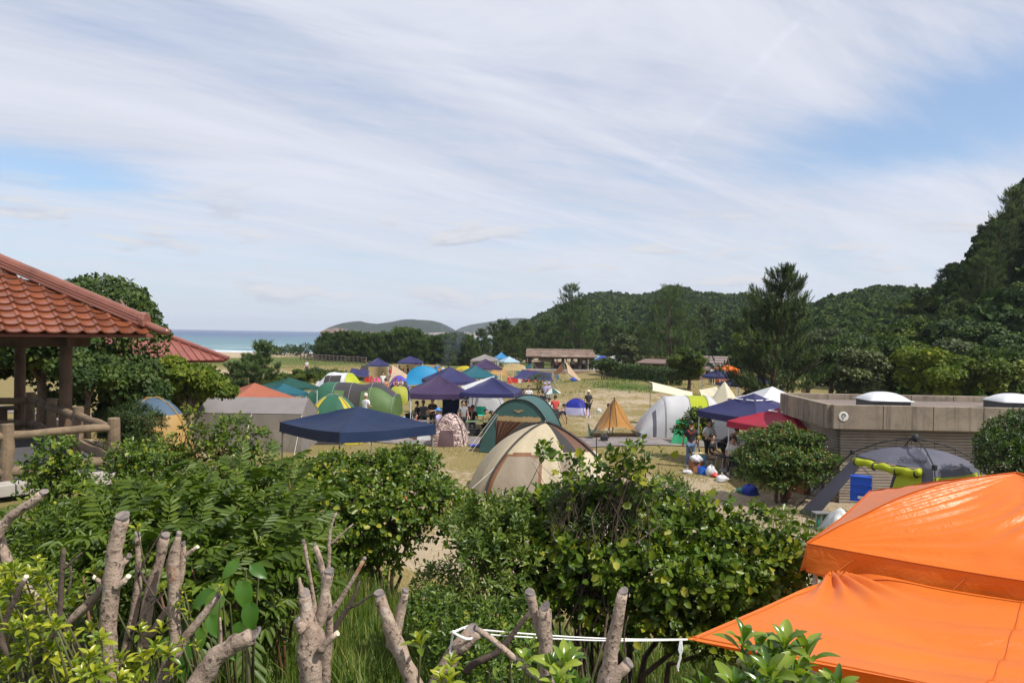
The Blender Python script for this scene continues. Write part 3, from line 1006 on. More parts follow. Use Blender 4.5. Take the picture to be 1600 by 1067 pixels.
# hip ridges: stacked courses capped by half-round tiles
for k in range(4):
 a = R(-45) + k * PI / 2
 dx, dy = math.cos(a), math.sin(a)
 r0 = HS * math.sqrt(2)
 hs = (za - ze) / r0
 def hp(t, dz, off=0):
  return Vector((dx * (r0 - t) - dy * off, dy * (r0 - t) + dx * off, ze + t * hs + dz))
 if k in (0, 1, 3):
  for j, (wd, z0, z1) in enumerate(((.15, .02, .075), (.125, .078, .125), (.105, .128, .172))):
   mb = MB()
   vs = []
   for t in (.34, r0 - .02):
    for o_ in (-wd, wd):
     for z_ in (z0, z1):
      vs.append(hp(t, z_, o_))
   mb.add(vs, [(0, 1, 3, 2), (4, 6, 7, 5), (1, 5, 7, 3), (0, 2, 6, 4), (0, 4, 5, 1), (2, 3, 7, 6)])
   mb.build('ridge_course', RIDGET, roof, bevel=.012)
  t = .30
  i = 0
  while t < r0 - .1:
   t2 = min(t + .33, r0 - .05)
   mb = MB()
   for tt, rr in ((t - .03, .088), (t, .092), (t2 - .035, .088), (t2, .080)):
    for s_ in range(9):
     b = PI * s_ / 8
     mb.v.append(tuple(hp(tt, .168 + math.sin(b) * rr, math.cos(b) * rr)))
   for row in range(3):
    for s_ in range(8):
     b = row * 9 + s_
     mb.f.append((b, b + 1, b + 10, b + 9))
   mb.f.append(tuple(range(8, -1, -1)))
   mb.build('ridge_tile', RIDGET, roof, smooth=False)
   t = t2
   i += 1
  # end ornament and the corner tile that turns up below it
  mb = MB()
  vs = []
  for t_, sc in ((.24, 1.0), (.36, .9)):
   for (o_, z_) in ((-.15, .03), (.15, .03), (.16, .17), (.11, .27), (0, .30), (-.11, .27), (-.16, .17)):
    vs.append(hp(t_, z_ * sc + .0, o_ * sc))
  mb.add(vs, [tuple(range(6, -1, -1)), tuple(range(7, 14))] + [(i, (i + 1) % 7, 7 + (i + 1) % 7, 7 + i) for i in range(7)])
  mb.build('ridge_end', RIDGET, roof, bevel=.015)
  mb = MB()
  pts = [hp(.34, .075), hp(.15, .07), hp(0.0, .07), hp(-.10, .085), hp(-.17, .11)]
  mb.tube(pts, [.075, .075, .072, .068, .062], 10)
  mb.build('corner_tile', RIDGET, roof, smooth=True)
# stone platform of the gazebo
A1 = at(15, 751, 10.4)
A2 = Vector((-6.05, 11.37, 0))
A3 = Vector((-10.2, 15.7, 0))
ndir = Vector((-.707, -.707, 0))
mb = MB()
A0 = Vector((-7.0, 10.35, 0)) + ndir * 5
poly = [(A0.x, A0.y), (A2.x + .1, A2.y - .1), (A3.x + .1, A3.y + .2), (A3.x - 6, A3.y - 5.5)]
mb.prism(poly, GZ - .55, GZ - .02)
pf = tag(mb.build('platform', DECK), 'raised paved floor under the gazebo', kind='structure')
mb = MB()
e0, e1 = Vector((A0.x, A0.y, 0)), Vector((A2.x + .1, A2.y - .1, 0))
nk = 9
for k in range(nk):
 mb = MB()
 p, q = e0.lerp(e1, k / nk), e0.lerp(e1, (k + 1) / nk)
 c = (p + q) / 2 + Vector((.06, -.06, GZ - .06))
 mb.box(c, ((q - p).length - .012, .34, .16), (0, 0, R(45)))
 mb.build('kerb_stone', STONE, pf, bevel=.012)
# log fence round the gazebo
fn = thing('log_fence', 'low fence of weathered round logs round the gazebo', 'fence', (A2.x, A2.y, GZ))
def flog(name, p, q, r, parent, off=(A2.x, A2.y, GZ), mt=WOODG, taper=.93):
 g_ = random.Random(int(p[0] * 100 + q[1] * 77))
 p = Vector(p) - Vector(off)
 q = Vector(q) - Vector(off)
 pts = [p.lerp(q, t / 5) + Vector((g_.gauss(0, .006), g_.gauss(0, .006), g_.gauss(0, .008))) for t in range(6)]
 mb = MB()
 mb.tube(pts, [r * (1 - (1 - taper) * t / 5) * (1 + g_.gauss(0, .025)) for t in range(6)], 12)
 return mb.build(name, mt, parent, bevel=.006)
B1, B2, B3 = Vector((-7.14, 10.42, 0)), Vector((-6.13, 11.37, 0)), Vector((-10.2, 15.6, 0))
FP = [B1, B2] + [B2.lerp(B3, t) for t in (.36, .68, 1.0)] + [B1 + ndir * 2.2, B3 + Vector((-2.2, -2.1, 0)), B3 + Vector((-4.4, -4.2, 0))]
for p in FP:
 flog('post', (p.x, p.y, GZ - .1), (p.x, p.y, GZ + .80), .088, fn, taper=.97)
for a, b in ((B1, B2), (B1, B1 + ndir * 2.2)):
 flog('rail', (a.x, a.y, GZ + .64), (b.x, b.y, GZ + .66), .062, fn)
 flog('rail', (a.x, a.y, GZ + .13), (b.x, b.y, GZ + .14), .075, fn)
for a, b in ((B2, FP[2]), (FP[2], FP[3]), (FP[3], B3), (B3, FP[6]), (FP[6], FP[7])):
 flog('rail', (a.x, a.y, GZ + .62), (b.x, b.y, GZ + .64), .07, fn, mt=WOODG)
 flog('rail', (a.x, a.y, GZ + .14), (b.x, b.y, GZ + .15), .08, fn)
# log bench seats inside
for k, (sx, sy, l) in enumerate(((.6, 1.55, 2.2), (-1.5, .1, 2.2))):
 b = thing('log_bench', ['plank bench along the far side of the gazebo floor', 'plank bench at the left side of the gazebo floor'][k], 'bench',
 tuple(Vector((CEN.x, CEN.y, GZ)) + Matrix.Rotation(R(45), 3, 'Z') @ Vector((sx, sy, 0))), R(45) + (PI / 2 if k else 0))
 MB().box((0, 0, .42), (l, .36, .07)).build('seat', WOODD, b, bevel=.01)
 for s_ in (-1, 1):
  MB().box((s_ * l * .38, 0, .19), (.16, .3, .385)).build('leg', WOODD, b)
# ------------------------------------------------------------------ second tiled roof beyond the trees
HR = thing('tiled_pavilion', 'pavilion with hipped dull red tiled roof beyond the yellow green tree', 'pavilion', tuple(gp(134, 33)), R(45))
c0 = gp(134, 33)
zt = at(245, 520, 33).z - c0.z
zE = at(352, 562, 33).z - c0.z
TILE2 = mat('dull_red_roof_tile', (.22, .070, .052), .5, .15, 2.0)
hb = 4.5
mb = MB()
zz = zE + (zt - zE) * 1.95
mb.add([(-hb, -hb, zE), (hb, -hb, zE), (hb, hb, zE), (-hb, hb, zE), (0, 0, zz), (-hb + .15, -hb + .15, zE - .12), (hb - .15, -hb + .15, zE - .12), (hb - .15, hb - .15, zE - .12), (-hb + .15, hb - .15, zE - .12)],
 [(0, 1, 4), (1, 2, 4), (2, 3, 4), (3, 0, 4), (1, 0, 5, 6), (2, 1, 6, 7), (3, 2, 7, 8), (0, 3, 8, 5), (8, 7, 6, 5)])
rf = mb.build('roof', TILE2, HR)
# tile rolls and courses on the roof faces
mb = MB()
for k in range(4):
 a = k * PI / 2
 mt = Matrix.Rotation(a, 3, 'Z')
 n = 28
 for i in range(-n // 2, n // 2 + 1):
  x = i * (2 * hb / n)
  t1 = 1 - abs(x) / hb
  if t1 < .06:
   continue
  p0_ = mt @ Vector((x, -hb, zE + .02))
  p1_ = mt @ Vector((x, -hb + hb * t1, zE + .02 + (zz - zE) * t1))
  mb.tube([p0_, p1_], .035, 5, True)
tag(mb.build('tile_rolls', TILE2, rf), kind='stuff')
for k in range(4):
 a = R(45) + k * PI / 2
 MB().tube([(math.cos(a) * hb * 1.414, math.sin(a) * hb * 1.414, zE + .06), (0, 0, zz + .08)], [.11, .11], 8).build('hip_ridge', TILE2, rf)
for sx in (-1, 1):
 for sy in (-1, 1):
  MB().box((sx * 3.1, sy * 3.1, zE / 2 - .1), (.22, .22, zE)).build('post', WOODD, HR)
# ------------------------------------------------------------------ toilet block
CONC = mat('weathered_concrete', (.245, .198, .148), .92, .22, 1.4, .4, 45, dirt=((.10, .085, .07), .6, 1.3), objvar=.14, streak=.8)
CONCD = mat('concrete_stained', (.17, .135, .115), .92, .2, 1.2, .3, 45, dirt=((.10, .085, .075), .8, 1.3))
BLOCK = mat('pale_ribbed_block', (.33, .275, .225), .9, .14, 2.2, .25, 60, dirt=((.25, .22, .18), .5, 1.6), objvar=.16)
JOINT = mat('dark_joint', (.055, .048, .043), .95, .1)
GLASSY = mat('white_acrylic', (.78, .79, .80), .28, .04, 2, transl=.25, dirt=((.5, .5, .48), .4, 5))
LEAD = mat('dark_metal_curb', (.06, .06, .062), .6)
tb = thing('toilet_block', 'flat roofed concrete toilet block with pale ribbed block walls', 'building', (0, 0, 0))
K = at(1300, 632, 22)                       # top near-left corner of the parapet
Zt = K.z
XL, YF = K.x, 22.0
XR, YB = XL + 12.5, YF + 4.4
Zb = Zt - .72                               # underside of the parapet
TH = .2
tb.location = (XL, YF, -5.1)
tb.rotation_euler = (0, 0, R(-1.5))
h = Zt + 5.1
hbm = h - .74
# core and roof slab
MB().box((6.25, 2.2, (h - .3) / 2), (12.5 - .9, 4.4 - .7, h - .3)).build('core', JOINT, tb)
MB().box((6.25, 2.2, h - .22), (12.5 - 2 * TH - .01, 4.4 - 2 * TH - .01, .06)).build('roof', CONCD, tb)
# parapet panels: each a cast slab with a recessed joint
pw = 1.47
n = 8
for i in range(n):
 MB().box((i * pw + pw / 2 + .004, 0, h - .36), (pw - .016, TH, .72)).build('panel', CONC, tb, bevel=.012)
for i in range(3):
 l = (4.4 - TH) / 3
 MB().box((TH / 2 - .1 + .1 * 0, TH / 2 + l * (i + .5) + .002, h - .36 - .003), (TH, l - .012, .72)).build('panel', CONC, tb, bevel=.012)
for i in range(n):
 MB().box((i * pw + pw / 2 + .1, 4.4 - .05, h - .30), (pw - .016, TH, .60)).build('panel', CONC, tb, bevel=.012)
# ribbed wall: each course is a strip with its own recessed joint
ch = .086
ncr = int(hbm / ch)
for i in range(ncr):
 z = hbm - ch * (i + .5)
 jw = gt.gauss(0, .0035)
 MB().box((6.4, .36 + jw, z), (12.0, .12, ch - .018)).build('block_course', BLOCK, tb)
 MB().box((.36 + jw, 2.3, z), (.12, 3.7, ch - .018)).build('block_course', BLOCK, tb)
for x in (4.42, 8.8):
 MB().box((x, .30, hbm / 2), (.035, .07, hbm)).build('expansion_joint', JOINT, tb)
# round plaque on the parapet
m = MB()
m.lathe([(.145, 0), (.145, .015), (.12, .022), (0.001, .022)], 24)
pl = m.build('plaque', mat('plaque_white', (.62, .60, .55), .6), tb)
pl.location = (.30, -TH / 2, h - .36 + .02)
pl.rotation_euler = (R(90), 0, 0)
m = MB()
m.tube([(.05 * math.cos(a), .035 + .05 * math.sin(a), .026) for a in np.linspace(-1.2, 4.0, 14)], .012, 6)
m.tube([(-.02, -.02, .026), (-.01, -.075, .026)], .012, 6)
m.build('plaque_mark', LEAD, pl)
# domed rooflights
for k, (px, D) in enumerate(((1383, 23.2), (1588, 23.4))):
 p = at(px, 630, D)
 t = thing('rooflight', ['white domed rooflight near the corner of the concrete roof', 'white domed rooflight at the right edge of the concrete roof'][k], 'rooflight', (p.x, D + .15, Zt - .2), R(-1.5), 'domed rooflights on the concrete roof')
 t.scale = (.86, .86, .84)
 MB().box((0, 0, .16), (1.36, 1.36, .32)).build('curb', LEAD, t)
 m = MB()
 def dome(u, v):
  a, b = u * 2 - 1, v * 2 - 1
  e = (1 - abs(a) ** 2.6) * (1 - abs(b) ** 2.6)
  return (a * .76, b * .76, .30 + .31 * max(0, e) ** .75)
 m.grid(dome, 24, 24)
 m.box((0, 0, .315), (1.54, 1.54, .035))
 m.build('dome', GLASSY, t, smooth=True)
# ------------------------------------------------------------------ cooking shelter at the back of the campsite
D = 104
p = gp(876, D)
WD = mat('dark_shelter_timber', (.055, .042, .036), .85, .2, 3)
RSH = mat('brown_shingle_roof', (.21, .145, .115), .85, .25, 1.2, .4, 8, dirt=((.42, .35, .26), .5, .8))
cs = thing('cooking_shelter', 'long open cooking shelter with brown roof at the back of the lawn', 'shelter', tuple(p), R(-2))
W = 9.8
topz = at(820, 543, D).z - p.z
ez = at(820, 555.5, D - 2.2).z - p.z
topz = ez + .85
m = MB()
hw = W / 2
m.add([(-hw, -2.3, ez), (hw, -2.3, ez), (hw - .5, 0, topz), (-hw, 0, topz), (-hw, 2.3, ez), (hw, 2.3, ez), (-hw, -2.3, ez - .16), (hw, -2.3, ez - .16), (-hw, 2.3, ez - .16), (hw, 2.3, ez - .16)],
 [(0, 1, 2, 3), (3, 2, 5, 4), (6, 7, 1, 0), (4, 5, 9, 8), (7, 6, 8, 9), (0, 3, 4, 8, 6), (1, 7, 9, 5, 2)])
sr = m.build('roof', RSH, cs)
m = MB()
gq = random.Random(5)
for i in range(46):
 x = -hw + (i + .5) * (W - .4) / 46
 m.box((x, -.02, topz + .03), (.16, .36, .1 + gq.random() * .06))
m.build('ridge_cap', mat('pale_ridge', (.40, .33, .25), .9), sr)
m = MB()
for i in range(1, 6):
 t = i / 6
 m.box((-.1, -2.3 + 2.3 * t, ez + (topz - ez) * t + .025), (W - .3, .06, .05))
m.build('shingle_rows', RSH, sr)
for x in (-hw + .5, -1.2, .3, 2.6, hw - .6):
 for y in (-1.7, 1.7):
  MB().box((x, y, ez / 2), (.32, .32, ez)).build('post', WD, cs)
MB().box((0, -1.7, ez - .28), (W - .6, .16, .22)).build('beam', WD, cs)
MB().box((0, 1.7, ez - .28), (W - .6, .16, .22)).build('beam', WD, cs)
MB().box((0, 0, .06), (W + .8, 4.6, .24)).build('floor', STONE, cs)
for x in (-3.1, -.3, 2.1):
 MB().box((x, .3, .62), (1.5, .9, .9)).build('stove', CONCD, cs, bevel=.03)
MB().box((3.4, .9, .9), (.9, .5, 1.4)).build('sink', CONC, cs, bevel=.03)
ws = thing('wooden_steps', 'broad log steps leading up to the cooking shelter', 'steps', tuple(gp(884, 97)), 0)
for i in range(4):
 MB().box((.4 + i * .3, i * .75, .05 + i * .05), (4.4, .5, .12)).build('step', mat('step_timber', (.20, .125, .085), .85, .2, 3), ws)
# ------------------------------------------------------------------ dark houses under the pines
p = gp(1096, 88)
hs_ = thing('lodge', 'small dark wooden lodge with gabled roof half hidden by trees', 'house', tuple(p), R(-24))
LOG = mat('lodge_boards', (.075, .045, .032), .85, .25, 4)
zr = at(1100, 556, 88).z - p.z
m = MB()
m.box((0, 0, (zr - 1.0) / 2), (5.0, 4.4, zr - 1.0))
m.build('wall', LOG, hs_)
m = MB()
for s_ in (-1, 1):
 m.add([(-3.0, s_ * 3.0, zr - 1.5), (3.0, s_ * 3.0, zr - 1.5), (3.0, 0, zr), (-3.0, 0, zr), (-3.0, s_ * 3.0, zr - 1.66), (3.0, s_ * 3.0, zr - 1.66), (3.0, 0, zr - .16), (-3.0, 0, zr - .16)],
 [(0, 1, 2, 3), (7, 6, 5, 4), (0, 4, 5, 1), (1, 5, 6, 2), (0, 3, 7, 4)])
rf = m.build('roof', mat('lodge_roof', (.20, .155, .145), .7, .2, 2), hs_)
for i in range(5):
 m = MB()
 t = (i + .5) / 5
 m.box((0, -3 * t, zr - 1.5 * t + .05), (6.0, .12, .07), (math.atan(.5), 0, 0))
 m.build('batten', mat('roof_batten', (.34, .27, .25), .7), rf)
for x in (-1.4, 1.2):
 w_ = MB().box((x, -2.22, 1.35), (.9, .08, 1.1)).build('window', mat('window_frame_pale', (.5, .5, .5), .6), hs_)
 MB().box((x, -2.27, 1.35), (.74, .03, .94)).build('pane', mat('window_glass', (.05, .07, .08), .08, spec=.9), w_)
MB().box((2.52, .2, 1.0), (.06, .9, 1.9)).build('door', mat('lodge_door', (.12, .07, .05), .7), hs_)
p = gp(1050, 84)
lw = thing('store_shed', 'long low reddish wooden shed behind the clipped hedge', 'shed', tuple(p), R(-30))
MB().box((0, 0, .85), (7.0, 2.4, 1.7)).build('wall', mat('shed_red_boards', (.14, .075, .058), .85, .25, 3), lw)
m = MB()
m.add([(-3.8, -1.6, 1.72), (3.8, -1.6, 1.72), (3.8, 1.6, 2.1), (-3.8, 1.6, 2.1), (-3.8, -1.6, 1.84), (3.8, -1.6, 1.84), (3.8, 1.6, 2.22), (-3.8, 1.6, 2.22)],
 [(3, 2, 1, 0), (4, 5, 6, 7), (0, 1, 5, 4), (1, 2, 6, 5), (2, 3, 7, 6), (3, 0, 4, 7)])
m.build('roof', mat('shed_roof', (.15, .10, .085), .85), lw)
MB().box((-1.6, -1.22, .8), (.9, .06, 1.55)).build('door', LOG, lw)
# ------------------------------------------------------------------ beach fence
a, b = gp(470, 128), gp(572, 112)
bf = thing('beach_fence', 'grey brown post and rail fence between dune grass and pines', 'fence', tuple(a))
FW = mat('fence_grey_brown', (.15, .105, .095), .85, .2, 3)
v = b - a
n = 17
for i in range(n + 1):
 q = a + v * (i / n)
 q.z = H(q.x, q.y)
 MB().box(tuple(q - a + Vector((0, 0, .55))), (.14, .14, 1.25)).build('post', FW, bf)
for i in range(n):
 q0, q1 = a + v * (i / n), a + v * ((i + 1) / n)
 q0.z, q1.z = H(q0.x, q0.y), H(q1.x, q1.y)
 for zr_ in (.28, .66, 1.05):
  MB().tube([q0 - a + Vector((0, -.08, zr_)), q1 - a + Vector((0, -.08, zr_))], .055, 4).build('rail', FW, bf)
# distant town behind the headland bay
TOWN = [mat('town_white', (.6, .58, .54), .8), mat('town_roof', (.24, .20, .19), .8), mat('town_brown', (.42, .34, .28), .8)]
gw = random.Random(9)
for i in range(14):
 px = 664 + i * 9 + gw.uniform(-3, 3)
 q = at(px, 524, 1420 + gw.uniform(-50, 60))
 t = thing('town_house', 'tiny pale house in the distant town across the bay', 'house', (q.x, q.y, -9.4), gw.uniform(-.4, .4), 'houses of the distant town across the bay')
 w_, d_, h_ = gw.uniform(8, 16), 8, gw.uniform(5, 9)
 MB().box((0, 0, h_ / 2), (w_, d_, h_)).build('wall', TOWN[0 if gw.random() < .6 else 2], t)
 m = MB()
 m.add([(-w_ / 2 - .5, -d_ / 2 - .5, h_), (w_ / 2 + .5, -d_ / 2 - .5, h_), (w_ / 2 + .5, d_ / 2 + .5, h_), (-w_ / 2 - .5, d_ / 2 + .5, h_), (-w_ / 2 - .5, 0, h_ + 3), (w_ / 2 + .5, 0, h_ + 3)],
 [(0, 1, 5, 4), (2, 3, 4, 5), (0, 4, 3), (1, 2, 5), (3, 2, 1, 0)])
 m.build('roof', TOWN[1], t)
mb = MB()
sp = [at(px, 525, 1480) for px in (655, 700, 760, 830)]
mb.grid(lambda u, v: (sp[0].x + (sp[-1].x - sp[0].x) * u, 1390 + v * 160, -9.35 + .5 * math.sin(v * PI)), 12, 4)
tag(mb.build('town_shore', mat('town_ground', (.25, .22, .17), .9)), 'low flat shore under the distant town', kind='structure')
# ------------------------------------------------------------------ tents and canopies
STEEL = mat('canopy_leg_white', (.62, .62, .62), .45, .05)
GREYM = mat('grey_metal_pole', (.30, .29, .28), .4, .1, metal=.4)
BLACK = mat('black_webbing', (.014, .014, .016), .7)
ROPE = mat('rope_pale', (.7, .68, .62), .8)
REFL = mat('reflective_strip', (.78, .78, .80), .5)
NAVY = cloth('fabric_navy', (0.010, 0.024, 0.072))
NAVY2 = cloth('fabric_navy_violet', (0.029, 0.030, 0.110))
PURP = cloth('fabric_purple', (0.048, 0.028, 0.080))
SKYB = cloth('fabric_sky_blue', (0.012, 0.240, 0.480))
BLUE = cloth('fabric_blue', (.025, .06, .42))
TEAL = cloth('fabric_teal', (0.012, 0.100, 0.135))
DKGRN = cloth('fabric_dark_green', (0.008, 0.065, 0.050))
RED = cloth('fabric_red', (0.340, 0.016, 0.042))
ORNG = cloth('fabric_orange', (.72, .165, .012), .30, .42)
SALM = cloth('fabric_salmon', (0.360, 0.115, 0.065))
CREAM = cloth('fabric_cream', (0.660, 0.610, 0.460))
WHITE = cloth('fabric_white', (0.640, 0.650, 0.680))
LIME = cloth('fabric_lime', (0.400, 0.460, 0.015))
YELL = cloth('fabric_yellow', (0.520, 0.430, 0.020))
TAN = cloth('fabric_tan', (0.380, 0.215, 0.065))
BROWN = cloth('fabric_brown', (.22, .105, .050))
BEIGE = cloth('fabric_beige', (0.440, 0.360, 0.250))
PEACH = cloth('fabric_peach', (0.460, 0.330, 0.225))
GREY = cloth('fabric_grey', (0.245, 0.225, 0.220))
GREYD = cloth('fabric_dark_grey', (.13, .13, .155))
CHAR = cloth('fabric_charcoal', (.055, .052, .058))
GRNM = cloth('fabric_green', (0.030, 0.125, 0.072))
GRNL = cloth('fabric_moss_green', (0.100, 0.175, 0.055))
GRNB = cloth('fabric_bright_green', (0.006, 0.220, 0.085))
SLATE = cloth('fabric_slate_green', (0.052, 0.122, 0.115))
MAROON = cloth('fabric_maroon', (.10, .022, .03))
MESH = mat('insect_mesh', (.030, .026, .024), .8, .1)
MESHB = cloth('brown_mesh', (.17, .085, .055), .3)
def creases(seed, amp, k=5.0):
 g = random.Random(seed)
 ws = [(g.uniform(-1, 1) * k, g.uniform(-1, 1) * k, g.uniform(0, 6)) for _ in range(5)]
 return lambda u, v: amp * sum(math.sin(a * u + b * v + c + 1.2 * math.sin(b * u * .7 + c)) for a, b, c in ws) / 3
def canopy(name, label, loc, rz, fab, size=3.0, eave=2.0, rise=.75, val=.24, leg=None, group='pop-up canopies', sag=.10, vent=False, walls=(), seed=0, cat='canopy', tilt=(0, 0), bulge=0.0, strips=False, n=20):
 t = thing(name, label, cat, loc, rz, group)
 t.rotation_euler = (tilt[0], tilt[1], rz)
 hs = size / 2
 cr = creases(seed, .022 * size / 3)
 def top(u, v):
  a, b = u * 2 - 1, v * 2 - 1
  m = max(abs(a), abs(b))
  lo = min(abs(a), abs(b)) / max(m, 1e-6)
  k = 1 - m
  z = eave + rise * (k + bulge * math.sin(PI * k)) - sag * math.sin(PI * min(1, k * 1.05)) * (1 - lo ** 3)
  z -= .05 * (1 - lo ** 2) * (m ** 6)
  z += cr(a * 2, b * 2) * math.sin(PI * k) ** .5 if 0 < k < 1 else 0
  return (a * hs, b * hs, z)
 m = MB()
 for s in range(4):
  ca, sa = round(math.cos(s * PI / 2)), round(math.sin(s * PI / 2))
  def face(u, v):
   k = 1 - v
   a, b = (u * 2 - 1) * k, -k
   a, b = a * ca - b * sa, a * sa + b * ca
   return top((a + 1) / 2, (b + 1) / 2)
  m.grid(face, n, n // 2)
 m.build('roof', fab, t, smooth=False, weld=True)
 m = MB()
 for s in range(4):
  a = s * PI / 2
  def side(u, v, a=a):
   x = (u * 2 - 1) * hs
   y = -hs - .006 - .014 * v * math.sin(u * 11 + seed + s) - .02 * v
   lo = abs(u * 2 - 1)
   z = eave - .05 * (1 - lo ** 2) - v * val * (1 + .04 * math.sin(u * 7 + s))
   return (x * math.cos(a) - y * math.sin(a), x * math.sin(a) + y * math.cos(a), z)
  m.grid(side, n, 3)
 m.build('valance', fab, t, smooth=True)
 lm = leg or STEEL
 for sx in (-1, 1):
  for sy in (-1, 1):
   m = MB()
   x, y = sx * (hs - .05), sy * (hs - .05)
   m.tube([(x, y, -.06), (x, y, eave * .55)], .019, 6)
   m.tube([(x, y, eave * .5), (x, y, eave - .02)], .025, 6)
   m.box((x, y, eave * .55), (.075, .075, .08))
   m.box((x, y, 0), (.1, .1, .02))
   m.build('leg', lm, t)
 m = MB()
 for s in range(4):
  a = s * PI / 2
  q = 4
  for i in range(q):
   for (z0, z1) in ((eave - .10, eave - .32), (eave - .32, eave - .10)):
    pts = []
    for j, z in ((i, z0), (i + 1, z1)):
     x = -hs + .06 + (size - .12) * j / q
     y = -hs + .06
     pts.append((x * math.cos(a) - y * math.sin(a), x * math.sin(a) + y * math.cos(a), z))
    m.tube(pts, .011, 4)
 for sx in (-1, 1):
  for sy in (-1, 1):
   m.tube([(sx * (hs - .06), sy * (hs - .06), eave - .1), (0, 0, eave + rise - .1)], .011, 4)
 m.build('frame', lm, t)
 if vent:
  MB().grid(lambda u, v: ((u - .5) * .9, (v - .5) * .9, eave + rise + .09 - .28 * max(abs(u - .5), abs(v - .5)) * 2), 6, 6).build('vent_cap', fab, t)
 if strips:
  m = MB()
  for s in range(4):
   a = s * PI / 2
   y = -hs * .34
   z = eave + rise * .66 + .02
   for s2 in (-1, 1):
    pts = [(x * math.cos(a) - y * math.sin(a), x * math.sin(a) + y * math.cos(a), z) for x in (s2 * hs * .30, s2 * hs * .06)]
    m.tube(pts, .022, 4)
  m.build('vent_trim', REFL, t)
 for s in walls:
  a = s * PI / 2
  def wl(u, v, a=a):
   x = (u * 2 - 1) * (hs - .06)
   y = -hs + .03 + .03 * math.sin(u * 20) * v
   z = (eave - .1) * (1 - v) + .05
   return (x * math.cos(a) - y * math.sin(a), x * math.sin(a) + y * math.cos(a), z)
  MB().grid(wl, 14, 8).build('side_wall', fab, t, smooth=True)
 return t
def dome(name, label, loc, rz, w, d, h, region, mats, group='dome tents', power=2.2, se=3.2, nt=64, nz=18, poles=((45, 225), (135, 315)), pole_mat=None, lines=True, cat='tent', seed=0, flat=1.0):
 """dome tent; region(theta deg, t) names the panel each patch of cloth belongs to"""
 t = thing(name, label, cat, loc, rz, group)
 cr = creases(seed + 3, .018 * h, 4)
 def pt(th, s, out=0.0):
  c, sn = math.cos(th), math.sin(th)
  rr = (abs(c) ** se + abs(sn) ** se) ** (-1 / se)
  k = (1 - s ** power) ** (1 / 2.0)
  k = (1 - s) * .25 + k * .75
  sagf = 1 - .05 * math.sin(PI * min(1, s * 1.4)) * abs(math.cos(2 * th)) * flat
  q = cr(th * 1.5, s * 3) * math.sin(PI * min(1, s + .02))
  return Vector(((w / 2 * k * sagf * rr + out + q) * c, (d / 2 * k * sagf * rr + out + q) * sn, h * s + out))
 parts = {}
 for j in range(nz):
  for i in range(nt):
   th = 2 * PI * (i + .5) / nt
   nm = region(math.degrees(th), (j + .5) / nz)
   if nm is None:
    continue
   m = parts.setdefault(nm, MB())
   a0, a1 = 2 * PI * i / nt, 2 * PI * (i + 1) / nt
   m.add([pt(a0, j / nz), pt(a1, j / nz), pt(a1, (j + 1) / nz), pt(a0, (j + 1) / nz)], [(0, 1, 2, 3)])
 for nm, m in parts.items():
  m.build(nm, mats[nm], t, smooth=True, weld=True)
 for a, b in poles:
  pts = [pt(R(a), s, .012) for s in np.linspace(0, .985, 12)] + [pt(R(b), s, .012) for s in np.linspace(.985, 0, 12)]
  MB().tube(pts, .016, 5).build('pole', pole_mat or GREYM, t)
 if lines:
  m = MB()
  for a in (poles[0][0], poles[0][1], poles[-1][0], poles[-1][1]):
   p = pt(R(a), .45)
   q = Vector((p.x * 1.75, p.y * 1.75, -.02))
   m.tube([p, q], .006, 3)
   m.tube([q + Vector((0, 0, -.05)), q + Vector((0, 0, .12))], .01, 4)
  m.build('guy_line', ROPE, t)
 return t
def tunnel(name, label, loc, rz, w, L, h, region, mats, hoops, group='family tents', cat='tent', nu=32, nv=28, prof=None, power=2.3, seed=0):
 """tunnel tent along local x; region(arch angle 0..180, u along) names panels"""
 t = thing(name, label, cat, loc, rz, group)
 prof = prof or (lambda u: 1.0)
 cr = creases(seed + 9, .02 * h, 4)
 def pt(a, u, out=0.0):
  k = prof(u)
  c, s = math.cos(a), math.sin(a)
  hy = w / 2 * (abs(c) ** (2 / power)) * (1 if c > 0 else -1)
  hz = h * k * (abs(s) ** (2 / power))
  g = 1 - .04 * max(0, math.sin(u * PI * max(1, len(hoops) - 1))) ** 2 if hoops else 1
  return Vector(((u - .5) * L, (hy + (out if c > 0 else -out) * abs(c)) * g * (.85 + .15 * k), (hz + out * s) * g + cr(u * 4, a * 2) * s * s))
 parts = {}
 for j in range(nv):
  for i in range(nu):
   nm = region(180 * (i + .5) / nu, (j + .5) / nv)
   if nm is None:
    continue
   m = parts.setdefault(nm, MB())
   a0, a1 = PI * i / nu, PI * (i + 1) / nu
   u0, u1 = j / nv, (j + 1) / nv
   m.add([pt(a0, u0), pt(a1, u0), pt(a1, u1), pt(a0, u1)], [(0, 3, 2, 1)])
 for e in (0, 1):
  m = MB()
  ring = [pt(PI * i / nu, e) for i in range(nu + 1)]
  c = Vector(((e - .5) * L, 0, 0))
  m.add(ring + [c], [(i, i + 1, nu + 1) for i in range(nu)])
  nm = region(90, float(e) * .999)
  m.build('end_panel', mats.get('end') or mats[nm], t, smooth=False)
 for nm, m in parts.items():
  m.build(nm, mats[nm], t, smooth=True, weld=True)
 for u in hoops:
  MB().tube([pt(PI * i / 24, u, .015) for i in range(25)], .014, 5).build('pole', GREYM, t)
 return t
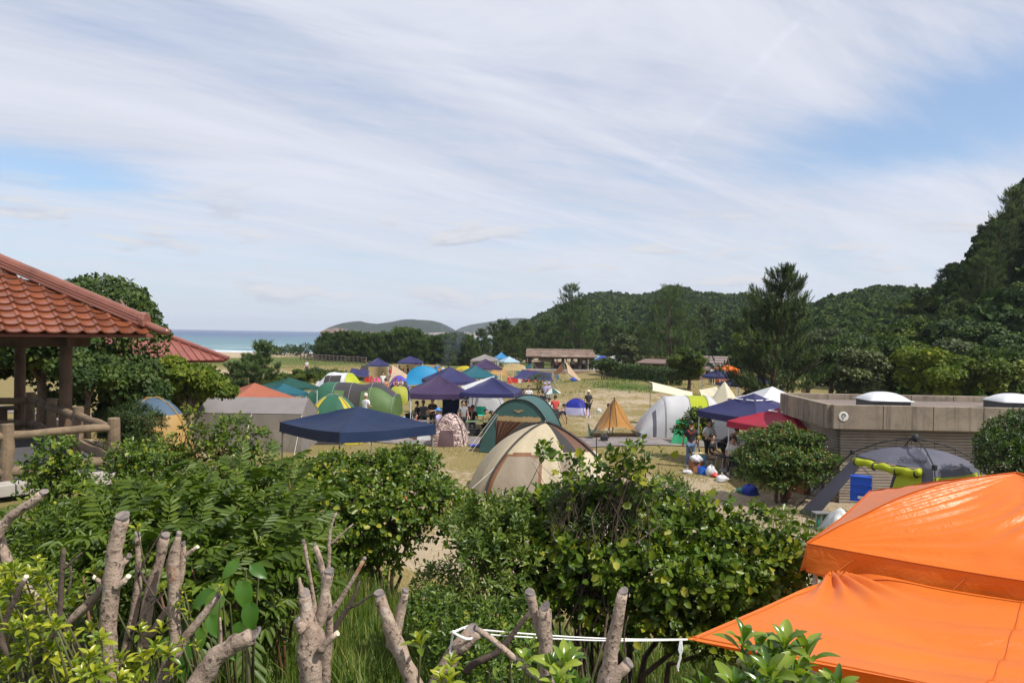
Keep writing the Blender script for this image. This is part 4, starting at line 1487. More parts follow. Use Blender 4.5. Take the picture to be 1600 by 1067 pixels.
def tarp(name, label, loc, rz, corners, fab, poles=(), sag=.18, ridge=None, group='tarps strung between poles', n=16, cat='tarp', seed=0, lines=True, hang=0.0):
 """a sheet stretched over corner points (4, in order), sagging between them; optional ridge lifts the middle line"""
 t = thing(name, label, cat, loc, rz, group)
 c = [Vector(p) for p in corners]
 cr = creases(seed + 1, .035, 6)
 def fn(u, v):
  # edges curve inwards
  k = .06
  uu = u + k * math.sin(2 * PI * u) * .0
  p = c[0] * (1 - u) * (1 - v) + c[1] * u * (1 - v) + c[2] * u * v + c[3] * (1 - u) * v
  mid = sum(c, Vector()) / 4
  e = 1 - 4 * (u - .5) ** 2
  f = 1 - 4 * (v - .5) ** 2
  pull = .10 * (e * (1 - f) + f * (1 - e))
  p = p.lerp(Vector((mid.x, mid.y, p.z)), pull)
  z = -sag * e * f
  if ridge:
   z += ridge * (1 - abs(2 * v - 1)) ** 1.15 * (.6 + .4 * (1 - (2 * u - 1) ** 2))
  z += cr(u * 2, v * 2) * (.3 + e * f)
  return p + Vector((0, 0, z))
 MB().grid(fn, n, n).build('sheet', fab, t, smooth=True)
 for p in poles:
  m = MB()
  m.tube([Vector((p[0], p[1], -.05)), Vector((p[0] * 1.0, p[1] * 1.0, p[2]))], .018, 6)
  m.build('pole', GREYM, t)
 if lines:
  m = MB()
  mid = sum(c, Vector()) / 4
  for q in c:
   d = Vector((q.x - mid.x, q.y - mid.y, 0)).normalized()
   m.tube([q, Vector((q.x, q.y, 0)) + d * max(.4, q.z * .8)], .006, 3)
  m.build('guy_line', ROPE, t)
 return t
def cone_tent(name, label, loc, rz, r, h, fab, n=8, wall=.35, group='pyramid tents', top=None):
 t = thing(name, label, 'tent', loc, rz, group)
 m = MB()
 def f(u, v):
  a = u * 2 * PI
  k = math.cos(PI / n) / math.cos(((a % (2 * PI / n)) - PI / n))
  if v < .2:
   s, z = 1.0, wall * v / .2
  else:
   q = (v - .2) / .8
   s, z = (1 - q) * (1 - .10 * math.sin(PI * q)) + .02, wall + (h - wall) * q
  return (r * k * s * math.cos(a), r * k * s * math.sin(a), z)
 m.grid(f, n * 6, 14)
 m.build('canvas', fab, t, smooth=True)
 m = MB()
 m.tube([(0, 0, -.05), (0, 0, h + .06)], .025, 6)
 m.build('pole', GREYM, t)
 m = MB()
 for i in range(n):
  a = 2 * PI * i / n
  m.tube([(r * math.cos(a), r * math.sin(a), wall), (r * 1.45 * math.cos(a), r * 1.45 * math.sin(a), 0)], .006, 3)
 m.build('guy_line', ROPE, t)
 q = MB()
 q.box((0, -r * .42, wall + (h - wall) * .55), (.22, .06, .1))
 q.build('vent', GREYD, t)
 return t
def g3(px, D, dz=0.0):
 return tuple(gp(px, D, dz))
# ---- the navy canopy in front of the grey wall tent
pc = at(560, 634, 20)
canopy('pop_up_canopy', 'dark navy pop-up canopy nearest the bushes in front of the grey wall tent', (pc.x - .02, 20, -4.85), R(45), NAVY, 3.0, 2.34, .46, .26, GREYM, bulge=.0, sag=.10, seed=2, tilt=(R(-.8), R(.8)), n=30)
canopy('pop_up_canopy', 'purple pop-up canopy over the crowded table behind the camouflage tent', g3(684, 38.4), R(8), PURP, 2.95, 2.02, .85, .26, seed=3, strips=False)
canopy('pop_up_canopy', 'navy pop-up canopy touching the purple one, with slack sagging roof', g3(768, 38.2), R(-9), NAVY2, 2.75, 2.0, .72, .2, seed=4, sag=.16)
canopy('pop_up_canopy', 'navy violet canopy just behind the purple canopy', g3(702, 45), R(24), NAVY2, 2.7, 2.05, .8, .2, seed=5)
canopy('pop_up_canopy', 'teal canopy with pointed roof behind the navy violet canopy', g3(742, 56), R(20), TEAL, 2.7, 1.85, .75, .12, seed=6)
canopy('pop_up_canopy', 'purple canopy by the grey one in front of the pines', g3(758, 64), R(6), PURP, 2.7, 2.2, .75, .12, seed=7)
canopy('pop_up_canopy', 'grey canopy directly behind the farther purple canopy', g3(757, 76), R(0), GREY, 2.8, 2.5, .55, .12, seed=8)
canopy('pop_up_canopy', 'small navy canopy near the end of the beach fence', g3(590, 84), R(8), NAVY2, 2.5, 1.95, .75, .14, seed=9)
canopy('pop_up_canopy', 'navy canopy under the pines behind the sky blue tarp', g3(641, 85), R(6), NAVY2, 2.9, 2.1, .7, .14, seed=10)
canopy('pop_up_canopy', 'dark green canopy beside the bushes at left', g3(452, 41), R(42), DKGRN, 2.3, 1.98, .48, .14, seed=11)
canopy('pop_up_canopy', 'blue green canopy between the salmon and dark green ones', g3(442, 36.6), R(40), TEAL, 1.75, 1.95, .42, .14, seed=12)
canopy('pop_up_canopy', 'salmon red canopy rising behind the grey wall tent', g3(397, 33.6), R(38), SALM, 3.0, 1.95, .66, .2, seed=13)
# right-hand pair
canopy('pop_up_canopy', 'navy violet canopy with white legs beside the red one', g3(1176, 28.6), R(30), NAVY2, 3.0, 1.98, .74, .24, seed=14, strips=True)
canopy('pop_up_canopy', 'bright red canopy above the dense round shrub', g3(1230, 26.4), R(34), RED, 3.0, 1.92, .60, .22, seed=15, strips=True)
canopy('pop_up_canopy', 'white canopy between the red canopy and the concrete building', g3(1205, 33.4), R(4), WHITE, 3.0, 1.9, .80, .1, seed=16)
canopy('pop_up_canopy', 'small blue canopy below the orange booth', g3(1124, 57), R(30), NAVY2, 1.9, 1.75, .58, .14, seed=17)
canopy('pop_up_canopy', 'orange booth canopy with orange side walls and white notice', g3(1136, 70), R(6), ORNG, 1.75, 1.55, .38, .12, seed=18, walls=(0, 1, 3))
nt_ = gp(1138, 68.6)
no_ = thing('notice_board', 'small white notice standing in front of the orange booth', 'notice', tuple(nt_))
MB().box((0, 0, .95), (.55, .03, .65)).build('sheet', WHITE, no_)
MB().tube([(0, .03, 0), (0, .03, 1.2)], .025, 5).build('post', GREYM, no_)
canopy('pop_up_canopy', 'dark blue canopy partly hidden behind the cream pyramid tent', g3(1150, 50), R(12), NAVY, 2.0, 1.72, .4, .1, seed=19)
canopy('pop_up_canopy', 'dark navy canopy half hidden by the big pine trunk', g3(1186, 52), R(10), NAVY2, 2.2, 1.8, .4, .1, seed=21)
canopy('pop_up_canopy', 'tiny light blue canopy in front of the pines near the shelter', g3(795, 92), R(20), cloth('fabric_pale_blue', (0.340, 0.470, 0.560)), 2.1, 1.7, .62, .1, seed=22)
canopy('pop_up_canopy', 'blue canopy under the pines left of the shelter', g3(783, 100), R(10), cloth('fabric_mid_blue', (.03, .20, .42)), 1.9, 1.9, .8, .35, seed=23)
# ---- far tents right of the shelter
for k, (px, D, f_, lb) in enumerate(((942, 108, BLUE, 'dark blue tent to the right of the cooking shelter'), (960, 112, WHITE, 'white and blue tent farthest right of the cooking shelter'), (932, 118, cloth('fabric_steel_blue', (.16, .28, .42)), 'steel blue tent just past the shelter roof'))):
 dome('dome_tent', lb, g3(px, D), R(20 * k), 3.2, 2.6, 2.0, lambda th, t: 'fly' if t > .45 else 'wall', {'fly': f_, 'wall': WHITE if k != 1 else cloth('fabric_pale_blue', (0.340, 0.470, 0.560))}, nt=32, nz=10, lines=False, seed=k)
# ---- grey wall tent
p = gp(404, 29.2)
gw_ = thing('wall_tent', 'large grey wall tent with ridge roof at left', 'tent', tuple(p), R(1.5), 'family tents')
L, wd = 4.05, 2.4
zr, zw = at(400, 620.5, 29.2).z - p.z, at(400, 646, 28).z - p.z
cr = creases(31, .02, 6)
MB().grid(lambda u, v: ((u - .5) * L * (1 - .03 * v), -wd / 2 + wd / 2 * v - .05 * math.sin(PI * v), zw + (zr - zw) * v + cr(u * 4, v) * math.sin(PI * v)), 26, 8).build('roof_panel', GREY, gw_, smooth=True)
MB().grid(lambda u, v: ((u - .5) * L * (1 - .03 * v), wd / 2 - wd / 2 * v, zw + (zr - zw) * v), 20, 6).build('roof_panel', GREY, gw_, smooth=True)
WALLC = cloth('fabric_grey_wall', (0.260, 0.230, 0.200))
for k, (u0, u1) in enumerate(((0, .53), (.53, 1))):
 MB().grid(lambda u, v: ((u0 + (u1 - u0) * u - .5) * L, -wd / 2 - .06 - .06 * v + .02 * math.sin(u * 9 + k) * v + cr(u * 3, v * 2), zw - .02 - (zw - .02) * v), 18, 12).build('wall_panel', WALLC, gw_, smooth=True)
MB().grid(lambda u, v: ((u - .5) * L, wd / 2 + .06, zw * (1 - v)), 8, 4).build('wall_panel', GREY, gw_)
for s in (-1, 1):
 m = MB()
 x = s * L / 2 * .985
 m.add([(x, -wd / 2, 0), (x, wd / 2, 0), (x, wd / 2, zw), (x * .985, 0, zr), (x, -wd / 2, zw)], [(0, 1, 2, 3, 4)])
 m.build('gable', TAN if s < 0 else GREY, gw_)
for s in (-.5, .03, .5):
 MB().tube([(s * L, -wd / 2 - .1, 0), (s * L, -wd / 2 - .07, zw)], .02, 6).build('pole', GREYM, gw_)
m = MB()
for s in (-.5, .03, .5):
 m.tube([(s * L, -wd / 2 - .07, zw), (s * L, -wd / 2 - 1.2, 0)], .006, 3)
m.build('guy_line', ROPE, gw_)
tarp('tarp', 'rust red tarp hanging at the left end of the grey wall tent', g3(306, 30), 0, [(-.55, -.4, 1.35), (.5, -.4, 2.0), (.6, .9, 2.2), (-.5, .9, 1.9)], cloth('fabric_rust', (0.200, 0.040, 0.020)), sag=.1, lines=False)
tarp('tarp', 'dull blue tarp edge strung from the tree to the grey wall tent', g3(282, 31), 0, [(-1.2, -.2, 1.75), (1.1, -.3, 2.25), (1.1, .3, 2.3), (-1.2, .2, 1.8)], NAVY, sag=.12, lines=False)
# ---- yellow and dark blue dome tent at left behind the shrub
def reg_left(th, t):
 if t > .72:
  return 'top'
 if 250 < th < 300:
  return 'door'
 if 205 < th < 250 or 300 < th < 338:
  return 'wall'
 return 'side'
YTAN = cloth('fabric_straw', (0.410, 0.250, 0.075))
dome('dome_tent', 'straw yellow and dark blue dome tent behind the low dark conifer', g3(238, 22.5), R(28), 2.5, 2.7, 1.78, reg_left, {'top': cloth('fabric_slate_blue', (.08, .13, .19)), 'door': YTAN, 'wall': YTAN, 'side': cloth('fabric_deep_blue', (.015, .055, .085))}, power=2.6, seed=4, pole_mat=YTAN)
# ---- green tunnel tent, yellow and green dome in front of it
def reg_green(a, u):
 if u < .34:
  return 'side_room'
 if 62 < a < 118 or (a >= 118 and a < 128 and u < .72):
  return 'roof_panel'
 if u > .74:
  return 'end_room'
 if a > 128 and .47 < u < .66 and a < 176:
  return 'doorway'
 return 'wall'
tunnel('family_tent', 'long moss green tunnel tent with charcoal roof behind the yellow and green dome', g3(550, 43.8), R(-2), 3.2, 5.5, 1.95, reg_green,
 {'side_room': GRNM, 'roof_panel': CHAR, 'end_room': GRNL, 'wall': GRNL, 'doorway': MESH, 'end': GRNL}, (.02, .34, .52, .74, .98), prof=lambda u: .55 + .45 * min(1, math.sin(PI * min(max(u, .03), .97)) * 1.6 + .05) ** .8, seed=2)
def reg_yg(th, t):
 th2 = (th - 225) % 360
 d = min(abs((th - a + 180) % 360 - 180) for a in (225, 315, 45, 135))
 if t > .93:
  return 'crown'
 if d < 9 + 16 * (1 - t) * (1 if t > .3 else .8) and (200 < th < 345):
  return 'corner_panel'
 if 240 < th < 300 and t < .20:
  return 'doorway'
 return 'wall'
dome('dome_tent', 'green dome tent with yellow corner panels behind the navy canopy', g3(520, 33.5), R(6), 3.0, 2.6, 2.12, reg_yg, {'crown': GRNM, 'corner_panel': YELL, 'wall': GRNM, 'doorway': MESH}, power=2.0, se=5, seed=5)
# ---- white and lime shelter, pop tent and domes behind
def reg_wl(a, u):
 if u > .70:
  return 'lime_panel' if u < .88 else 'end_band'
 if a > 120 and .2 < u < .62 and a < 178:
  return 'doorway'
 return 'white_panel'
tunnel('family_tent', 'white and lime shelter tent with open dark front behind the green tunnel tent', g3(531, 59), R(-3), 3.0, 3.4, 1.95, reg_wl, {'white_panel': WHITE, 'lime_panel': LIME, 'end_band': LIME, 'doorway': MESH, 'end': LIME}, (.02, .35, .7, .98), prof=lambda u: .45 + .55 * min(1, math.sin(PI * min(max(u, .05), .95)) * 1.5) ** .8, seed=6)
t = thing('pop_up_tent', 'small round lime yellow pop-up tent standing upright', 'tent', g3(623, 50.5), R(4), 'dome tents')
m = MB()
m.grid(lambda u, v: (.66 * (u * 2 - 1) * math.sqrt(max(0, 1 - (v * 2 - 1) ** 4 * .7)) * (1 - .12 * v), -.18 * math.cos((u - .5) * PI) * math.sin(v * PI) - .1 + .25 * v, 1.22 * v), 16, 14)
m.build('back_panel', cloth('fabric_lemon', (0.420, 0.440, 0.060)), t, smooth=True)
m = MB()
m.grid(lambda u, v: (.70 * (u * 2 - 1) * math.sqrt(max(0, 1 - (v * 2 - 1) ** 4 * .7)), .62 * (1 - v) + .16, 1.18 * v), 10, 8)
m.build('front_panel', BLUE, t, smooth=True)
dome('dome_tent', 'violet and blue dome tent beside the sky blue tarp', g3(623, 67), R(10), 1.95, 1.9, 1.2, lambda th, t: 'doorway' if 255 < th < 320 and t < .62 else ('violet_panel' if 150 < th < 255 else 'blue_panel'), {'doorway': MESH, 'violet_panel': cloth('fabric_violet', (.15, .05, .26)), 'blue_panel': cloth('fabric_blue_violet', (.10, .07, .50))}, nt=40, nz=12, seed=7)
dome('dome_tent', 'small bright blue dome tent with pale skirt on the open sand', g3(900, 45), R(-20), 1.75, 1.6, .95, lambda th, t: 'skirt' if t < .42 else 'fly', {'skirt': cloth('fabric_lilac_grey', (.40, .38, .56)), 'fly': cloth('fabric_royal_blue', (0.014, 0.026, 0.300))}, pole_mat=cloth('fabric_violet', (.15, .05, .26)), seed=8, poles=((45, 225), (135, 315)))
dome('dome_tent', 'orange dome tent with open front near the shelter steps', g3(828, 79), R(4), 2.1, 1.9, 1.35, lambda th, t: 'doorway' if 258 < th < 292 and t < .72 else ('side_panel' if 225 < th < 258 else 'body'), {'doorway': MAROON, 'side_panel': cloth('fabric_red_orange', (.62, .08, .012)), 'body': ORNG}, nt=40, nz=12, seed=9)
dome('dome_tent', 'silver white dome tent under the navy canopy roof', g3(756, 47), R(0), 3.0, 2.4, 1.55, lambda th, t: 'seam_panel' if 245 < th < 258 else 'body', {'seam_panel': GREYD, 'body': cloth('fabric_silver', (0.380, 0.380, 0.400))}, nt=48, nz=12, seed=10)
dome('dome_tent', 'maroon and white dome tent beside the cream pyramid tent', g3(1162, 45), R(10), 2.6, 2.4, 1.5, lambda th, t: 'doorway' if 262 < th < 290 and t < .55 else ('stripe' if .52 < t < .72 or 230 < th < 246 else 'body'), {'doorway': MAROON, 'stripe': MAROON, 'body': cloth('fabric_offwhite', (0.480, 0.450, 0.420))}, nt=48, nz=14, seed=11, lines=False)
dome('dome_tent', 'maroon topped tent in the shade of the big pine', g3(1178, 50), R(30), 2.4, 2.2, 1.45, lambda th, t: 'top' if t > .4 else 'wall', {'top': MAROON, 'wall': CREAM}, nt=40, nz=12, seed=12, lines=False)
dome('dome_tent', 'small grey tent against the corner of the concrete building', g3(1212, 44), R(30), 1.9, 1.9, 1.35, lambda th, t: 'body', {'body': GREY}, nt=32, nz=10, seed=13, lines=False)
tarp('tarp', 'pale beige tarp propped beside the big pine trunk', g3(1192, 41), R(10), [(-1.1, -.7, .5), (1.0, -.9, 1.65), (1.0, .9, 1.9), (-1.1, .7, 1.0)], BEIGE, sag=.15, lines=False)
# ---- tarps across the middle
tarp('tarp', 'bright sky blue tarp with wrinkled sheen in the middle of the camp', g3(659, 70), R(8), [(-1.8, -1.0, .12), (1.8, -1.0, .45), (1.4, 1.2, .7), (-1.2, 1.1, .5)], SKYB, sag=.0, ridge=1.55, poles=((0, .9, 1.7),), seed=3)
tarp('tarp', 'pale peach tarp sloping to the ground left of the sky blue one', g3(628, 78), R(0), [(-1.25, -1.0, .35), (1.9, -1.2, .1), (1.7, .3, .3), (-1.2, .6, 2.0)], PEACH, sag=.08, poles=((-1.2, .6, 2.0),), seed=4)
tarp('tarp', 'tan tarp rising to a peak behind the teal canopy', g3(702, 66), R(0), [(-1.6, -1.0, .75), (1.2, -.7, 1.75), (1.3, .9, 1.95), (-1.5, .9, .9)], TAN, sag=.12, poles=((1.2, 0, 1.85),), seed=5)
tarp('tarp', 'yellow tarp with folded hump near the pines', g3(724, 80), R(0), [(-.9, -.5, .7), (.9, -.5, .8), (.9, .6, 1.0), (-.9, .6, 1.0)], YELL, sag=.1, ridge=.95, seed=6)
tarp('tarp', 'brown orange tarp next to the farther purple canopy', g3(781, 70), R(0), [(-.9, -.8, 1.15), (.8, -.6, 1.0), (.5, .9, 1.6), (-.8, .9, 2.1)], TAN, sag=.14, poles=((-.7, .8, 2.1),), seed=7)
tarp('tarp', 'sand coloured tarp pitched to a peak left of the shelter', g3(804, 78), R(0), [(-1.5, -.5, 1.35), (1.4, -.5, 1.25), (1.0, 1.0, 1.4), (-1.0, 1.0, 1.4)], cloth('fabric_sand', (0.380, 0.290, 0.140)), sag=.05, ridge=.75, poles=((0, .3, 1.95),), seed=8)
tarp('tarp', 'dark teal tarp below the sand coloured one', g3(816, 84), R(0), [(-.9, -.5, .5), (1.0, -.6, 1.4), (1.2, .5, 1.9), (-.7, .6, .9)], TEAL, sag=.12, seed=9)
tarp('tarp', 'wide low navy tarp in front of the orange dome tent', g3(834, 66), R(-6), [(-1.95, -.9, 1.05), (1.9, -1.1, .85), (1.6, 1.1, 1.5), (-1.2, 1.1, 1.75)], NAVY2, sag=.14, poles=((-1.2, .9, 1.75), (1.6, .9, 1.5), (1.9, -1.0, .85)), seed=10)
tarp('tarp', 'navy tarp strung low behind the white and lime shelter', g3(560, 68), R(4), [(-1.0, -.7, 1.1), (1.1, -.7, 1.0), (.9, .8, 1.5), (-.8, .8, 1.7)], NAVY2, sag=.1, poles=((1.05, -.6, 1.0), (-.95, -.6, 1.1)), seed=11)
tarp('tarp', 'pale peach triangular tarp near the shelter steps', g3(892, 77), R(0), [(-.35, -.5, .9), (.95, -.7, .08), (1.1, .2, .2), (-.70, .3, 2.2)], PEACH, sag=.04, poles=((-.70, .3, 2.2),), seed=12)
tarp('tarp', 'rust brown wind screen leaning near the shelter steps', g3(874, 76), R(0), [(-.65, -.3, .3), (.45, -.4, 1.3), (.3, .3, 1.95), (-.6, .3, .9)], BROWN, sag=.05, seed=13)
tarp('tarp', 'beige tarp hanging inside the cooking shelter', g3(853, 103), R(0), [(-1.2, -.2, 1.35), (1.1, -.2, 1.05), (1.2, .4, 2.15), (-1.2, .4, 2.1)], BEIGE, sag=.1, lines=False, seed=14)
tarp('tarp', 'white tarp slanting behind the navy canopy', g3(745, 43), R(0), [(-1.1, -.5, 1.35), (1.1, -.5, 2.0), (1.0, .9, 2.35), (-1.0, .9, 1.7)], WHITE, sag=.08, lines=False, seed=15)
tarp('tarp', 'dark charcoal canopy sheet behind the small canopy by the beach fence', g3(567, 80), R(0), [(-.7, -.4, .5), (.5, -.4, .6), (.6, .5, 1.9), (-.3, .5, 1.8)], CHAR, sag=.05, lines=False, seed=16)
for k, (px, D, lb) in enumerate(((600, 86.5, 'tan wind screen under the small navy canopy'), (650, 87, 'tan wind screen under the canopy by the pines'))):
 t = thing('wind_screen', lb, 'wind screen', g3(px, D), 0, 'tan wind screens')
 m = MB()
 m.grid(lambda u, v: ((u - .5) * (3.4 + 2 * k), .25 * math.sin(u * 8), v * 1.75 - .05 * math.sin(u * 9) ** 2 * v), 14, 4)
 m.build('sheet', cloth('fabric_sand', (0.380, 0.290, 0.140)), t)
 for u in (0, .33, .66, 1):
  MB().tube([((u - .5) * (3.4 + 2 * k), .25 * math.sin(u * 8), 0), ((u - .5) * (3.4 + 2 * k), .25 * math.sin(u * 8), 1.8)], .02, 5).build('pole', GREYM, t)
# ---- tan tarp tent with dark corner and pole
p = gp(960, 35.8)
t = thing('tarp_shelter', 'orange tan ridge tarp with dark green corners beside the path', 'tarp', tuple(p), R(0), 'tarps strung between poles')
def tanfn(u, v):
 # ridge from back peak down to both front corners
 a = u * 2 - 1
 z = 1.62 * (1 - abs(a) ** 1.15) * (1 - v) + (.42 - .36 * abs(a) ** 2) * v + .12
 return (a * (1.05 + .22 * v) + .12 * (1 - v), 1.0 * (1 - v) - .85 * v, z - .10 * math.sin(PI * v) * (1 - a * a))
MB().grid(tanfn, 26, 14, keep=lambda u, v: .13 < u < .87 or v < .35).build('sheet', cloth('fabric_ochre', (0.370, 0.175, 0.034)), t, smooth=True)
MB().grid(tanfn, 26, 14, keep=lambda u, v: not (.13 < u < .87 or v < .35)).build('corner', DKGRN, t, smooth=True)
MB().grid(lambda u, v: (-1.1 - .25 * u, -.3 - .6 * v, .05 + .75 * (1 - v) * u * .9 + .02), 5, 5).build('corner', cloth('fabric_dark_moss', (.03, .055, .035)), t)
for q in (((.05, .9, -.05), (.10, 1.0, 1.82)), ((-.42, -1.1, 0), (-.30, -.82, 1.62))):
 MB().tube([q[0], q[1]], .02, 6).build('pole', BLACK, t)
m = MB()
for q0, q1 in (((.10, 1.0, 1.8), (0, -.9, .6)), ((-.30, -.82, 1.6), (.05, .95, 1.75)), ((-.30, -.82, 1.6), (-1.0, -2.2, 0)), ((1.2, -.8, .2), (1.7, -1.1, 0))):
 m.tube([q0, q1], .007, 3)
m.build('guy_line', BLACK, t)
for s in (-.5, 0, .5):
 pts = [Vector(tanfn(.5 + s * .7 * v, v)) + Vector((0, -.012, .012)) for v in np.linspace(0, 1, 8)]
 MB().tube(pts, .008, 3).build('seam', BLACK, t)
# ---- big white tent with lime panel
def reg_big(a, u):
 if .50 < u < .67:
  return 'lime_panel'
 if a > 118 and (.16 < u < .185 or .46 < u < .475):
  return 'zip'
 return 'white_panel'
tunnel('family_tent', 'big white tunnel tent with a lime stripe by the path', g3(1072, 36.6), R(-5), 3.2, 5.0, 1.9, reg_big, {'white_panel': cloth('fabric_silver_white', (0.560, 0.560, 0.575)), 'lime_panel': LIME, 'zip': GREYD, 'end': WHITE}, (.27, .50, .67), prof=lambda u: .05 + .95 * min(1, min(u, 1 - u) / .27) ** .75, seed=14, power=2.8)
tarp('tarp', 'bright green awning flap staked in front of the big white tent', g3(1062, 33.8), 0, [(-.55, -.6, .06), (.25, -.75, .06), (.62, .5, 1.05), (-.05, .6, 1.0)], GRNB, sag=.02, lines=False, seed=15)
tarp('tarp', 'cream tarp peak showing above the big white tent', g3(1046, 41), R(0), [(-1.1, -.6, 1.9), (1.2, -.8, 1.5), (1.5, .8, 1.75), (-1.15, .5, 2.35)], CREAM, sag=.12, poles=((-1.1, 0, 2.25),), ridge=.25, lines=False, seed=17)
cone_tent('pyramid_tent', 'cream pyramid tent with pointed top behind the navy violet canopy', g3(1131, 43), R(8), 1.75, 2.35, CREAM, 4, .25)
tarp('tarp', 'small cream tarp beside the pyramid tent', g3(1110, 44), 0, [(-.7, -.5, 1.3), (.6, -.5, 1.5), (.5, .5, 1.95), (-.6, .5, 1.75)], CREAM, sag=.1, lines=False, seed=18)
# ---- camouflage tent
CAMO = bpy.data.materials.new('fabric_camouflage')
CAMO.use_nodes = True
T = NT(CAMO.node_tree)
T.n.clear()
v = T.node('ShaderNodeTexCoord').outputs['Object']
q = T.vmath('MULTIPLY', v, (1.0, 1.0, 2.4)).outputs[0]
n = T.noise(q, 6.5, 3, .55, 1.4)
c = T.ramp(n, [(.40, (.075, .045, .05)), (.47, (.30, .18, .16)), (.53, (.62, .52, .46)), (.60, (.50, .40, .36)), (.66, (.16, .09, .085))], 'CONSTANT')
p_ = T.node('ShaderNodeBsdfPrincipled', {'Base Color': c, 'Roughness': .6, 'Specular IOR Level': .3})
T.node('ShaderNodeOutputMaterial', {0: p_.outputs[0]})
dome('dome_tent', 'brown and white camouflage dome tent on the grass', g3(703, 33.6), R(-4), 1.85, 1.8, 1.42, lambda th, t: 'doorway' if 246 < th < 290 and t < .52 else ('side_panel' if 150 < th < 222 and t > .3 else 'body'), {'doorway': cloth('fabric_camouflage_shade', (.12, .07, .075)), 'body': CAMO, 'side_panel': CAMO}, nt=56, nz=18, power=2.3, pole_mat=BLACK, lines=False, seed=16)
# ---- slate green screen tent
p = gp(818, 32.2)
st = thing('screen_tent', 'slate green screen tent with tan band and mesh front', 'tent', tuple(p), R(-12), 'family tents')
st.scale = (.9, .9, .96)
W2, D2, Hh = 1.82, 1.55, 2.32
def scr(x, y):
 """height of the vaulted skin: x along front, arch from left to right"""
 return Hh * max(0.0, 1 - abs(x / W2) ** 2.3) ** .62
def front(u, v, y=-D2):
 x = (u * 2 - 1) * W2
 top = scr(x * .985, 0)
 z = top * v
 return (x * (1 - .10 * (v * top / Hh)), y * (1 - .12 * (z / Hh)) - .04 * math.sin(u * PI) * (1 - v), z)
def in_open(u, v):
 x = (u * 2 - 1) * W2
 z = scr(x * .985, 0) * v
 return -1.08 < x < 1.12 and .12 < z < 1.38
def in_band(u, v):
 x = (u * 2 - 1) * W2
 z = scr(x * .985, 0) * v
 return -1.08 < x < 1.12 and 1.38 <= z < 1.60
MB().grid(front, 44, 44, keep=lambda u, v: not in_open(u, v) and not in_band(u, v)).build('front_panel', SLATE, st, smooth=True, weld=True)
MB().grid(front, 44, 44, keep=in_band).build('tan_band', cloth('fabric_band', (0.440, 0.310, 0.155)), st, smooth=True, weld=True)
# mesh curtain gathered to one side, rest open
MB().grid(lambda u, v: (-1.05 + 1.35 * u * (1 - v) ** 1.3 + .0, -D2 + .06 + .05 * math.sin(u * 30), .14 + 1.24 * (1 - v)), 36, 14).build('curtain', MESHB, st, smooth=True)
MB().grid(lambda u, v: (-1.05 + .75 * u, -D2 + .03, .13 + .10 * v), 4, 2).build('sill_flap', cloth('fabric_band', (0.440, 0.310, 0.155)), st)
def skin(u, v):
 a = u * PI
 x = -W2 * math.cos(a)
 y = -D2 + 2 * D2 * v
 z = scr(x * .985, 0)
 k = 1 - .10 * (z / Hh)
 return (x * k, y * (1 - .12 * (z / Hh)), z)
MB().grid(skin, 36, 14).build('roof_skin', SLATE, st, smooth=True)
MB().grid(lambda u, v: front(u, v, D2), 24, 16, keep=lambda u, v: not (.22 < u < .8 and v > .2 and v < .62)).build('back_panel', SLATE, st, smooth=True)
MB().grid(lambda u, v: front(u, v, D2 - .03), 24, 16, keep=lambda u, v: (.22 < u < .8 and v > .2 and v < .62)).build('back_mesh', cloth('fabric_grey_mesh', (.30, .27, .24), .4), st)
for y in (-D2, D2):
 pts = [Vector(skin(u, 0 if y < 0 else 1)) * 1.012 for u in np.linspace(0, 1, 28)]
 MB().tube(pts, .035, 6).build('pole_sleeve', BLACK, st)
m = MB()
for x in (-1.9, -1.7):
 m.tube([(x * .55, -D2 * .9, 1.75), (x * 1.25, -D2 - .3, 0)], .01, 4)
m.tube([(1.3, -D2, 1.5), (2.3, -D2 - .6, 0)], .01, 4)
m.build('guy_line', ROPE, st)
# emblem printed on the front
m = MB()
y = -D2 * (1 - .12 * .83) - .045
m.box((.02, y, 1.86), (.46, .006, .035), (R(8), 0, 0))
m.add([(-.16, y, 1.84), (.0, y - .006, 1.76), (.18, y, 1.84)], [(0, 1, 2)])
m.box((-.16, y + .003, 1.89), (.12, .006, .03), (R(8), 0, 0))
m.box((.14, y + .003, 1.895), (.16, .006, .028), (R(8), 0, 0))
m.build('emblem', cloth('fabric_band', (0.440, 0.310, 0.155)), st)
# ---- beige dome tent in front
p = gp(850, 23.6)
bt = thing('dome_tent', 'large beige dome tent with arched brown door and black poles', 'tent', tuple(p), R(6), 'dome tents')
bw, bd, bh = 2.4, 1.85, 2.22
def bsurf(th, s, out=0.0):
 c, sn = math.cos(th), math.sin(th)
 rr = (abs(c) ** 4 + abs(sn) ** 4) ** -.25
 k = (1 - s ** 1.75) ** .72
 sg = 1 - .06 * math.sin(PI * min(1, s * 1.3)) * abs(math.cos(2 * th))
 wrk = .012 * math.sin(th * 22 + s * 9) * math.sin(PI * s)
 return Vector(((bw * k * rr * sg + out + wrk) * c, (bd * k * rr * sg + out + wrk) * sn, bh * s + out * .8))
def breg(th, s):
 th = th % 360
 if 286 < th < 300 and s > .64:
  return 'vent_mesh'
 if (300 <= th < 360 or th < 20) and s > .64:
  return 'side_mesh'
 if 224 < th < 262 and .03 < s < .66 - .0025 * abs(th - 240):
  if th < 227 or th > 257.5 or s > .615 - .0025 * abs(th - 240):
   return 'door_trim'
  return 'door'
 if 280 < th < 291 and s < .62:
  return 'corner_panel'
 return 'wall'
parts = {}
nt, nz = 120, 40
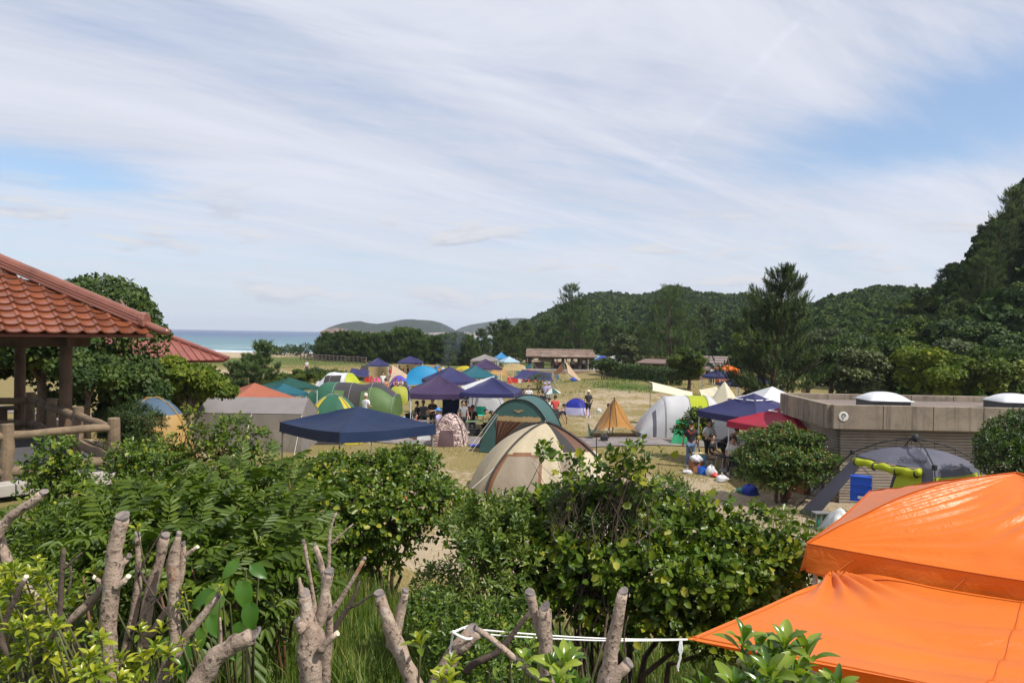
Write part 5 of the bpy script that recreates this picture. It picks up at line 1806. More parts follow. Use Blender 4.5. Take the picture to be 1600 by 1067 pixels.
for j in range(nz):
 for i in range(nt):
  nm = breg(360 * (i + .5) / nt, (j + .5) / nz)
  m = parts.setdefault(nm, MB())
  a0, a1 = 2 * PI * i / nt, 2 * PI * (i + 1) / nt
  m.add([bsurf(a0, j / nz), bsurf(a1, j / nz), bsurf(a1, (j + 1) / nz), bsurf(a0, (j + 1) / nz)], [(0, 1, 2, 3)])
BM = {'wall': cloth('fabric_sandy_beige', (0.520, 0.440, 0.300)), 'door': cloth('fabric_taupe', (0.300, 0.245, 0.180)), 'door_trim': BROWN, 'vent_mesh': MESH, 'side_mesh': MESHB, 'corner_panel': cloth('fabric_taupe', (0.300, 0.245, 0.180))}
for nm, m in parts.items():
 m.build(nm, BM[nm], bt, smooth=True, weld=True)
for a, b in ((225, 45), (315, 135)):
 pts = [bsurf(R(a), s, .03) for s in np.linspace(0, .99, 16)] + [bsurf(R(b), s, .03) for s in np.linspace(.99, 0, 16)]
 MB().tube(pts, .032, 6).build('pole_sleeve', BLACK, bt)
m = MB()
p0 = bsurf(R(225), .5)
m.tube([p0, Vector((p0.x * 1.9, p0.y * 1.5, 0))], .007, 4)
p0 = bsurf(R(305), .52)
m.tube([p0, Vector((p0.x * 1.1, p0.y * 1.8, 0))], .007, 4)
m.build('guy_line', ROPE, bt)
MB().tube([bsurf(R(303), .36, .02), bsurf(R(303), .22, .06)], .03, 6).build('toggle', REFL, bt)
# ---- grey and lime instant tent by the concrete building
p = gp(1424, 19.2)
p.z = -5.0
qt = thing('instant_tent', 'grey and lime instant tent with open front by the concrete building', 'tent', tuple(p), R(-65), 'family tents')
QG = cloth('fabric_instant_grey', (.125, .125, .165))
cs_ = [(-2.45, -1.5), (1.75, -1.45), (1.85, 1.35), (-1.75, 1.45)]
kn = [(-1.05, -.82, 1.88), (1.16, -.86, 1.88), (1.05, .92, 1.88), (-.95, .9, 1.88)]
apex = Vector((.06, .02, 2.20))
HUB = Vector((.06, .0, 2.44))
cr = creases(51, .03, 5)
def roofq(k):
 a, b = Vector(kn[k]), Vector(kn[(k + 1) % 4])
 def f(u, v):
  p = a.lerp(b, u).lerp(apex, v)
  z = .10 * math.sin(PI * v) - .06 * math.sin(PI * u) * (1 - v) - .05 * math.sin(PI * u) * math.sin(PI * v)
  return p + Vector((0, 0, z + cr(u * 2 + k, v * 2) * math.sin(PI * u) * math.sin(PI * min(1, v * .9 + .1))))
 return f
for k in range(4):
 MB().grid(roofq(k), 14, 10).build('roof_panel', QG, qt, smooth=True)
def wallq(k, v0=0.0, v1=1.0, off=0.0):
 a, b = Vector(kn[k]), Vector(kn[(k + 1) % 4])
 c, d = Vector((*cs_[k], 0)), Vector((*cs_[(k + 1) % 4], 0))
 def f(u, v):
  v = v0 + (v1 - v0) * v
  p = c.lerp(d, u).lerp(a.lerp(b, u), v)
  n_ = Vector((p.x, p.y, 0)).normalized()
  return p + n_ * off + Vector((0, 0, -.06 * math.sin(PI * u) * v))
 return f
LIMQ = cloth('fabric_lime_door', (0.420, 0.480, 0.012))
# front wall: narrow slanted strips of cloth left and right of an open doorway
f0 = wallq(0)
MB().grid(f0, 40, 10, keep=lambda u, v: u < .14).build('front_strip', QG, qt, smooth=True)
MB().grid(f0, 40, 10, keep=lambda u, v: u > .88).build('front_strip', QG, qt, smooth=True)
MB().grid(f0, 40, 20, keep=lambda u, v: .60 < u < .88 and .52 < v < .88).build('lime_panel', LIMQ, qt, smooth=True)
m = MB()
pts = [f0(u, .985) + Vector((0, -.16, -.06 - .05 * math.sin(u * 14) ** 2)) for u in np.linspace(.04, .9, 20)]
m.tube(pts, [.07 + .035 * abs(math.sin(i * .9)) for i in range(20)], 9)
m.build('rolled_door', LIMQ, qt, smooth=True)
for u in (.08, .33, .62, .86):
 c_ = f0(u, .97) + Vector((0, -.16, -.08))
 MB().lathe([(.105, -.012), (.105, .012)], 10).build('tie_strap', BLACK, qt).matrix_local = Matrix.Translation(c_) @ Matrix.Rotation(PI / 2, 4, 'Y')
MB().grid(wallq(1), 16, 10, keep=lambda u, v: v < .35 or v > .9 or u < .08 or u > .92).build('side_wall', QG, qt, smooth=True)
MB().grid(wallq(1, .35, .9), 12, 8).build('lime_panel', LIMQ, qt, smooth=True)
MB().grid(wallq(3), 24, 16, keep=lambda u, v: u < .1 or u > .9 or v > .93).build('side_wall', QG, qt, smooth=True)
MB().grid(wallq(2), 24, 14, keep=lambda u, v: u < .08 or u > .92 or v > .93).build('back_wall', QG, qt, smooth=True)
# folding arms above the roof
for k in range(4):
 a = Vector(kn[k])
 m = MB()
 e = a + Vector((a.x * .08, a.y * .08, .06))
 mid = HUB.lerp(e, .55) + Vector((0, 0, .10))
 m.tube([HUB, HUB.lerp(mid, .5) + Vector((0, 0, .02)), mid, e], .018, 6)
 for s in (.3, .62):
  q = HUB.lerp(e, s)
  m.tube([q + Vector((0, 0, .06)), q + Vector((0, 0, -.10))], .007, 4)
 m.build('arm', BLACK, qt)
 m = MB()
 m.tube([e, Vector((*cs_[k], 0)) * 1.06], .018, 6)
 m.build('leg', BLACK, qt)
 m = MB()
 m.box(tuple(e), (.10, .10, .13))
 m.build('elbow_joint', BLACK, qt, bevel=.02)
m = MB()
m.lathe([(.035, -.10), (.09, -.06), (.10, .02), (.07, .08), (.03, .12)], 12, tuple(HUB))
m.build('hub', BLACK, qt, smooth=True)
fc = bpy.data.curves.new('print', 'FONT')
fc.body = 'Quechua'
fc.size = .21
fc.extrude = .002
fc.materials.append(mat('print_black', (.02, .02, .022), .6))
ft = put('print', fc)
fm_ = bpy.data.meshes.new_from_object(ft.evaluated_get(bpy.context.evaluated_depsgraph_get()))
bpy.data.objects.remove(ft)
ft = put('lettering', fm_, qt)
q0 = roofq(0)(.60, .17)
q1 = roofq(0)(.70, .17)
q2 = roofq(0)(.60, .35)
ex = (q1 - q0).normalized()
ey = (q2 - q0).normalized()
ez_ = ex.cross(ey).normalized()
ey = ez_.cross(ex)
ft.matrix_local = Matrix.Translation(q0 + ez_ * .05 - ex * .12) @ Matrix((ex, ey, ez_)).transposed().to_4x4()
# ---- lime tent edge behind the orange canopy, at the right border
p = gp(1625, 17)
dome('dome_tent', 'lime topped tent peeping over the orange canopy at the right edge', tuple(p), R(0), 3.0, 2.6, 1.95, lambda th, t: 'fly' if t > .35 else 'wall', {'fly': cloth('fabric_lime_pale', (0.340, 0.450, 0.070)), 'wall': GREYD}, power=2.4, seed=19, pole_mat=BLACK, lines=False)
# ------------------------------------------------------------------ orange canopy, nearest of all
def orange_fabric():
 m = bpy.data.materials.new('fabric_near_orange')
 m.use_nodes = True
 T = NT(m.node_tree)
 T.n.clear()
 v = T.node('ShaderNodeTexCoord').outputs['Object']
 n = T.noise(v, 1.1, 4, .6)
 c = T.ramp(n, [(.3, (.72, .160, .006)), (.7, (.80, .195, .009))])
 w = T.noise(T.vmath('MULTIPLY', v, (1, 2.2, 2.0)).outputs[0], 3.2, 5, .62, 1.6)
 w2 = T.noise(v, 9, 4, .6, 2.0)
 h = T.math('ADD', w, T.math('MULTIPLY', w2, .22))
 b = T.node('ShaderNodeBump', {'Height': h, 'Strength': .16, 'Distance': .10})
 p = T.node('ShaderNodeBsdfPrincipled', {'Base Color': c, 'Roughness': .36, 'Specular IOR Level': .45, 'Normal': b.outputs[0], 'Sheen Weight': .15})
 tr = T.node('ShaderNodeBsdfTranslucent', {0: T.mix(1.0, c, (1.5, 1.15, .8), 'MULTIPLY'), 'Normal': b.outputs[0]})
 s = T.node('ShaderNodeMixShader', {0: .30, 1: p.outputs[0], 2: tr.outputs[0]})
 T.node('ShaderNodeOutputMaterial', {0: s.outputs[0]})
 return m
OF = orange_fabric()
A_ = at(1262, 849, 6.6)
d1 = Vector((.81, -.586, 0))
d2 = Vector((.586, .81, 0))
B_ = A_ + d1 * 3.0 + Vector((0, 0, .06))
D_ = A_ + d2 * 3.0 + Vector((0, 0, -.02))
C_ = A_ + (d1 + d2) * 3.0 + Vector((0, 0, .04))
AP = (A_ + B_ + C_ + D_) / 4 + Vector((0, 0, .585))
HB = (.13, .13, .02, .0)
base_z = -4.0
oc = thing('pop_up_canopy', 'large glossy orange pop-up canopy filling the lower right corner', 'canopy', (A_.x, A_.y, base_z), 0, 'pop-up canopies')
off = Vector((A_.x, A_.y, base_z))
def wrink(P, s, k, amp):
 """fine stress folds running along direction s"""
 return amp * (math.sin(P.dot(s) * k + 1.5 * math.sin(P.dot(s) * k * .37)) * .6 + .4 * math.sin(P.dot(s) * k * 2.3 + 1.0))
def ocf(k):
 cn = [A_, B_, C_, D_]
 a, b = cn[k], cn[(k + 1) % 4]
 def f(u, v):
  p = a.lerp(b, u).lerp(AP, v)
  hipb = math.sin(PI * v) * (HB[k] * max(0, 1 - 2 * u) ** 2.2 + HB[(k + 1) % 4] * max(0, 2 * u - 1) ** 2.2)            # poles bow the hips upward
  belly = .03 * math.sin(PI * v) * (1 - (2 * u - 1) ** 2)
  z = hipb + belly - .035 * math.sin(PI * u) * (1 - v) ** 3
  # folds fan out from the eave corners and the middle of the eave
  du, dv = u * 3.0, v * 1.6
  ang = math.atan2(dv + .02, du + .05)
  r = math.hypot(du, dv)
  fold = .013 * math.sin(ang * 34) * math.exp(-((r - .75) / .55) ** 2) * min(1, dv * 4)
  ang2 = math.atan2(dv + .02, 3.0 - du + .05)
  r2 = math.hypot(3 - du, dv)
  fold += .013 * math.sin(ang2 * 34) * math.exp(-((r2 - .75) / .55) ** 2) * min(1, dv * 4)
  fold += .020 * math.sin((u - v * .35) * 46 + 3 * math.sin(v * 7)) * math.exp(-((v - .42) / .22) ** 2) * math.exp(-((u - .58) / .16) ** 2)
  fold += .010 * math.sin((v * 1.4 + u * .5) * 40 + 2 * math.sin(u * 9)) * math.exp(-((u - .8) / .15) ** 2) * math.sin(PI * v)
  return p + Vector((0, 0, z + fold)) - off
 return f
for k in range(4):
 MB().grid(ocf(k), 150 if k == 0 else 40, 90 if k == 0 else 24).build('roof_panel', OF, oc, smooth=True)
def valf(k):
 cn = [A_, B_, C_, D_]
 a, b = cn[k], cn[(k + 1) % 4]
 nn = (b - a).cross(Vector((0, 0, 1))).normalized()
 def f(u, v):
  p = a.lerp(b, u)
  hgt = .245 + .02 * math.sin(u * 5 + k)
  w = .014 * v * math.sin(u * 21 + 2 * math.sin(u * 6)) + .006 * math.sin(u * 60 + v * 4) * v
  return p + nn * (.012 + .035 * v + w) + Vector((0, 0, -.035 * math.sin(PI * u) - hgt * v)) - off
 return f
for k in range(4):
 MB().grid(valf(k), 90 if k in (0, 3) else 24, 10).build('valance', OF, oc, smooth=True)
for q in (A_, B_, C_, D_):
 m = MB()
 i_ = (AP - q)
 i_.z = 0
 q2 = q + i_.normalized() * .08
 gz_ = H(q2.x, q2.y)
 m.tube([Vector((q2.x, q2.y, gz_ - .05)) - off, Vector((q2.x, q2.y, q.z - .04)) - off], .022, 8)
 m.build('leg', STEEL, oc)
m = MB()
for q, hb_ in zip((A_, B_, C_, D_), HB):
 pts = [Vector(q).lerp(AP, v) + Vector((0, 0, hb_ * math.sin(PI * v) - .03)) - off for v in np.linspace(0.03, 1, 10)]
 m.tube(pts, .014, 6)
m.build('frame', STEEL, oc)
m = MB()
q = A_.lerp(B_, .47) + Vector((0, 0, -.29))
m.tube([q + Vector((.02, -.04, .05)) - off, q + Vector((-.005, -.05, -.12)) - off], .014, 5)
m.build('pull_strap', cloth('fabric_red_orange', (.62, .08, .012)), oc)
OS = cloth('fabric_orange_seam', (.55, .11, .006))
for k in range(4):
 m = MB()
 m.tube([ocf(k)(0, v) + Vector((0, 0, .004)) for v in np.linspace(0, 1, 30)], .007, 5)
 m.tube([valf(k)(u, 0) + Vector((0, 0, .004)) for u in np.linspace(0, 1, 60)], .006, 5)
 m.tube([valf(k)(u, .93) for u in np.linspace(0, 1, 60)], .004, 4)
 m.build('seam', OS, oc)
# orange awning sheet laced below the eave, its corner pulled out by the white rope
P1 = at(1074, 998, 5.0)
P2 = at(1302, 893, 6.36)
P4 = P1 + Vector((3.05, -1.46, -.01))
P3 = B_ + Vector((-.05, .03, -.17))
aw = thing('awning_sheet', 'orange awning sheet laced under the near orange canopy and roped to a stump', 'awning', (P1.x, P1.y, P1.z), 0)
def awf(u, v):
 # u from rope corner / eave end (0) to right (1); v from front edge (0) to eave (1)
 p = (P1 * (1 - u) + P4 * u).lerp(P2 * (1 - u) + P3 * u, v)
 e, f_ = math.sin(PI * u), math.sin(PI * v)
 mid = (P1 + P2 + P3 + P4) / 4
 pull = .07 * (f_ * (1 - e) + .35 * e * (1 - f_) * (1 - v))
 p = p.lerp(Vector((mid.x, mid.y, p.z)), pull)
 z = -.12 * e * f_ + .05 * math.sin(PI * v) * (1 - u) ** 2
 du, dv = u * 3.3, (1 - v) * 2.0
 ang, r = math.atan2(dv + .03, du + .03), math.hypot(du, dv)
 fold = .036 * math.sin(ang * 20 + .6) * math.exp(-((r - .35) / .45) ** 2)
 fold += .046 * math.sin((v * 1.0 - u * .22) * 24 + 2.2 * math.sin(u * 4 + 1)) * (u ** .8) * (f_ ** .6)
 fold += .007 * math.sin((v * 1.0 - u * .15) * 70 + 3 * math.sin(u * 7)) * (u ** 1.2) * f_
 fold += .012 * math.sin(v * 16 + 3 * math.sin(u * 3)) * math.exp(-((u - .35) / .2) ** 2) * f_
 return p + Vector((0, 0, z + fold)) - P1
MB().grid(awf, 170, 110).build('sheet', OF, aw, smooth=True)
MB().grid(lambda u, v: awf(u, 0) + Vector((0, .015, -.005 - .075 * v * min(1, u * 3))), 60, 2).build('hem', OF, aw, smooth=True)
m = MB()
m.tube([awf(u, .985) + Vector((0, 0, .003)) for u in np.linspace(0, 1, 80)], .005, 4)
m.tube([awf(u, .02) + Vector((0, 0, .003)) for u in np.linspace(0, 1, 80)], .005, 4)
m.tube([awf(.012, v) + Vector((0, 0, .003)) for v in np.linspace(0, 1, 40)], .005, 4)
m.tube([awf(.5, v) + Vector((0, 0, .003)) for v in np.linspace(0, 1, 60)], .005, 4)
m.build('seam', OS, aw)
for u in (.005, .33, .66):
 m = MB()
 a = awf(u, 1) + P1
 b = A_.lerp(B_, .13 + u * .85) + Vector((0, 0, -.06))
 m.tube([a - P1, b - P1], .006, 4)
 m.build('lacing', OS, aw)
# ------------------------------------------------------------------ trees of the middle distance
def put_tree(name, label, src, px, D, scale=1.0, rz=0.0, group=None, dz=0.0, tilt=(0, 0), cat='tree'):
 p = gp(px, D, dz) if not isinstance(px, Vector) else px
 return plant(name, label, cat, src[0], src[1], tuple(p), rz, scale, group, tilt)
# pines of the windbreak and the far groves share four shapes
LM_WIND = leafmat('windbreak_needles', [(.0, (.016, .036, .007)), (.4, (.042, .080, .012)), (.7, (.085, .135, .02)), (1, (.15, .19, .03))], .6, .18, .3)
PINES = [pine_tree(100 + k, 4.3, 1.5, 11, LM_WIND, .24, 13, 24, .09, .04, .08, -.05, 0, .075, .9, .45, (5, 7), .5) for k in range(4)]
TALLP = [pine_tree(120 + k, 6.5, 2.3, 12, LM_PINE, .42, 9, 26, .13, .10, .12, .06, .02 * k, .10, .45, .65) for k in range(3)]
g = random.Random(21)
i = 0
for row, (x0, x1, D0, D1, n, s) in enumerate(((497, 742, 128, 118, 27, .98), (505, 735, 135, 126, 20, 1.03))):
 for k in range(n):
  t = (k + .5) / n
  px = x0 + (x1 - x0) * t + g.uniform(-3, 3)
  D = D0 + (D1 - D0) * t + g.uniform(-1.5, 1.5)
  sc = s * g.uniform(.86, 1.08) * (.80 if t < .04 else 1) * (1.22 if 612 < px < 650 else 1)
  put_tree('pine_tree', 'young black pine in the dense windbreak row between camp and sea', PINES[i % 4], px, D, (sc * 1.15, sc * 1.15, sc), g.uniform(0, 6), 'pines of the windbreak')
  i += 1
for k, (px, D, sc) in enumerate(((752, 122, .85), (770, 130, 1.0), (789, 136, 1.18), (806, 128, .92), (822, 132, 1.02), (846, 138, 1.1), (866, 130, .95), (760, 112, .55), (735, 108, .55), (805, 112, .62), (700, 106, .5),
 (782, 118, .75), (826, 120, .72), (925, 126, .9), (945, 135, 1.05), (968, 128, .95), (990, 132, 1.1), (855, 150, 1.3), (905, 150, 1.25), (815, 150, 1.2), (1000, 120, .9), (1080, 125, 1.15), (1110, 120, 1.0), (1140, 118, 1.2), (1165, 108, 1.05), (1100, 140, 1.5), (1060, 145, 1.5), (1025, 150, 1.5))):
 put_tree('pine_tree', 'dark pine in the grove behind the cooking shelter and lodge', TALLP[k % 3], px, D, sc, k * 1.3, 'pines of the grove behind the camp')
tp = pine_tree(151, 12.4, 3.4, 13, LM_WIND, .34, 16, 30, .2, .18, .12, .05, .0, .08, .45, .5, (4, 6), .6)
put_tree('pine_tree', 'tall layered pine standing right behind the cooking shelter', tp, 893, 119, 1.02, .4)
tp = pine_tree(153, 10.6, 4.2, 14, LM_WIND, .30, 18, 26, .22, .10, .22, .0, .02, .065, .7, .6, (5, 7), .7)
put_tree('pine_tree', 'broad bushy dark pine left of the lodge', tp, 1046, 94, 1.0, 1.0)
tp = pine_tree(157, 8.9, 3.4, 14, LM_PINE, .22, 22, 72, .20, .10, .12, -.12, -.05, .048, 1.0, .70, (4, 6), .5)
put_tree('pine_tree', 'tall pine with upswept limbs and dark crown beside the concrete building', tp, 1214, 47, 1.0, 2.3, tilt=(0, R(2)))
sp_ = pine_tree(161, 4.0, 1.35, 9, LM_PINE2, .28, 12, 30, .07, .06, .05, -.05, 0, .05, .8, .6)
put_tree('pine_tree', 'small pale pine with a pointed leader in front of the beach', sp_, 408, 47, 1.05, 0)
put_tree('pine_tree', 'small pale pine behind the dark green canopy', sp_, 385, 50, .85, 2)
put_tree('pine_tree', 'stubby pale pine nearest the tiled pavilion roof', sp_, 366, 46, .72, 4)
BT = []
for k in range(6):
 g_ = np.random.default_rng(200 + k)
 lobes = crown_lobes(g_, 17, 2.0, 1.7, 3.1, (.26, .44), .72)
 BT.append(lobes)
B_MID = [broad_tree(210 + k, BT[k], 11000, .165, (LM_MID, LM_DARK, LM_MID)[k % 3], 2.6, .16) for k in range(3)]
B_YEL = broad_tree(220, BT[3], 10500, .15, LM_YEL, 2.4, .13)
B_DRK = broad_tree(221, BT[4], 11500, .16, LM_DARK, 2.4, .16)
B_OLV = broad_tree(222, BT[5], 11000, .15, leafmat('leaves_olive', [(.0, (.03, .045, .016)), (.5, (.075, .10, .03)), (1, (.16, .18, .06))], .55, .22, .35), 2.2, .12)
# left side, behind the gazebo
lob = [(0, 0, 5.0, 1.5, 1.5, 1.0), (-.9, .1, 5.2, .95, .95, .65), (.75, 0, 4.55, 1.05, 1.05, .8), (1.25, -.2, 3.9, .9, .9, .8), (-1.3, 0, 4.3, 1.1, 1.1, .9), (.2, -.6, 4.2, 1.3, 1.2, .9), (-.6, -.5, 3.3, 1.2, 1.1, .8),
 (1.0, -.6, 2.8, 1.0, .9, .7), (0, -.3, 2.3, 1.1, 1.0, .6), (-1.8, .3, 2.9, .9, .9, .7), (1.7, .2, 2.0, .7, .7, .5), (-1.2, .2, 1.7, .9, .9, .5), (.6, 0, 1.3, .9, .8, .5)]
bt_ = broad_tree(231, lob, 19000, .105, LM_DARK, 3.0, .17)
put_tree('evergreen_tree', 'round topped dark evergreen tree rising behind the gazebo roof', bt_, 158, 24.5, 1.0, .3)
put_tree('broadleaf_tree', 'yellow green tree in front of the tiled pavilion roof', B_YEL, 280, 27.5, (.72, .72, .68), 1.1)
L_YEL = broad_tree(232, [(-.8, 0, 2.35, .7, .7, .28), (.1, .1, 2.6, .8, .7, .3), (.8, 0, 2.3, .65, .6, .25), (-.3, -.3, 2.05, .7, .6, .22), (1.3, .1, 2.0, .45, .4, .18), (-1.4, .1, 2.1, .5, .5, .2), (.5, -.4, 2.0, .6, .5, .2)], 4200, .13, LM_YEL, 1.9, .08)
put_tree('broadleaf_tree', 'yellow green flat layered tree just left of the rust tarp', L_YEL, 296, 25, (.85, .85, 1.05), 3.3)
put_tree('broadleaf_tree', 'leafy green tree seen between the gazebo posts', B_DRK, 62, 21.5, (.80, .8, .84), .5)
put_tree('broadleaf_tree', 'leafy tree at the left edge under the gazebo roof', B_MID[2], -15, 22.5, (.85, .85, .86), 2.5)
put_tree('broadleaf_tree', 'green tree just right of the gazebo corner post', B_DRK, 137, 21, (.55, .55, .60), 4.1)
put_tree('broadleaf_tree', 'dense dark tree beside the yellow green one', B_DRK, 205, 23.5, (.62, .62, .70), 5.0)
put_tree('broadleaf_tree', 'small green tree behind the dark conifer shrub', B_MID[0], 235, 27, (.5, .5, .55), 2.0)
put_tree('broadleaf_tree', 'low green tree under the tiled pavilion roof edge', B_DRK, 338, 36, (.62, .62, .52), 3.0)
put_tree('broadleaf_tree', 'low dark bushy tree behind the salmon canopy', B_DRK, 325, 32, (.5, .5, .48), 1.0)
put_tree('broadleaf_tree', 'green bushy tree between the pale pines and the dark green canopy', B_MID[2], 432, 52, (.65, .65, .50), 2.2)
put_tree('broadleaf_tree', 'round bush behind the white and lime shelter', B_MID[0], 470, 62, (.6, .6, .42), 1.6)
# right side
for k, (px, D, s, src, lb) in enumerate((
 (1076, 62, (.86, .86, .80), B_MID[0], 'round topped green tree in front of the lodge'),
 (1172, 100, (1.3, 1.3, 1.2), B_YEL, 'yellow green spreading tree behind the orange booth'),
 (1188, 84, (1.1, 1.1, 1.15), B_MID[2], 'mid green tree left of the tall leaning pine'),
 (976, 92, (1.2, 1.2, 1.15), B_OLV, 'olive grey round tree at the end of the clipped hedge'),
 (1262, 62, (1.1, 1.1, 1.0), B_DRK, 'dark tree just right of the tall leaning pine'),
 (1300, 52, (1.05, 1.05, .95), B_MID[1], 'dark green tree behind the left end of the concrete roof'),
 (1345, 47, (1.05, 1.05, .98), B_OLV, 'olive green tree behind the first rooflight'),
 (1400, 50, (1.2, 1.2, 1.12), B_MID[0], 'broad bright green tree above the first rooflight'),
 (1450, 44, (1.1, 1.1, 1.0), B_YEL, 'yellowish bushy tree between the two rooflights'),
 (1500, 48, (1.25, 1.25, 1.1), B_OLV, 'olive tree left of the second rooflight'),
 (1556, 43, (1.1, 1.1, 1.08), B_MID[2], 'green tree behind the second rooflight'),
 (1610, 44, (1.2, 1.2, 1.2), B_DRK, 'dark tree at the right edge behind the concrete roof'),
 (1330, 70, (1.2, 1.2, 1.25), B_DRK, 'darker tree in the second row behind the concrete roof'),
 (1375, 74, (1.35, 1.35, 1.4), B_MID[2], 'tall green tree in the second row above the first rooflight'),
 (1430, 68, (1.4, 1.4, 1.45), B_MID[0], 'tall leafy tree at the foot of the wooded slope'),
 (1285, 95, (1.5, 1.5, 1.3), B_OLV, 'pale olive tree at the foot of the lower ridge'),
 (1240, 105, (1.4, 1.4, 1.4), B_MID[1], 'dark tree seen behind the leaning pine crown'))):
 put_tree('broadleaf_tree', lb, src, px, D, s, k * 1.7, dz=-.2)
g = random.Random(33)
kinds = (B_DRK, B_MID[0], B_MID[1], B_DRK, B_DRK, B_MID[1], TALLP[0])
for k in range(46):
 u = g.uniform(.06, .62)
 v = (k + g.random()) / 46 * .72
 p = h5(u, v)
 sc = g.uniform(.75, 1.15)
 put_tree('broadleaf_tree', 'leafy tree on the steep wooded slope at right', kinds[g.randrange(6)], Vector((p.x, p.y, p.z - .9)), 0, (sc * 1.25, sc * 1.25, sc), k * 2.1, 'trees of the steep wooded slope')
for k in range(11):
 p = h5(.10 + .42 * g.random(), .2 + .5 * (k + g.random()) / 11)
 put_tree('pine_tree', 'dark pine among the leafy trees of the steep slope', TALLP[k % 3], Vector((p.x, p.y, p.z - .7)), 0, g.uniform(.62, .82), k * 1.9, 'pines of the steep wooded slope')
for k in range(24):
 px = 1240 + 260 * (k + g.random()) / 24
 D = g.uniform(95, 150)
 sc = g.uniform(.9, 1.4)
 put_tree('broadleaf_tree', 'forest tree at the foot of the lower ridge', kinds[g.randrange(6)], px, D, sc, k * 2.7, 'trees along the foot of the lower ridge', dz=-.4)
for k in range(18):
 px = 1055 + 160 * (k + g.random()) / 18
 D = g.uniform(110, 160)
 sc = g.uniform(.9, 1.5)
 put_tree('broadleaf_tree', 'forest tree at the foot of the rounded hill', kinds[g.randrange(6)], px, D, sc, k * 2.7, 'trees along the foot of the rounded hill', dz=-.4)
tp = pine_tree(171, 8.5, 2.8, 14, LM_PINE, .24, 18, 36, .16, .08, .05, -.05, -.02, .05, .9, .65, (5, 6), .55)
q = at(1588, 300, 76)
put_tree('pine_tree', 'topmost dark pine on the steep slope at the right edge', tp, Vector((q.x, 76, q.z - 8.4)), 0, 1.0, 0)
q = at(1560, 352, 72)
put_tree('pine_tree', 'second pine below the topmost one on the steep slope', tp, Vector((q.x, 72, q.z - 7.2)), 0, .85, 2)
q = at(1540, 395, 70)
put_tree('pine_tree', 'third lower pine at the edge of the steep slope', tp, Vector((q.x, 70, q.z - 6.0)), 0, .72, 4)
# clipped hedge beside the sand
a, b = gp(956, 92), gp(1052, 66)
hd = thing('clipped_hedge', 'long clipped dark green hedge between the sand and the lodge', 'hedge', tuple(a))
gg = np.random.default_rng(5)
n = 9000
t = gg.random(n)
v = np.array(b - a)
side = np.array([v[1], -v[0], 0]) / math.hypot(v[0], v[1])
cs = gg.random(n) * 2.6
w, h_ = .75, 1.45
off_ = np.where(cs < 1.0, 1, np.where(cs < 1.6, cs * 0 + ((cs - 1.0) / .6 * 2 - 1), -1)) * w
zz = np.where(cs < 1.0, cs * h_, np.where(cs < 1.6, h_, (cs - 1.6) * h_)) + .06 * np.sin(t * 60)
P = v[None, :] * t[:, None] + side[None, :] * off_[:, None]
P[:, 2] = v[2] * t + zz
N = side[None, :] * np.where(cs < 1.0, 1, np.where(cs < 1.6, 0, -1))[:, None]
N[:, 2] = np.where((cs >= 1.0) & (cs < 1.6), 1, .1)
P += gg.normal(size=(n, 3)) * .05
V = leaf_arrays(P, gg.normal(size=(n, 3)), N + gg.normal(size=(n, 3)) * .4, .2, .16, CARD)
tag(put('foliage', leaf_mesh('foliage', [(V, CARD[1], .42 + gg.normal(size=n) * .13)], LM_DARK), hd), kind='stuff')
m = MB()
for k in range(14):
 c_ = (b - a) * ((k + .5) / 14)
 m.tube([c_ + Vector((0, 0, -.1)), c_ + Vector((.05, 0, .6)), c_ + Vector((0, 0, 1.1))], [.05, .04, .02], 5)
m.build('stems', BARK, hd)
# ------------------------------------------------------------------ shrubs with real leaves
LM_CAM = leafmat('camellia_leaves', [(.0, (.015, .034, .005)), (.35, (.038, .078, .008)), (.65, (.088, .148, .013)), (.9, (.18, .225, .02)), (1, (.30, .29, .03))], .37, .28, .4)
LM_NAR = leafmat('narrow_leaves', [(.0, (.018, .042, .008)), (.4, (.045, .090, .013)), (.7, (.095, .150, .02)), (1, (.18, .22, .035))], .40, .26, .45)
LM_NEW = leafmat('young_yellow_leaves', [(.0, (.07, .13, .008)), (.4, (.16, .22, .012)), (.7, (.30, .33, .018)), (1, (.44, .42, .03))], .34, .34, .5)
LM_ROS = leafmat('rosette_leaves', [(.0, (.035, .085, .010)), (.4, (.075, .15, .014)), (.7, (.15, .23, .022)), (1, (.30, .35, .04))], .22, .30, .6)
LM_SUM = leafmat('sumac_leaflets', [(.0, (.026, .052, .006)), (.4, (.068, .115, .009)), (.7, (.130, .182, .013)), (1, (.21, .24, .022))], .45, .34, .42)
LM_BIG = leafmat('broad_leaves', [(.0, (.035, .10, .014)), (.5, (.065, .16, .018)), (1, (.11, .21, .03))], .4, .36, .45)
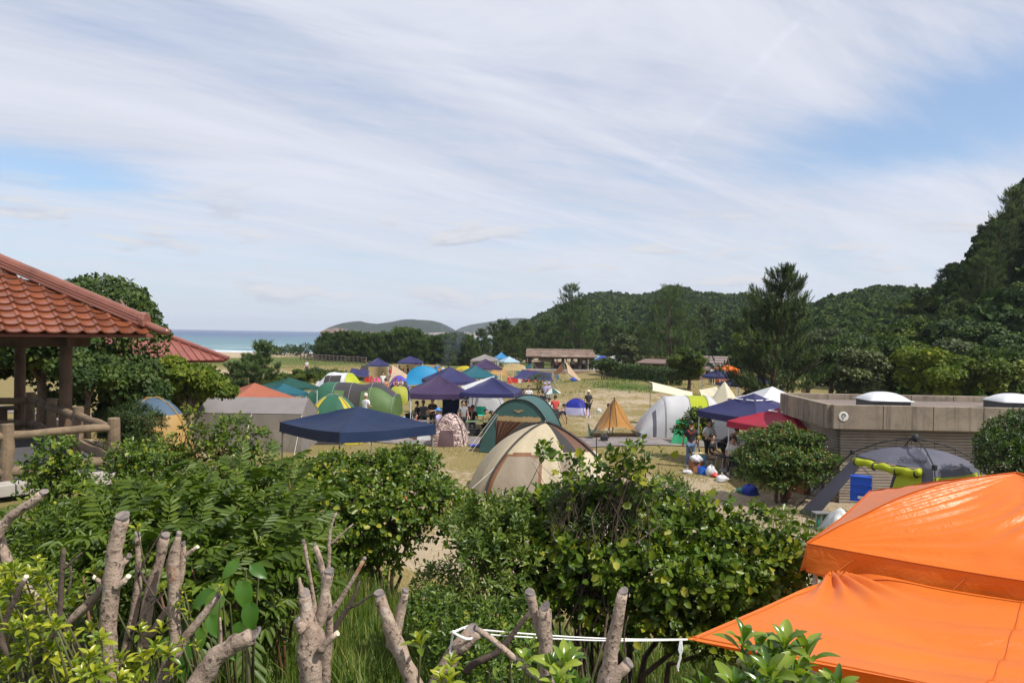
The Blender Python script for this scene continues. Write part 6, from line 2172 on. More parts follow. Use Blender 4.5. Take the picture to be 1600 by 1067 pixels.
def shrub(name, label, base, lobes, n, m_leaves, tw, L, W, tmpl, material, seed, stems=6, stem_r=.035, up=.45, near=0, deep=.5, tint=.42, cat='shrub', group=None, lift=.6, inner=.62):
 """shrub of leafy twigs on a lobed crown: base point, lobes relative to it; 'near' twigs nearest the camera carry separate leaves"""
 t = thing(name, label, cat, tuple(base), 0, group)
 g_ = np.random.default_rng(seed)
 P, N = lobe_points(lobes, n, g_, up, inner, deep)
 A = N + g_.normal(size=(n, 3)) * .45 + np.array([0, 0, lift])
 lt = g_.normal(size=len(lobes)) * .07
 bts = shoots(P, A, m_leaves, g_, tw, L, W, tmpl, 80, 32, .12, tint)
 tag(put('foliage', leaf_mesh('foliage', bts, material), t), kind='stuff')
 mb = MB()
 hi_ = np.argsort([-l_[2] for l_ in lobes])[:max(3, int(len(lobes) * .6))]
 idx = g_.choice(hi_, min(stems, len(hi_)), replace=False)
 for i_ in idx:
  c = lobes[i_]
  st_ = Vector((c[0] * .15 + g_.normal() * .06, c[1] * .15 + g_.normal() * .06, -.15))
  e = Vector(c[:3])
  limbs(mb, st_, [e], stem_r, g_, 6, .16)
  for q_ in range(6):
   k = g_.integers(n)
   d_ = np.array(P)
   near_ = np.argsort(((P - np.array(c[:3])) ** 2).sum(1))[:max(30, n // len(lobes))]
   e2 = Vector(P[near_[g_.integers(len(near_))]])
   limbs(mb, e.lerp(st_, .25 + .3 * g_.random()), [e2], stem_r * .32, g_, 4, .2)
 mb.build('stems', BARK, t, smooth=True)
 # leaves nearest the viewer stay separate objects
 if near:
  wp = P + np.array(base)[None, :]
  face = (N * (-nrm(wp))).sum(1)
  order = np.argsort(-(face + .25 * g_.random(n)))[:near]
  mesh_bank = []
  for q_ in range(6):
   V = leaf_arrays(np.zeros((1, 3)), np.array([[0, 1.0, 0]]), np.array([[0, 0, 1.0]]), L, W * (.9 + .04 * q_), tmpl)
   mesh_bank.append(leaf_mesh('leaf', [(V, tmpl[1], np.array([tint - .05 + .11 * q_]))], material))
  for k in order:
   D = Vector(nrm(A[k] * .5 + g_.normal(size=3) * .7 + np.array([0, -.35, 0])))
   U = Vector(nrm(N[k] + np.array([0, -.3, .5])))
   Z = (U - D * U.dot(D)).normalized()
   X = D.cross(Z)
   o = put('leaf', mesh_bank[g_.integers(6)], t)
   s_ = g_.uniform(.95, 1.3)
   o.matrix_local = Matrix.Translation(Vector(P[k]) + Vector(N[k]) * tw * .8) @ Matrix((X, D, Z)).transposed().to_4x4() @ Matrix.Scale(s_, 4)
 return t
def lb_at(base, px, py, D, rx, rz=None, ry=None):
 p = at(px, py, D) - Vector(base)
 return (p.x, p.y, p.z, rx, ry or rx, rz or rx)
# camellia bush left of the middle
b0 = gp(600, 10.8)
L1 = [lb_at(b0, x, y + 20, D, r, rz * .92) for x, y, D, r, rz in ((470, 738, 10.4, .42, .34), (520, 728, 10.8, .42, .36), (585, 735, 10.8, .45, .42), (640, 722, 10.9, .45, .40), (655, 760, 10.5, .46, .40), (690, 770, 10.7, .42, .34),
 (560, 770, 10.3, .5, .4), (610, 790, 10.2, .48, .38), (500, 790, 10.1, .48, .42), (545, 815, 10.0, .40, .30), (715, 800, 10.4, .40, .32), (455, 800, 9.9, .42, .4),
 (620, 832, 10.6, .35, .24), (480, 850, 9.6, .4, .35), (560, 850, 10.2, .3, .2), (510, 870, 9.8, .32, .22), (590, 868, 10.2, .22, .14), (540, 720, 10.9, .3, .2), (610, 712, 11, .3, .22))]
shrub('camellia_bush', 'glossy leaved camellia bush with orange fruit in front of the navy canopy', b0, L1, 2500, 7, .13, .084, .049, OVAL, LM_CAM, 301, 9, .03, near=240, tint=.62)
# big camellia bush right of the middle
b1 = gp(985, 7.6)
L2 = [lb_at(b1, x, y + 10, D, r * 1.04, rz * .94) for x, y, D, r, rz in ((765, 825, 7.8, .28, .22), (800, 805, 7.9, .28, .22), (850, 790, 8.0, .28, .20), (895, 785, 7.7, .28, .22), (960, 800, 7.5, .34, .27), (1020, 815, 7.5, .34, .27), (1075, 830, 7.5, .34, .28), (1130, 845, 7.5, .33, .28),
 (1180, 870, 7.5, .32, .28), (1225, 880, 7.5, .24, .24), (1235, 850, 7.6, .17, .16), (1150, 905, 7.3, .34, .28), (1090, 895, 7.2, .36, .28), (1020, 885, 7.1, .36, .28), (950, 870, 7.1, .34, .26), (880, 850, 7.2, .34, .27), (820, 850, 7.3, .32, .28),
 (1200, 925, 7.3, .26, .2), (1120, 950, 7.2, .24, .18), (1050, 945, 7.1, .22, .18), (770, 850, 7.4, .26, .26), (985, 920, 7.1, .24, .16), (910, 900, 7.0, .26, .2), (1000, 965, 7.2, .26, .16), (1080, 985, 7.2, .26, .14), (1160, 970, 7.3, .26, .16), (930, 945, 7.2, .24, .14), (860, 920, 7.2, .24, .2), (820, 930, 7.2, .22, .2), (1210, 950, 7.4, .22, .16), (1130, 1000, 7.1, .22, .1))]
shrub('camellia_bush', 'large wide camellia bush with broad glossy leaves left of the orange canopy', b1, L2, 3200, 7, .12, .086, .051, OVAL, LM_CAM, 302, 7, .038, near=299, tint=.55)
# tall loose twigs standing above the big bush
b2 = gp(880, 7.0)
L3 = [lb_at(b2, x, y, D, r, rz) for x, y, D, r, rz in ((850, 712, 7.0, .09, .05), (872, 722, 7.0, .10, .07), (905, 728, 7.0, .11, .09), (935, 745, 7.1, .12, .09), (975, 722, 7.0, .11, .10), (1000, 712, 7.0, .10, .08), (985, 745, 7.0, .13, .10), (890, 760, 7.0, .14, .1), (1100, 788, 7.3, .08, .06), (1135, 792, 7.3, .10, .07), (1182, 808, 7.4, .10, .08), (1212, 818, 7.4, .09, .08), (1238, 826, 7.4, .08, .06), (1060, 770, 7.4, .08, .07), (1018, 705, 7.0, .04, .06), (1030, 722, 7.0, .05, .06), (930, 780, 7.1, .2, .12), (1005, 770, 7.1, .16, .12), (960, 700, 7.0, .04, .05))]
shrub('camellia_sapling', 'loose leggy camellia twigs standing above the big bush before the beige tent', b2, L3, 170, 6, .12, .082, .050, OVAL, LM_CAM, 303, 11, .014, near=60, tint=.52, lift=.8, deep=.95)
# narrow leaved shrub between them
b3 = gp(930, 8.2)
L4 = [lb_at(b3, x, y, D, r, rz) for x, y, D, r, rz in ((895, 792, 7.35, .22, .14), (930, 785, 7.4, .22, .15), (965, 790, 7.4, .22, .15), (1000, 790, 7.5, .2, .15), (1045, 775, 7.8, .18, .16), (1060, 790, 7.8, .18, .14), (1020, 800, 7.6, .2, .12), (945, 815, 7.2, .26, .12), (905, 818, 7.2, .2, .1))]
shrub('narrow_leaved_shrub', 'shrub with tufts of narrow dark leaves in the middle of the big bush', b3, L4, 420, 12, .10, .085, .016, LANCE, LM_NAR, 304, 9, .02, near=0, tint=.46, lift=1.1, up=.9)
# bright oval shrub in the middle foreground
b4 = gp(745, 7.2)
L5 = [lb_at(b4, x, y, D, r, rz) for x, y, D, r, rz in ((735, 830, 7.1, .24, .22), (765, 815, 7.2, .22, .20), (745, 870, 6.9, .24, .22), (790, 840, 7.1, .24, .2), (750, 925, 6.7, .22, .2), (800, 890, 6.9, .22, .2), (780, 940, 6.7, .2, .16), (688, 915, 7.6, .2, .14), (665, 935, 7.4, .18, .12), (700, 945, 7.0, .2, .14), (730, 960, 6.5, .2, .14))]
shrub('small_leaved_shrub', 'brighter green shrub with upright small leaves left of the big camellia', b4, L5, 430, 10, .13, .078, .027, OBOV, LM_NAR, 305, 8, .022, near=0, tint=.70, lift=1.0)
# low plants in the shade under it
b5 = gp(760, 5.6)
L6 = [lb_at(b5, x, y, D, r, rz) for x, y, D, r, rz in ((690, 985, 5.7, .2, .14), (760, 980, 5.6, .2, .14), (720, 1020, 5.3, .2, .16), (800, 1000, 5.5, .16, .12), (670, 950, 6.0, .18, .12), (770, 1050, 5.0, .2, .15), (830, 960, 5.9, .16, .1))]
shrub('ground_shrub', 'low small leaved plants in the shade behind the roped stump', b5, L6, 520, 8, .09, .05, .022, OVAL, LM_CAM, 306, 7, .012, near=0, tint=.52, lift=.9)
# shrubs by the gazebo
for k, (px, D, spec, n, mt, lab, tn) in enumerate((
 (88, 8.3, ((88, 705, 8.2, .17, .10), (70, 735, 8.2, .20, .14), (110, 740, 8.2, .2, .14), (92, 770, 8.2, .24, .16), (65, 770, 8.2, .16, .12), (125, 765, 8.2, .14, .10)), 330, LM_CAM, 'bushy green shrub in front of the gazebo fence', .56),
 (200, 9.4, ((200, 715, 9.3, .2, .13), (185, 740, 9.3, .2, .14), (220, 735, 9.3, .2, .12), (240, 722, 9.3, .14, .10), (205, 755, 9.3, .16, .1)), 240, LM_CAM, 'small round leaved shrub at the fence corner', .50),
 (300, 10.2, ((298, 655, 10.2, .13, .12), (300, 685, 10.2, .20, .18), (310, 715, 10.2, .24, .18), (285, 720, 10.2, .2, .16), (302, 740, 10.1, .22, .14)), 170, LM_MID, 'slender light green sapling left of the grey wall tent', .52),
 (362, 10.4, ((345, 672, 10.4, .2, .13), (375, 668, 10.4, .2, .12), (360, 695, 10.4, .28, .18), (395, 690, 10.4, .22, .16), (410, 708, 10.4, .16, .12), (340, 705, 10.4, .16, .12), (380, 715, 10.3, .22, .12)), 190, LM_CAM, 'open branched sapling in front of the grey wall tent', .52),
 (262, 10.0, ((255, 700, 10.0, .12, .10), (265, 722, 10.0, .2, .12), (245, 735, 10.0, .2, .12)), 120, LM_CAM, 'thin shrub before the straw yellow tent', .46))):
 b_ = gp(px, D)
 shrub('garden_shrub', lab, b_, [lb_at(b_, *s_) for s_ in spec], n, 7, .12, .062, .034, OVAL, mt, 320 + k, 6, .02, near=40, tint=tn)
b_ = gp(215, 15)
LS = [lb_at(b_, x, y, D, r, rz) for x, y, D, r, rz in ((205, 650, 15, .45, .2), (222, 662, 14.8, .42, .16), (200, 680, 14.8, .5, .18), (222, 690, 14.6, .34, .14), (185, 665, 15, .35, .2), (215, 705, 14.6, .5, .16))]
shrub('conifer_shrub', 'dark layered conifer shrub in front of the straw yellow tent', b_, LS, 900, 10, .14, .10, .020, LANCE, LM_PINE, 330, 6, .04, near=0, tint=.42, lift=.2)
# round shrub in front of the red canopy
b_ = gp(1216, 22.4)
gq_ = np.random.default_rng(8)
LS = [lb_at(b_, x, y, D, r, rz) for x, y, D, r, rz in ((1185, 688, 22.3, .55, .30), (1225, 682, 22.3, .6, .26), (1262, 690, 22.3, .5, .26), (1170, 715, 22.1, .5, .24), (1215, 712, 21.8, .65, .26), (1265, 715, 22, .55, .24), (1295, 722, 22.1, .4, .2), (1185, 738, 22, .55, .2),
 (1235, 740, 21.8, .6, .2), (1280, 742, 22, .4, .16), (1205, 752, 22, .5, .14), (1225, 672, 22.4, .35, .18), (1245, 700, 22.9, .7, .3), (1190, 705, 22.9, .6, .3))]
LS += [lb_at(b_, x, y, D, r, rz) for x, y, D, r, rz in ((1170, 742, 21.9, .4, .16), (1262, 752, 21.8, .45, .14), (1215, 757, 21.7, .45, .12), (1195, 725, 21.6, .5, .2), (1250, 725, 21.6, .5, .2))]
shrub('round_shrub', 'dense rounded shrub with orange tinged tips in front of the red canopy', b_, LS, 3900, 6, .13, .085, .048, OVAL, leafmat('pittosporum_leaves', [(.0, (.014, .04, .009)), (.4, (.032, .075, .013)), (.72, (.068, .12, .018)), (.93, (.14, .17, .03)), (1, (.24, .12, .035))], .42, .26, .4), 331, 8, .05, near=0, tint=.60)
b_ = gp(1592, 17.4)
LS = [lb_at(b_, x, y, D, r, rz) for x, y, D, r, rz in ((1580, 680, 17.4, .55, .45), (1560, 700, 17.2, .5, .42), (1610, 690, 17.4, .6, .5), (1575, 725, 17.1, .55, .4), (1630, 720, 17.3, .6, .5), (1545, 720, 17.3, .3, .3), (1600, 662, 17.5, .4, .3), (1600, 770, 17.2, .7, .5))]
shrub('round_bush', 'round dark glossy bush against the block wall at the right edge', b_, LS, 2100, 6, .12, .075, .042, OVAL, LM_CAM, 332, 6, .05, near=0, tint=.30)
b_ = gp(1086, 30)
LS = [lb_at(b_, x, y, D, r, rz) for x, y, D, r, rz in ((1088, 648, 30, .38, .24), (1078, 660, 30, .36, .22), (1098, 662, 30, .36, .22), (1065, 672, 30, .34, .16), (1105, 678, 30, .26, .18))]
shrub('sapling', 'dark leaved sapling beside the man in black under the navy violet canopy', b_, LS, 420, 6, .12, .10, .06, OVAL, LM_CAM, 333, 5, .035, near=0, tint=.40)
b_ = gp(944, 80)
LS = [lb_at(b_, x, y, D, r, rz) for x, y, D, r, rz in ((935, 570, 80, .8, .4), (950, 568, 80, .9, .45), (958, 574, 80, .6, .35), (940, 577, 80, .7, .3))]
shrub('flat_topped_tree', 'small flat topped dark tree on the dune right of the shelter', b_, LS, 420, 6, .25, .22, .14, OVAL, LM_DARK, 334, 4, .07, near=0, tint=.42, cat='tree')
b_ = gp(841, 58)
LS = [lb_at(b_, x, y, D, r, rz) for x, y, D, r, rz in ((836, 592, 58, .5, .35), (848, 590, 58, .5, .4), (842, 602, 58, .5, .3))]
shrub('sapling', 'thin see-through sapling in front of the wide navy tarp', b_, LS, 110, 6, .2, .13, .05, OVAL, LM_MID, 335, 3, .03, near=0, tint=.42, deep=.95)
for k, (px, D, s, lb) in enumerate(((492, 88, 1.0, 'dark bush on the dune below the left end of the beach fence'), (506, 86, .8, 'small dark bush second from the left on the dune'), (522, 80, 1.15, 'leafy bush on the dune above the white and lime shelter'), (538, 78, 1.0, 'leafy bush near the navy tarp on the dune'),
 (508, 66, 1.2, 'broad green bush behind the dark green canopy'), (555, 86, .7, 'low bush below the middle of the beach fence'))):
 b_ = gp(px, D)
 LS = [(-.8 * s, 0, .35 * s, .7 * s, .6 * s, .45 * s), (.7 * s, 0, .4 * s, .75 * s, .6 * s, .5 * s), (0, .2, .6 * s, .8 * s, .6 * s, .5 * s)]
 shrub('dune_bush', lb, b_, LS, 260, 6, .22, .18, .11, OVAL, LM_MID if k > 1 else LM_DARK, 340 + k, 3, .04, near=0, tint=.45)
for k, (px, D, s, lb) in enumerate(((425, 150, 1.3, 'wind flattened coastal bush at the edge of the beach'), (452, 146, 1.5, 'dark coastal bush on the dune crest left of the fence'), (475, 140, 1.7, 'grey green coastal bush by the end of the pines'))):
 b_ = gp(px, D)
 LS = [(-1.2 * s, 0, .5 * s, .9 * s, .8 * s, .4 * s), (1.0 * s, 0, .6 * s, 1.0 * s, .8 * s, .45 * s), (0, .2, .9 * s, 1.1 * s, .8 * s, .5 * s)]
 shrub('coastal_bush', lb, b_, LS, 300, 6, .3, .26, .16, OVAL, LM_DARK, 350 + k, 3, .06, near=0, tint=.5)
# ------------------------------------------------------------------ sumac thicket: every frond its own object
def frond_mesh(k):
 g_ = np.random.default_rng(400 + k)
 Lr = .40
 n = 8
 P, D, U, S = [], [], [], []
 mb = []
 for i_ in range(n):
  s = .16 + .80 * i_ / (n - 1)
  z = .12 * math.sin(s * 2.4) - .16 * s * s
  for sd in (-1, 1):
   P.append((0, s * Lr, z * Lr))
   a = R(68 - 26 * s) + g_.normal() * .08
   D.append((sd * math.sin(a), math.cos(a), -.38 - .25 * s + g_.normal() * .12))
   U.append((g_.normal() * .15, -.1, 1))
   S.append((.155 * (1 - .35 * abs(s - .5)) * g_.uniform(.85, 1.1)))
 P.append((0, Lr * .97, -.05 * Lr))
 D.append((0, 1, -.6))
 U.append((0, .3, 1))
 S.append(.12)
 S = np.array(S)
 V = leaf_arrays(np.array(P), np.array(D), np.array(U), S, S * .27, OVAL)
 t = .42 + g_.normal(size=len(S)) * .07 + g_.normal() * .06
 # midrib as thin leaf-like strip
 R_ = leaf_arrays(np.array([(0, 0, 0), (0, Lr * .5, .06 * Lr)]), np.array([(0, 1, .12), (0, 1, -.25)]), np.array([(0, 0, 1.0), (0, 0, 1)]), Lr * .52, .006, NEED)
 return leaf_mesh('frond', [(V, OVAL[1], t), (R_, NEED[1], np.array([.85, .85]))], LM_SUM)
FR = [frond_mesh(k) for k in range(7)]
g = np.random.default_rng(77)
sb = gp(300, 6.2)
sm = thing('sumac_thicket', 'thicket of sumac with long feathery compound leaves at left', 'shrub', tuple(sb))
stems_ = []
for px, py, D in ((150, 805, 6.0), (190, 786, 6.3), (235, 768, 6.6), (280, 762, 6.6), (330, 748, 6.8), (375, 742, 6.7), (420, 736, 6.8), (452, 752, 6.6), (170, 830, 5.5), (225, 800, 5.8), (275, 790, 5.9), (325, 785, 6.0), (370, 790, 6.0), (415, 800, 6.0), (455, 815, 6.0),
 (200, 850, 5.3), (260, 845, 5.4), (310, 840, 5.4), (350, 850, 5.4), (395, 855, 5.4), (440, 870, 5.5), (360, 905, 5.0), (300, 890, 5.0), (425, 915, 5.2), (120, 850, 5.5), (90, 810, 6.2), (60, 840, 5.8), (130, 900, 4.9), (245, 905, 4.7)):
 stems_.append(at(px, py, D))
mb = MB()
tops, azs = [], []
for s_ in stems_:
 b_ = Vector((s_.x * .97 + g.normal() * .1, s_.y + .15 + g.normal() * .1, H(s_.x, s_.y) - .05))
 mb.tube([b_ - sb, b_.lerp(s_, .5) + Vector((g.normal() * .05, g.normal() * .05, 0)) - sb, s_ - sb], [.016, .012, .006], 5)
 k = 13
 for j in range(k):
  t = 1 - .34 * (j / k)
  o = put('frond', FR[g.integers(7)], sm)
  p = b_.lerp(s_, t) - sb
  az = j * 2.4 + g.normal() * .3
  pitch = R(52 - 62 * j / k) + g.normal() * .16
  sc = g.uniform(.85, 1.2) * (.62 if j < 2 else 1)
  if len([c for c in sm.children]) > 299:
   break
  o.matrix_local = Matrix.Translation(p) @ Matrix.Rotation(az, 4, 'Z') @ Matrix.Rotation(pitch, 4, 'X') @ Matrix.Scale(sc, 4)
mb.build('stems', mat('sumac_stem', (.13, .06, .03), .7), sm, smooth=True)
# leafy filling lower down
LS = [lb_at(sb, x, y, D, r, rz) for x, y, D, r, rz in ((160, 850, 5.9, .4, .3), (240, 830, 6.2, .4, .3), (320, 830, 6.3, .4, .3), (400, 850, 6.1, .4, .3), (200, 900, 5.6, .35, .3), (290, 920, 5.4, .35, .3), (380, 930, 5.4, .35, .3), (90, 850, 6.2, .35, .25), (110, 930, 5.2, .3, .25), (440, 940, 5.6, .25, .25), (450, 880, 6.0, .25, .25), (300, 790, 6.9, .36, .18), (390, 780, 7.0, .4, .2), (200, 805, 6.7, .35, .2), (40, 880, 5.8, .35, .25))]
P, N = lobe_points(LS, 1500, g, .5, .55, .6)
bts = shoots(P, N + g.normal(size=(1500, 3)) * .4 + np.array([0, 0, .4]), 7, g, .2, .10, .026, OVAL, 80, 40, .12, .34)
tag(put('lower_foliage', leaf_mesh('lower_foliage', bts, LM_SUM), sm), kind='stuff')
# ------------------------------------------------------------------ grass
def grass_mesh(name, P, hgt, wid, g_, bend=.5, tint=.45, tv=.16):
 n = len(P)
 az = g_.random(n) * 6.283
 b = np.stack([np.cos(az), np.sin(az), np.zeros(n)], -1)
 side = np.stack([-np.sin(az), np.cos(az), np.zeros(n)], -1)
 h = hgt * np.clip(1 + g_.normal(size=n) * .3, .4, 1.7)
 w = wid * np.clip(1 + g_.normal(size=n) * .2, .5, 1.5)
 bd = bend * g_.random(n)
 V = np.zeros((n, 5, 3))
 V[:, 0] = P - side * w[:, None] / 2
 V[:, 1] = P + side * w[:, None] / 2
 m_ = P + b * (h * bd * .3)[:, None] + np.array([0, 0, 1]) * (h * .55)[:, None]
 V[:, 2] = m_ + side * w[:, None] * .4
 V[:, 3] = m_ - side * w[:, None] * .4
 V[:, 4] = P + b * (h * bd)[:, None] + np.array([0, 0, 1]) * (h * (1 - .3 * bd))[:, None]
 return leaf_mesh(name, [(V, [(0, 1, 2, 3), (3, 2, 4)], tint + g_.normal(size=n) * tv)], LM_GRASS)
LM_GRASS = leafmat('grass_blades', [(.0, (.030, .062, .010)), (.35, (.058, .115, .014)), (.6, (.11, .165, .022)), (.8, (.21, .22, .05)), (1, (.38, .30, .12))], .5, .34, .4)
g = np.random.default_rng(500)
n = 30000
y = 2.6 + 7.4 * g.random(n) ** .9
x = (g.random(n) * 1.5 - .78) * (y + .6) * .62 + .02 * y
keep = ~((x > .2 * y + .8) & (y > 7.6))
x, y = x[keep], y[keep]
P = np.stack([x, y, HV(x, y)], -1)
tag(put('tall_grass', grass_mesh('tall_grass', P, .30, .012, g, .6, .50, .16)), 'tall green grass growing among the stumps', kind='stuff')
# dry tufts on the camp field
n = 26000
y = np.exp(g.uniform(math.log(14), math.log(78), n))
x = (g.random(n) * 1.5 - .72) * y * .72
cl = np.sin(x * 1.9 + 2 * np.sin(y * .8)) * np.sin(y * 1.3 + 1.5 * np.sin(x * .9)) + .45 * np.sin(x * .4 + 1) * np.sin(y * .33) + g.normal(size=n) * .28
sandy = blob(x, y, 9, 62, 4, 12) + blob(x, y, 8, 21, 3.5, 2.6) + blob(x, y, -4, 26, 2, 2.4) + blob(x, y, 6.5, 15.5, 4, 2)
onpath = np.abs(y - np.interp(x, [p[0] for p in PATH], [p[1] for p in PATH])) < 1.35
keep = (cl - sandy * .9 > .05) & ~onpath & ~((x > XL) & (y > 21.5) & (y < 27))
x, y = x[keep], y[keep]
P = np.stack([x, y, HV(x, y)], -1)
tag(put('dry_grass', grass_mesh('dry_grass', P, .11, .022, g, 1.3, .82, .14)), 'patchy dry grass tufts on the sandy camp field', kind='stuff')
n = 7000
y = g.uniform(13.5, 21, n)
x = 8.6 + g.normal(size=n) * 1.5
k2 = (x < 13) & (np.sin(x * 3) * np.sin(y * 2) > -.4)
x, y = x[k2], y[k2]
P = np.stack([x, y, HV(x, y)], -1)
tag(put('green_grass', grass_mesh('green_grass', P, .17, .016, g, .8, .52, .15)), 'greener grass beside the concrete building', kind='stuff')
n = 16000
y = g.uniform(58, 150, n)
x = np.where(y < 85, 10.5 + g.normal(size=n) * 3.2, -32 + g.normal(size=n) * 11)
keep = np.sin(x * .8 + np.sin(y * .5) * 2) + g.normal(size=n) * .6 > .1
x, y = x[keep], y[keep]
P = np.stack([x, y, HV(x, y)], -1)
tag(put('dune_grass', grass_mesh('dune_grass', P, .20, .05, g, 1.2, .60, .15)), 'green dune grass on the sand', kind='stuff')
# ------------------------------------------------------------------ pruned trees in the foreground
BARKP = bpy.data.materials.new('bark_pruned_grey')
BARKP.use_nodes = True
T = NT(BARKP.node_tree)
T.n.clear()
v = T.node('ShaderNodeTexCoord').outputs['Object']
n1 = T.noise(v, 9, 6, .65, .4)
n2 = T.noise(v, 46, 5, .65)
n3 = T.noise(v, 5.0, 5, .6, .6)
c = T.ramp(n1, [(.25, (.19, .135, .103)), (.5, (.35, .262, .205)), (.75, (.49, .39, .31))])
c = T.mix(T.math('MULTIPLY', T.smooth(n2, .555, .63), .85), c, (.06, .042, .034))
n4 = T.noise(T.vmath('MULTIPLY', v, (1, 1, .5)).outputs[0], 3.2, 4, .6, .5)
c = T.mix(T.math('MULTIPLY', T.smooth(n4, .54, .68), .40), c, (.13, .092, .072))
n5 = T.noise(v, 17, 4, .6)
c = T.mix(T.math('MULTIPLY', T.smooth(n5, .60, .68), .5), c, (.50, .45, .40))
c = T.mix(T.math('MULTIPLY', T.smooth(n3, .62, .70), .8), c, (.36, .17, .075))
h_ = T.math('ADD', T.math('MULTIPLY', n1, .7), T.math('MULTIPLY', n2, .7))
b = T.node('ShaderNodeBump', {'Height': h_, 'Strength': 1.0, 'Distance': .016})
p_ = T.node('ShaderNodeBsdfPrincipled', {'Base Color': c, 'Roughness': .85, 'Specular IOR Level': .2, 'Normal': b.outputs[0]})
T.node('ShaderNodeOutputMaterial', {0: p_.outputs[0]})
CUT = mat('cut_wood_weathered', (.20, .165, .15), .9, .3, 22, .6, 60, dirt=((.075, .062, .06), .85, 14))
CUTW = mat('cut_wood_fresh', (.62, .52, .40), .8, .2, 20)
DTW = mat('dark_twig_bark', (.085, .058, .045), .85, .3, 16, .5, 60)
def limb_part(parent, org, pts, D, dia, name='limb', material=None, to_ground=False, dD=0.0, cut=CUT, sides=14):
 """pts: photo pixels along the limb; dia: pixel diameters"""
 g_ = np.random.default_rng(int(pts[0][0] * 3 + pts[-1][1]))
 w = [at(x, y, D + dD * i / max(1, len(pts) - 1)) for i, (x, y) in enumerate(pts)]
 rr = [d_ / 2 / F * D for d_ in dia]
 if to_ground:
  e = Vector((w[0].x, w[0].y + .05, H(w[0].x, w[0].y) - .08))
  if e.z < w[0].z:
   w = [e] + w
   rr = [rr[0] * 1.12] + rr
 P, Q = [], []
 for i in range(len(w) - 1):
  k = max(3, int((w[i + 1] - w[i]).length / .035))
  for j in range(k):
   s = j / k
   P.append(w[i].lerp(w[i + 1], s))
   Q.append(rr[i] * (1 - s) + rr[i + 1] * s)
 P.append(w[-1])
 Q.append(rr[-1])
 for _ in range(3):
  P = [P[0]] + [(P[i - 1] + P[i] * 2 + P[i + 1]) / 4 for i in range(1, len(P) - 1)] + [P[-1]]
 n = len(P)
 Q = [q * .94 * (1 + .035 * math.sin(i * .55 + pts[0][0]) + g_.normal() * .012) for i, q in enumerate(Q)]
 mb = MB()
 P = [p + Vector(g_.normal(size=3)) * Q[i] * .07 if 0 < i < n - 1 else p for i, p in enumerate(P)]
 mb.tube([p - org for p in P], Q, sides, cap=True)
 # lumps: knots pushed out of the surface
 for _ in range(max(2, n // 4)):
  ci = g_.integers(1, n - 1)
  cj = g_.integers(sides)
  for di in (-1, 0, 1):
   for dj in (-1, 0, 1):
    i_, j_ = min(max(ci + di, 0), n - 1), (cj + dj) % sides
    vi = i_ * sides + j_
    c_ = P[i_] - org
    d_ = Vector(mb.v[vi]) - c_
    mb.v[vi] = tuple(c_ + d_ * (1 + (.34 if di == dj == 0 else .12)))
 o = mb.build(name, material or BARKP, parent, smooth=True)
 if cut is not None:
  m2 = MB()
  ax = (P[-1] - P[-2]).normalized()
  tilt = (ax + Vector((g_.normal() * .4, -.35, 0))).normalized()
  x_ = tilt.orthogonal().normalized()
  y_ = tilt.cross(x_)
  c_ = P[-1] - org + ax * .004
  ring = [c_ + (x_ * math.cos(a) + y_ * math.sin(a)) * Q[-1] * (1.03 + .05 * math.sin(a * 3)) for a in np.linspace(0, 2 * PI, 15)[:-1]]
  ring2 = [q_ + ax * .012 for q_ in ring]
  m2.add(ring + ring2 + [c_ + ax * .009], [(i, (i + 1) % 14, 14 + (i + 1) % 14, 14 + i) for i in range(14)] + [(14 + i, 14 + (i + 1) % 14, 28) for i in range(14)])
  m2.build('cut_face', cut, o)
 return o
def pruned(label, px, D, specs):
 b_ = gp(px, D)
 t = thing('pruned_tree', label, 'tree', tuple(b_), 0, 'pruned trees in the foreground')
 for s_ in specs:
  limb_part(t, b_, **s_)
 return t
pruned('pruned tree with one straight pale trunk and small cut stubs, far lower left', 172, 3.0, [
 dict(pts=[(172, 1090), (170, 1000), (171, 940), (176, 905), (179, 860), (184, 832), (191, 810)], D=3.0, dia=[26, 25, 25, 28, 24, 23, 22], name='trunk', to_ground=True),
 dict(pts=[(180, 918), (188, 912), (197, 904)], D=2.98, dia=[13, 10, 8], cut=CUTW),
 dict(pts=[(171, 918), (160, 912), (150, 904)], D=2.99, dia=[12, 9, 7], cut=CUTW),
 dict(pts=[(178, 900), (188, 888), (199, 872)], D=3.03, dia=[12, 11, 9]),
 dict(pts=[(168, 915), (156, 923), (127, 954), (99, 979)], D=3.04, dia=[15, 14, 13, 11])])
pruned('leaning pruned tree with a diagonal smooth pole at the left edge', 20, 3.2, [
 dict(pts=[(165, 1066), (140, 1032), (101, 986), (81, 966), (52, 928), (25, 902), (5, 862), (-8, 815)], D=3.15, dia=[11, 12, 14, 15, 15, 16, 16, 16], name='trunk', to_ground=True),
 dict(pts=[(-6, 845), (4, 820), (21, 803), (45, 789), (65, 771)], D=3.1, dia=[15, 15, 16, 15, 12]),
 dict(pts=[(5, 1000), (20, 985), (35, 975)], D=2.9, dia=[22, 20, 17])])
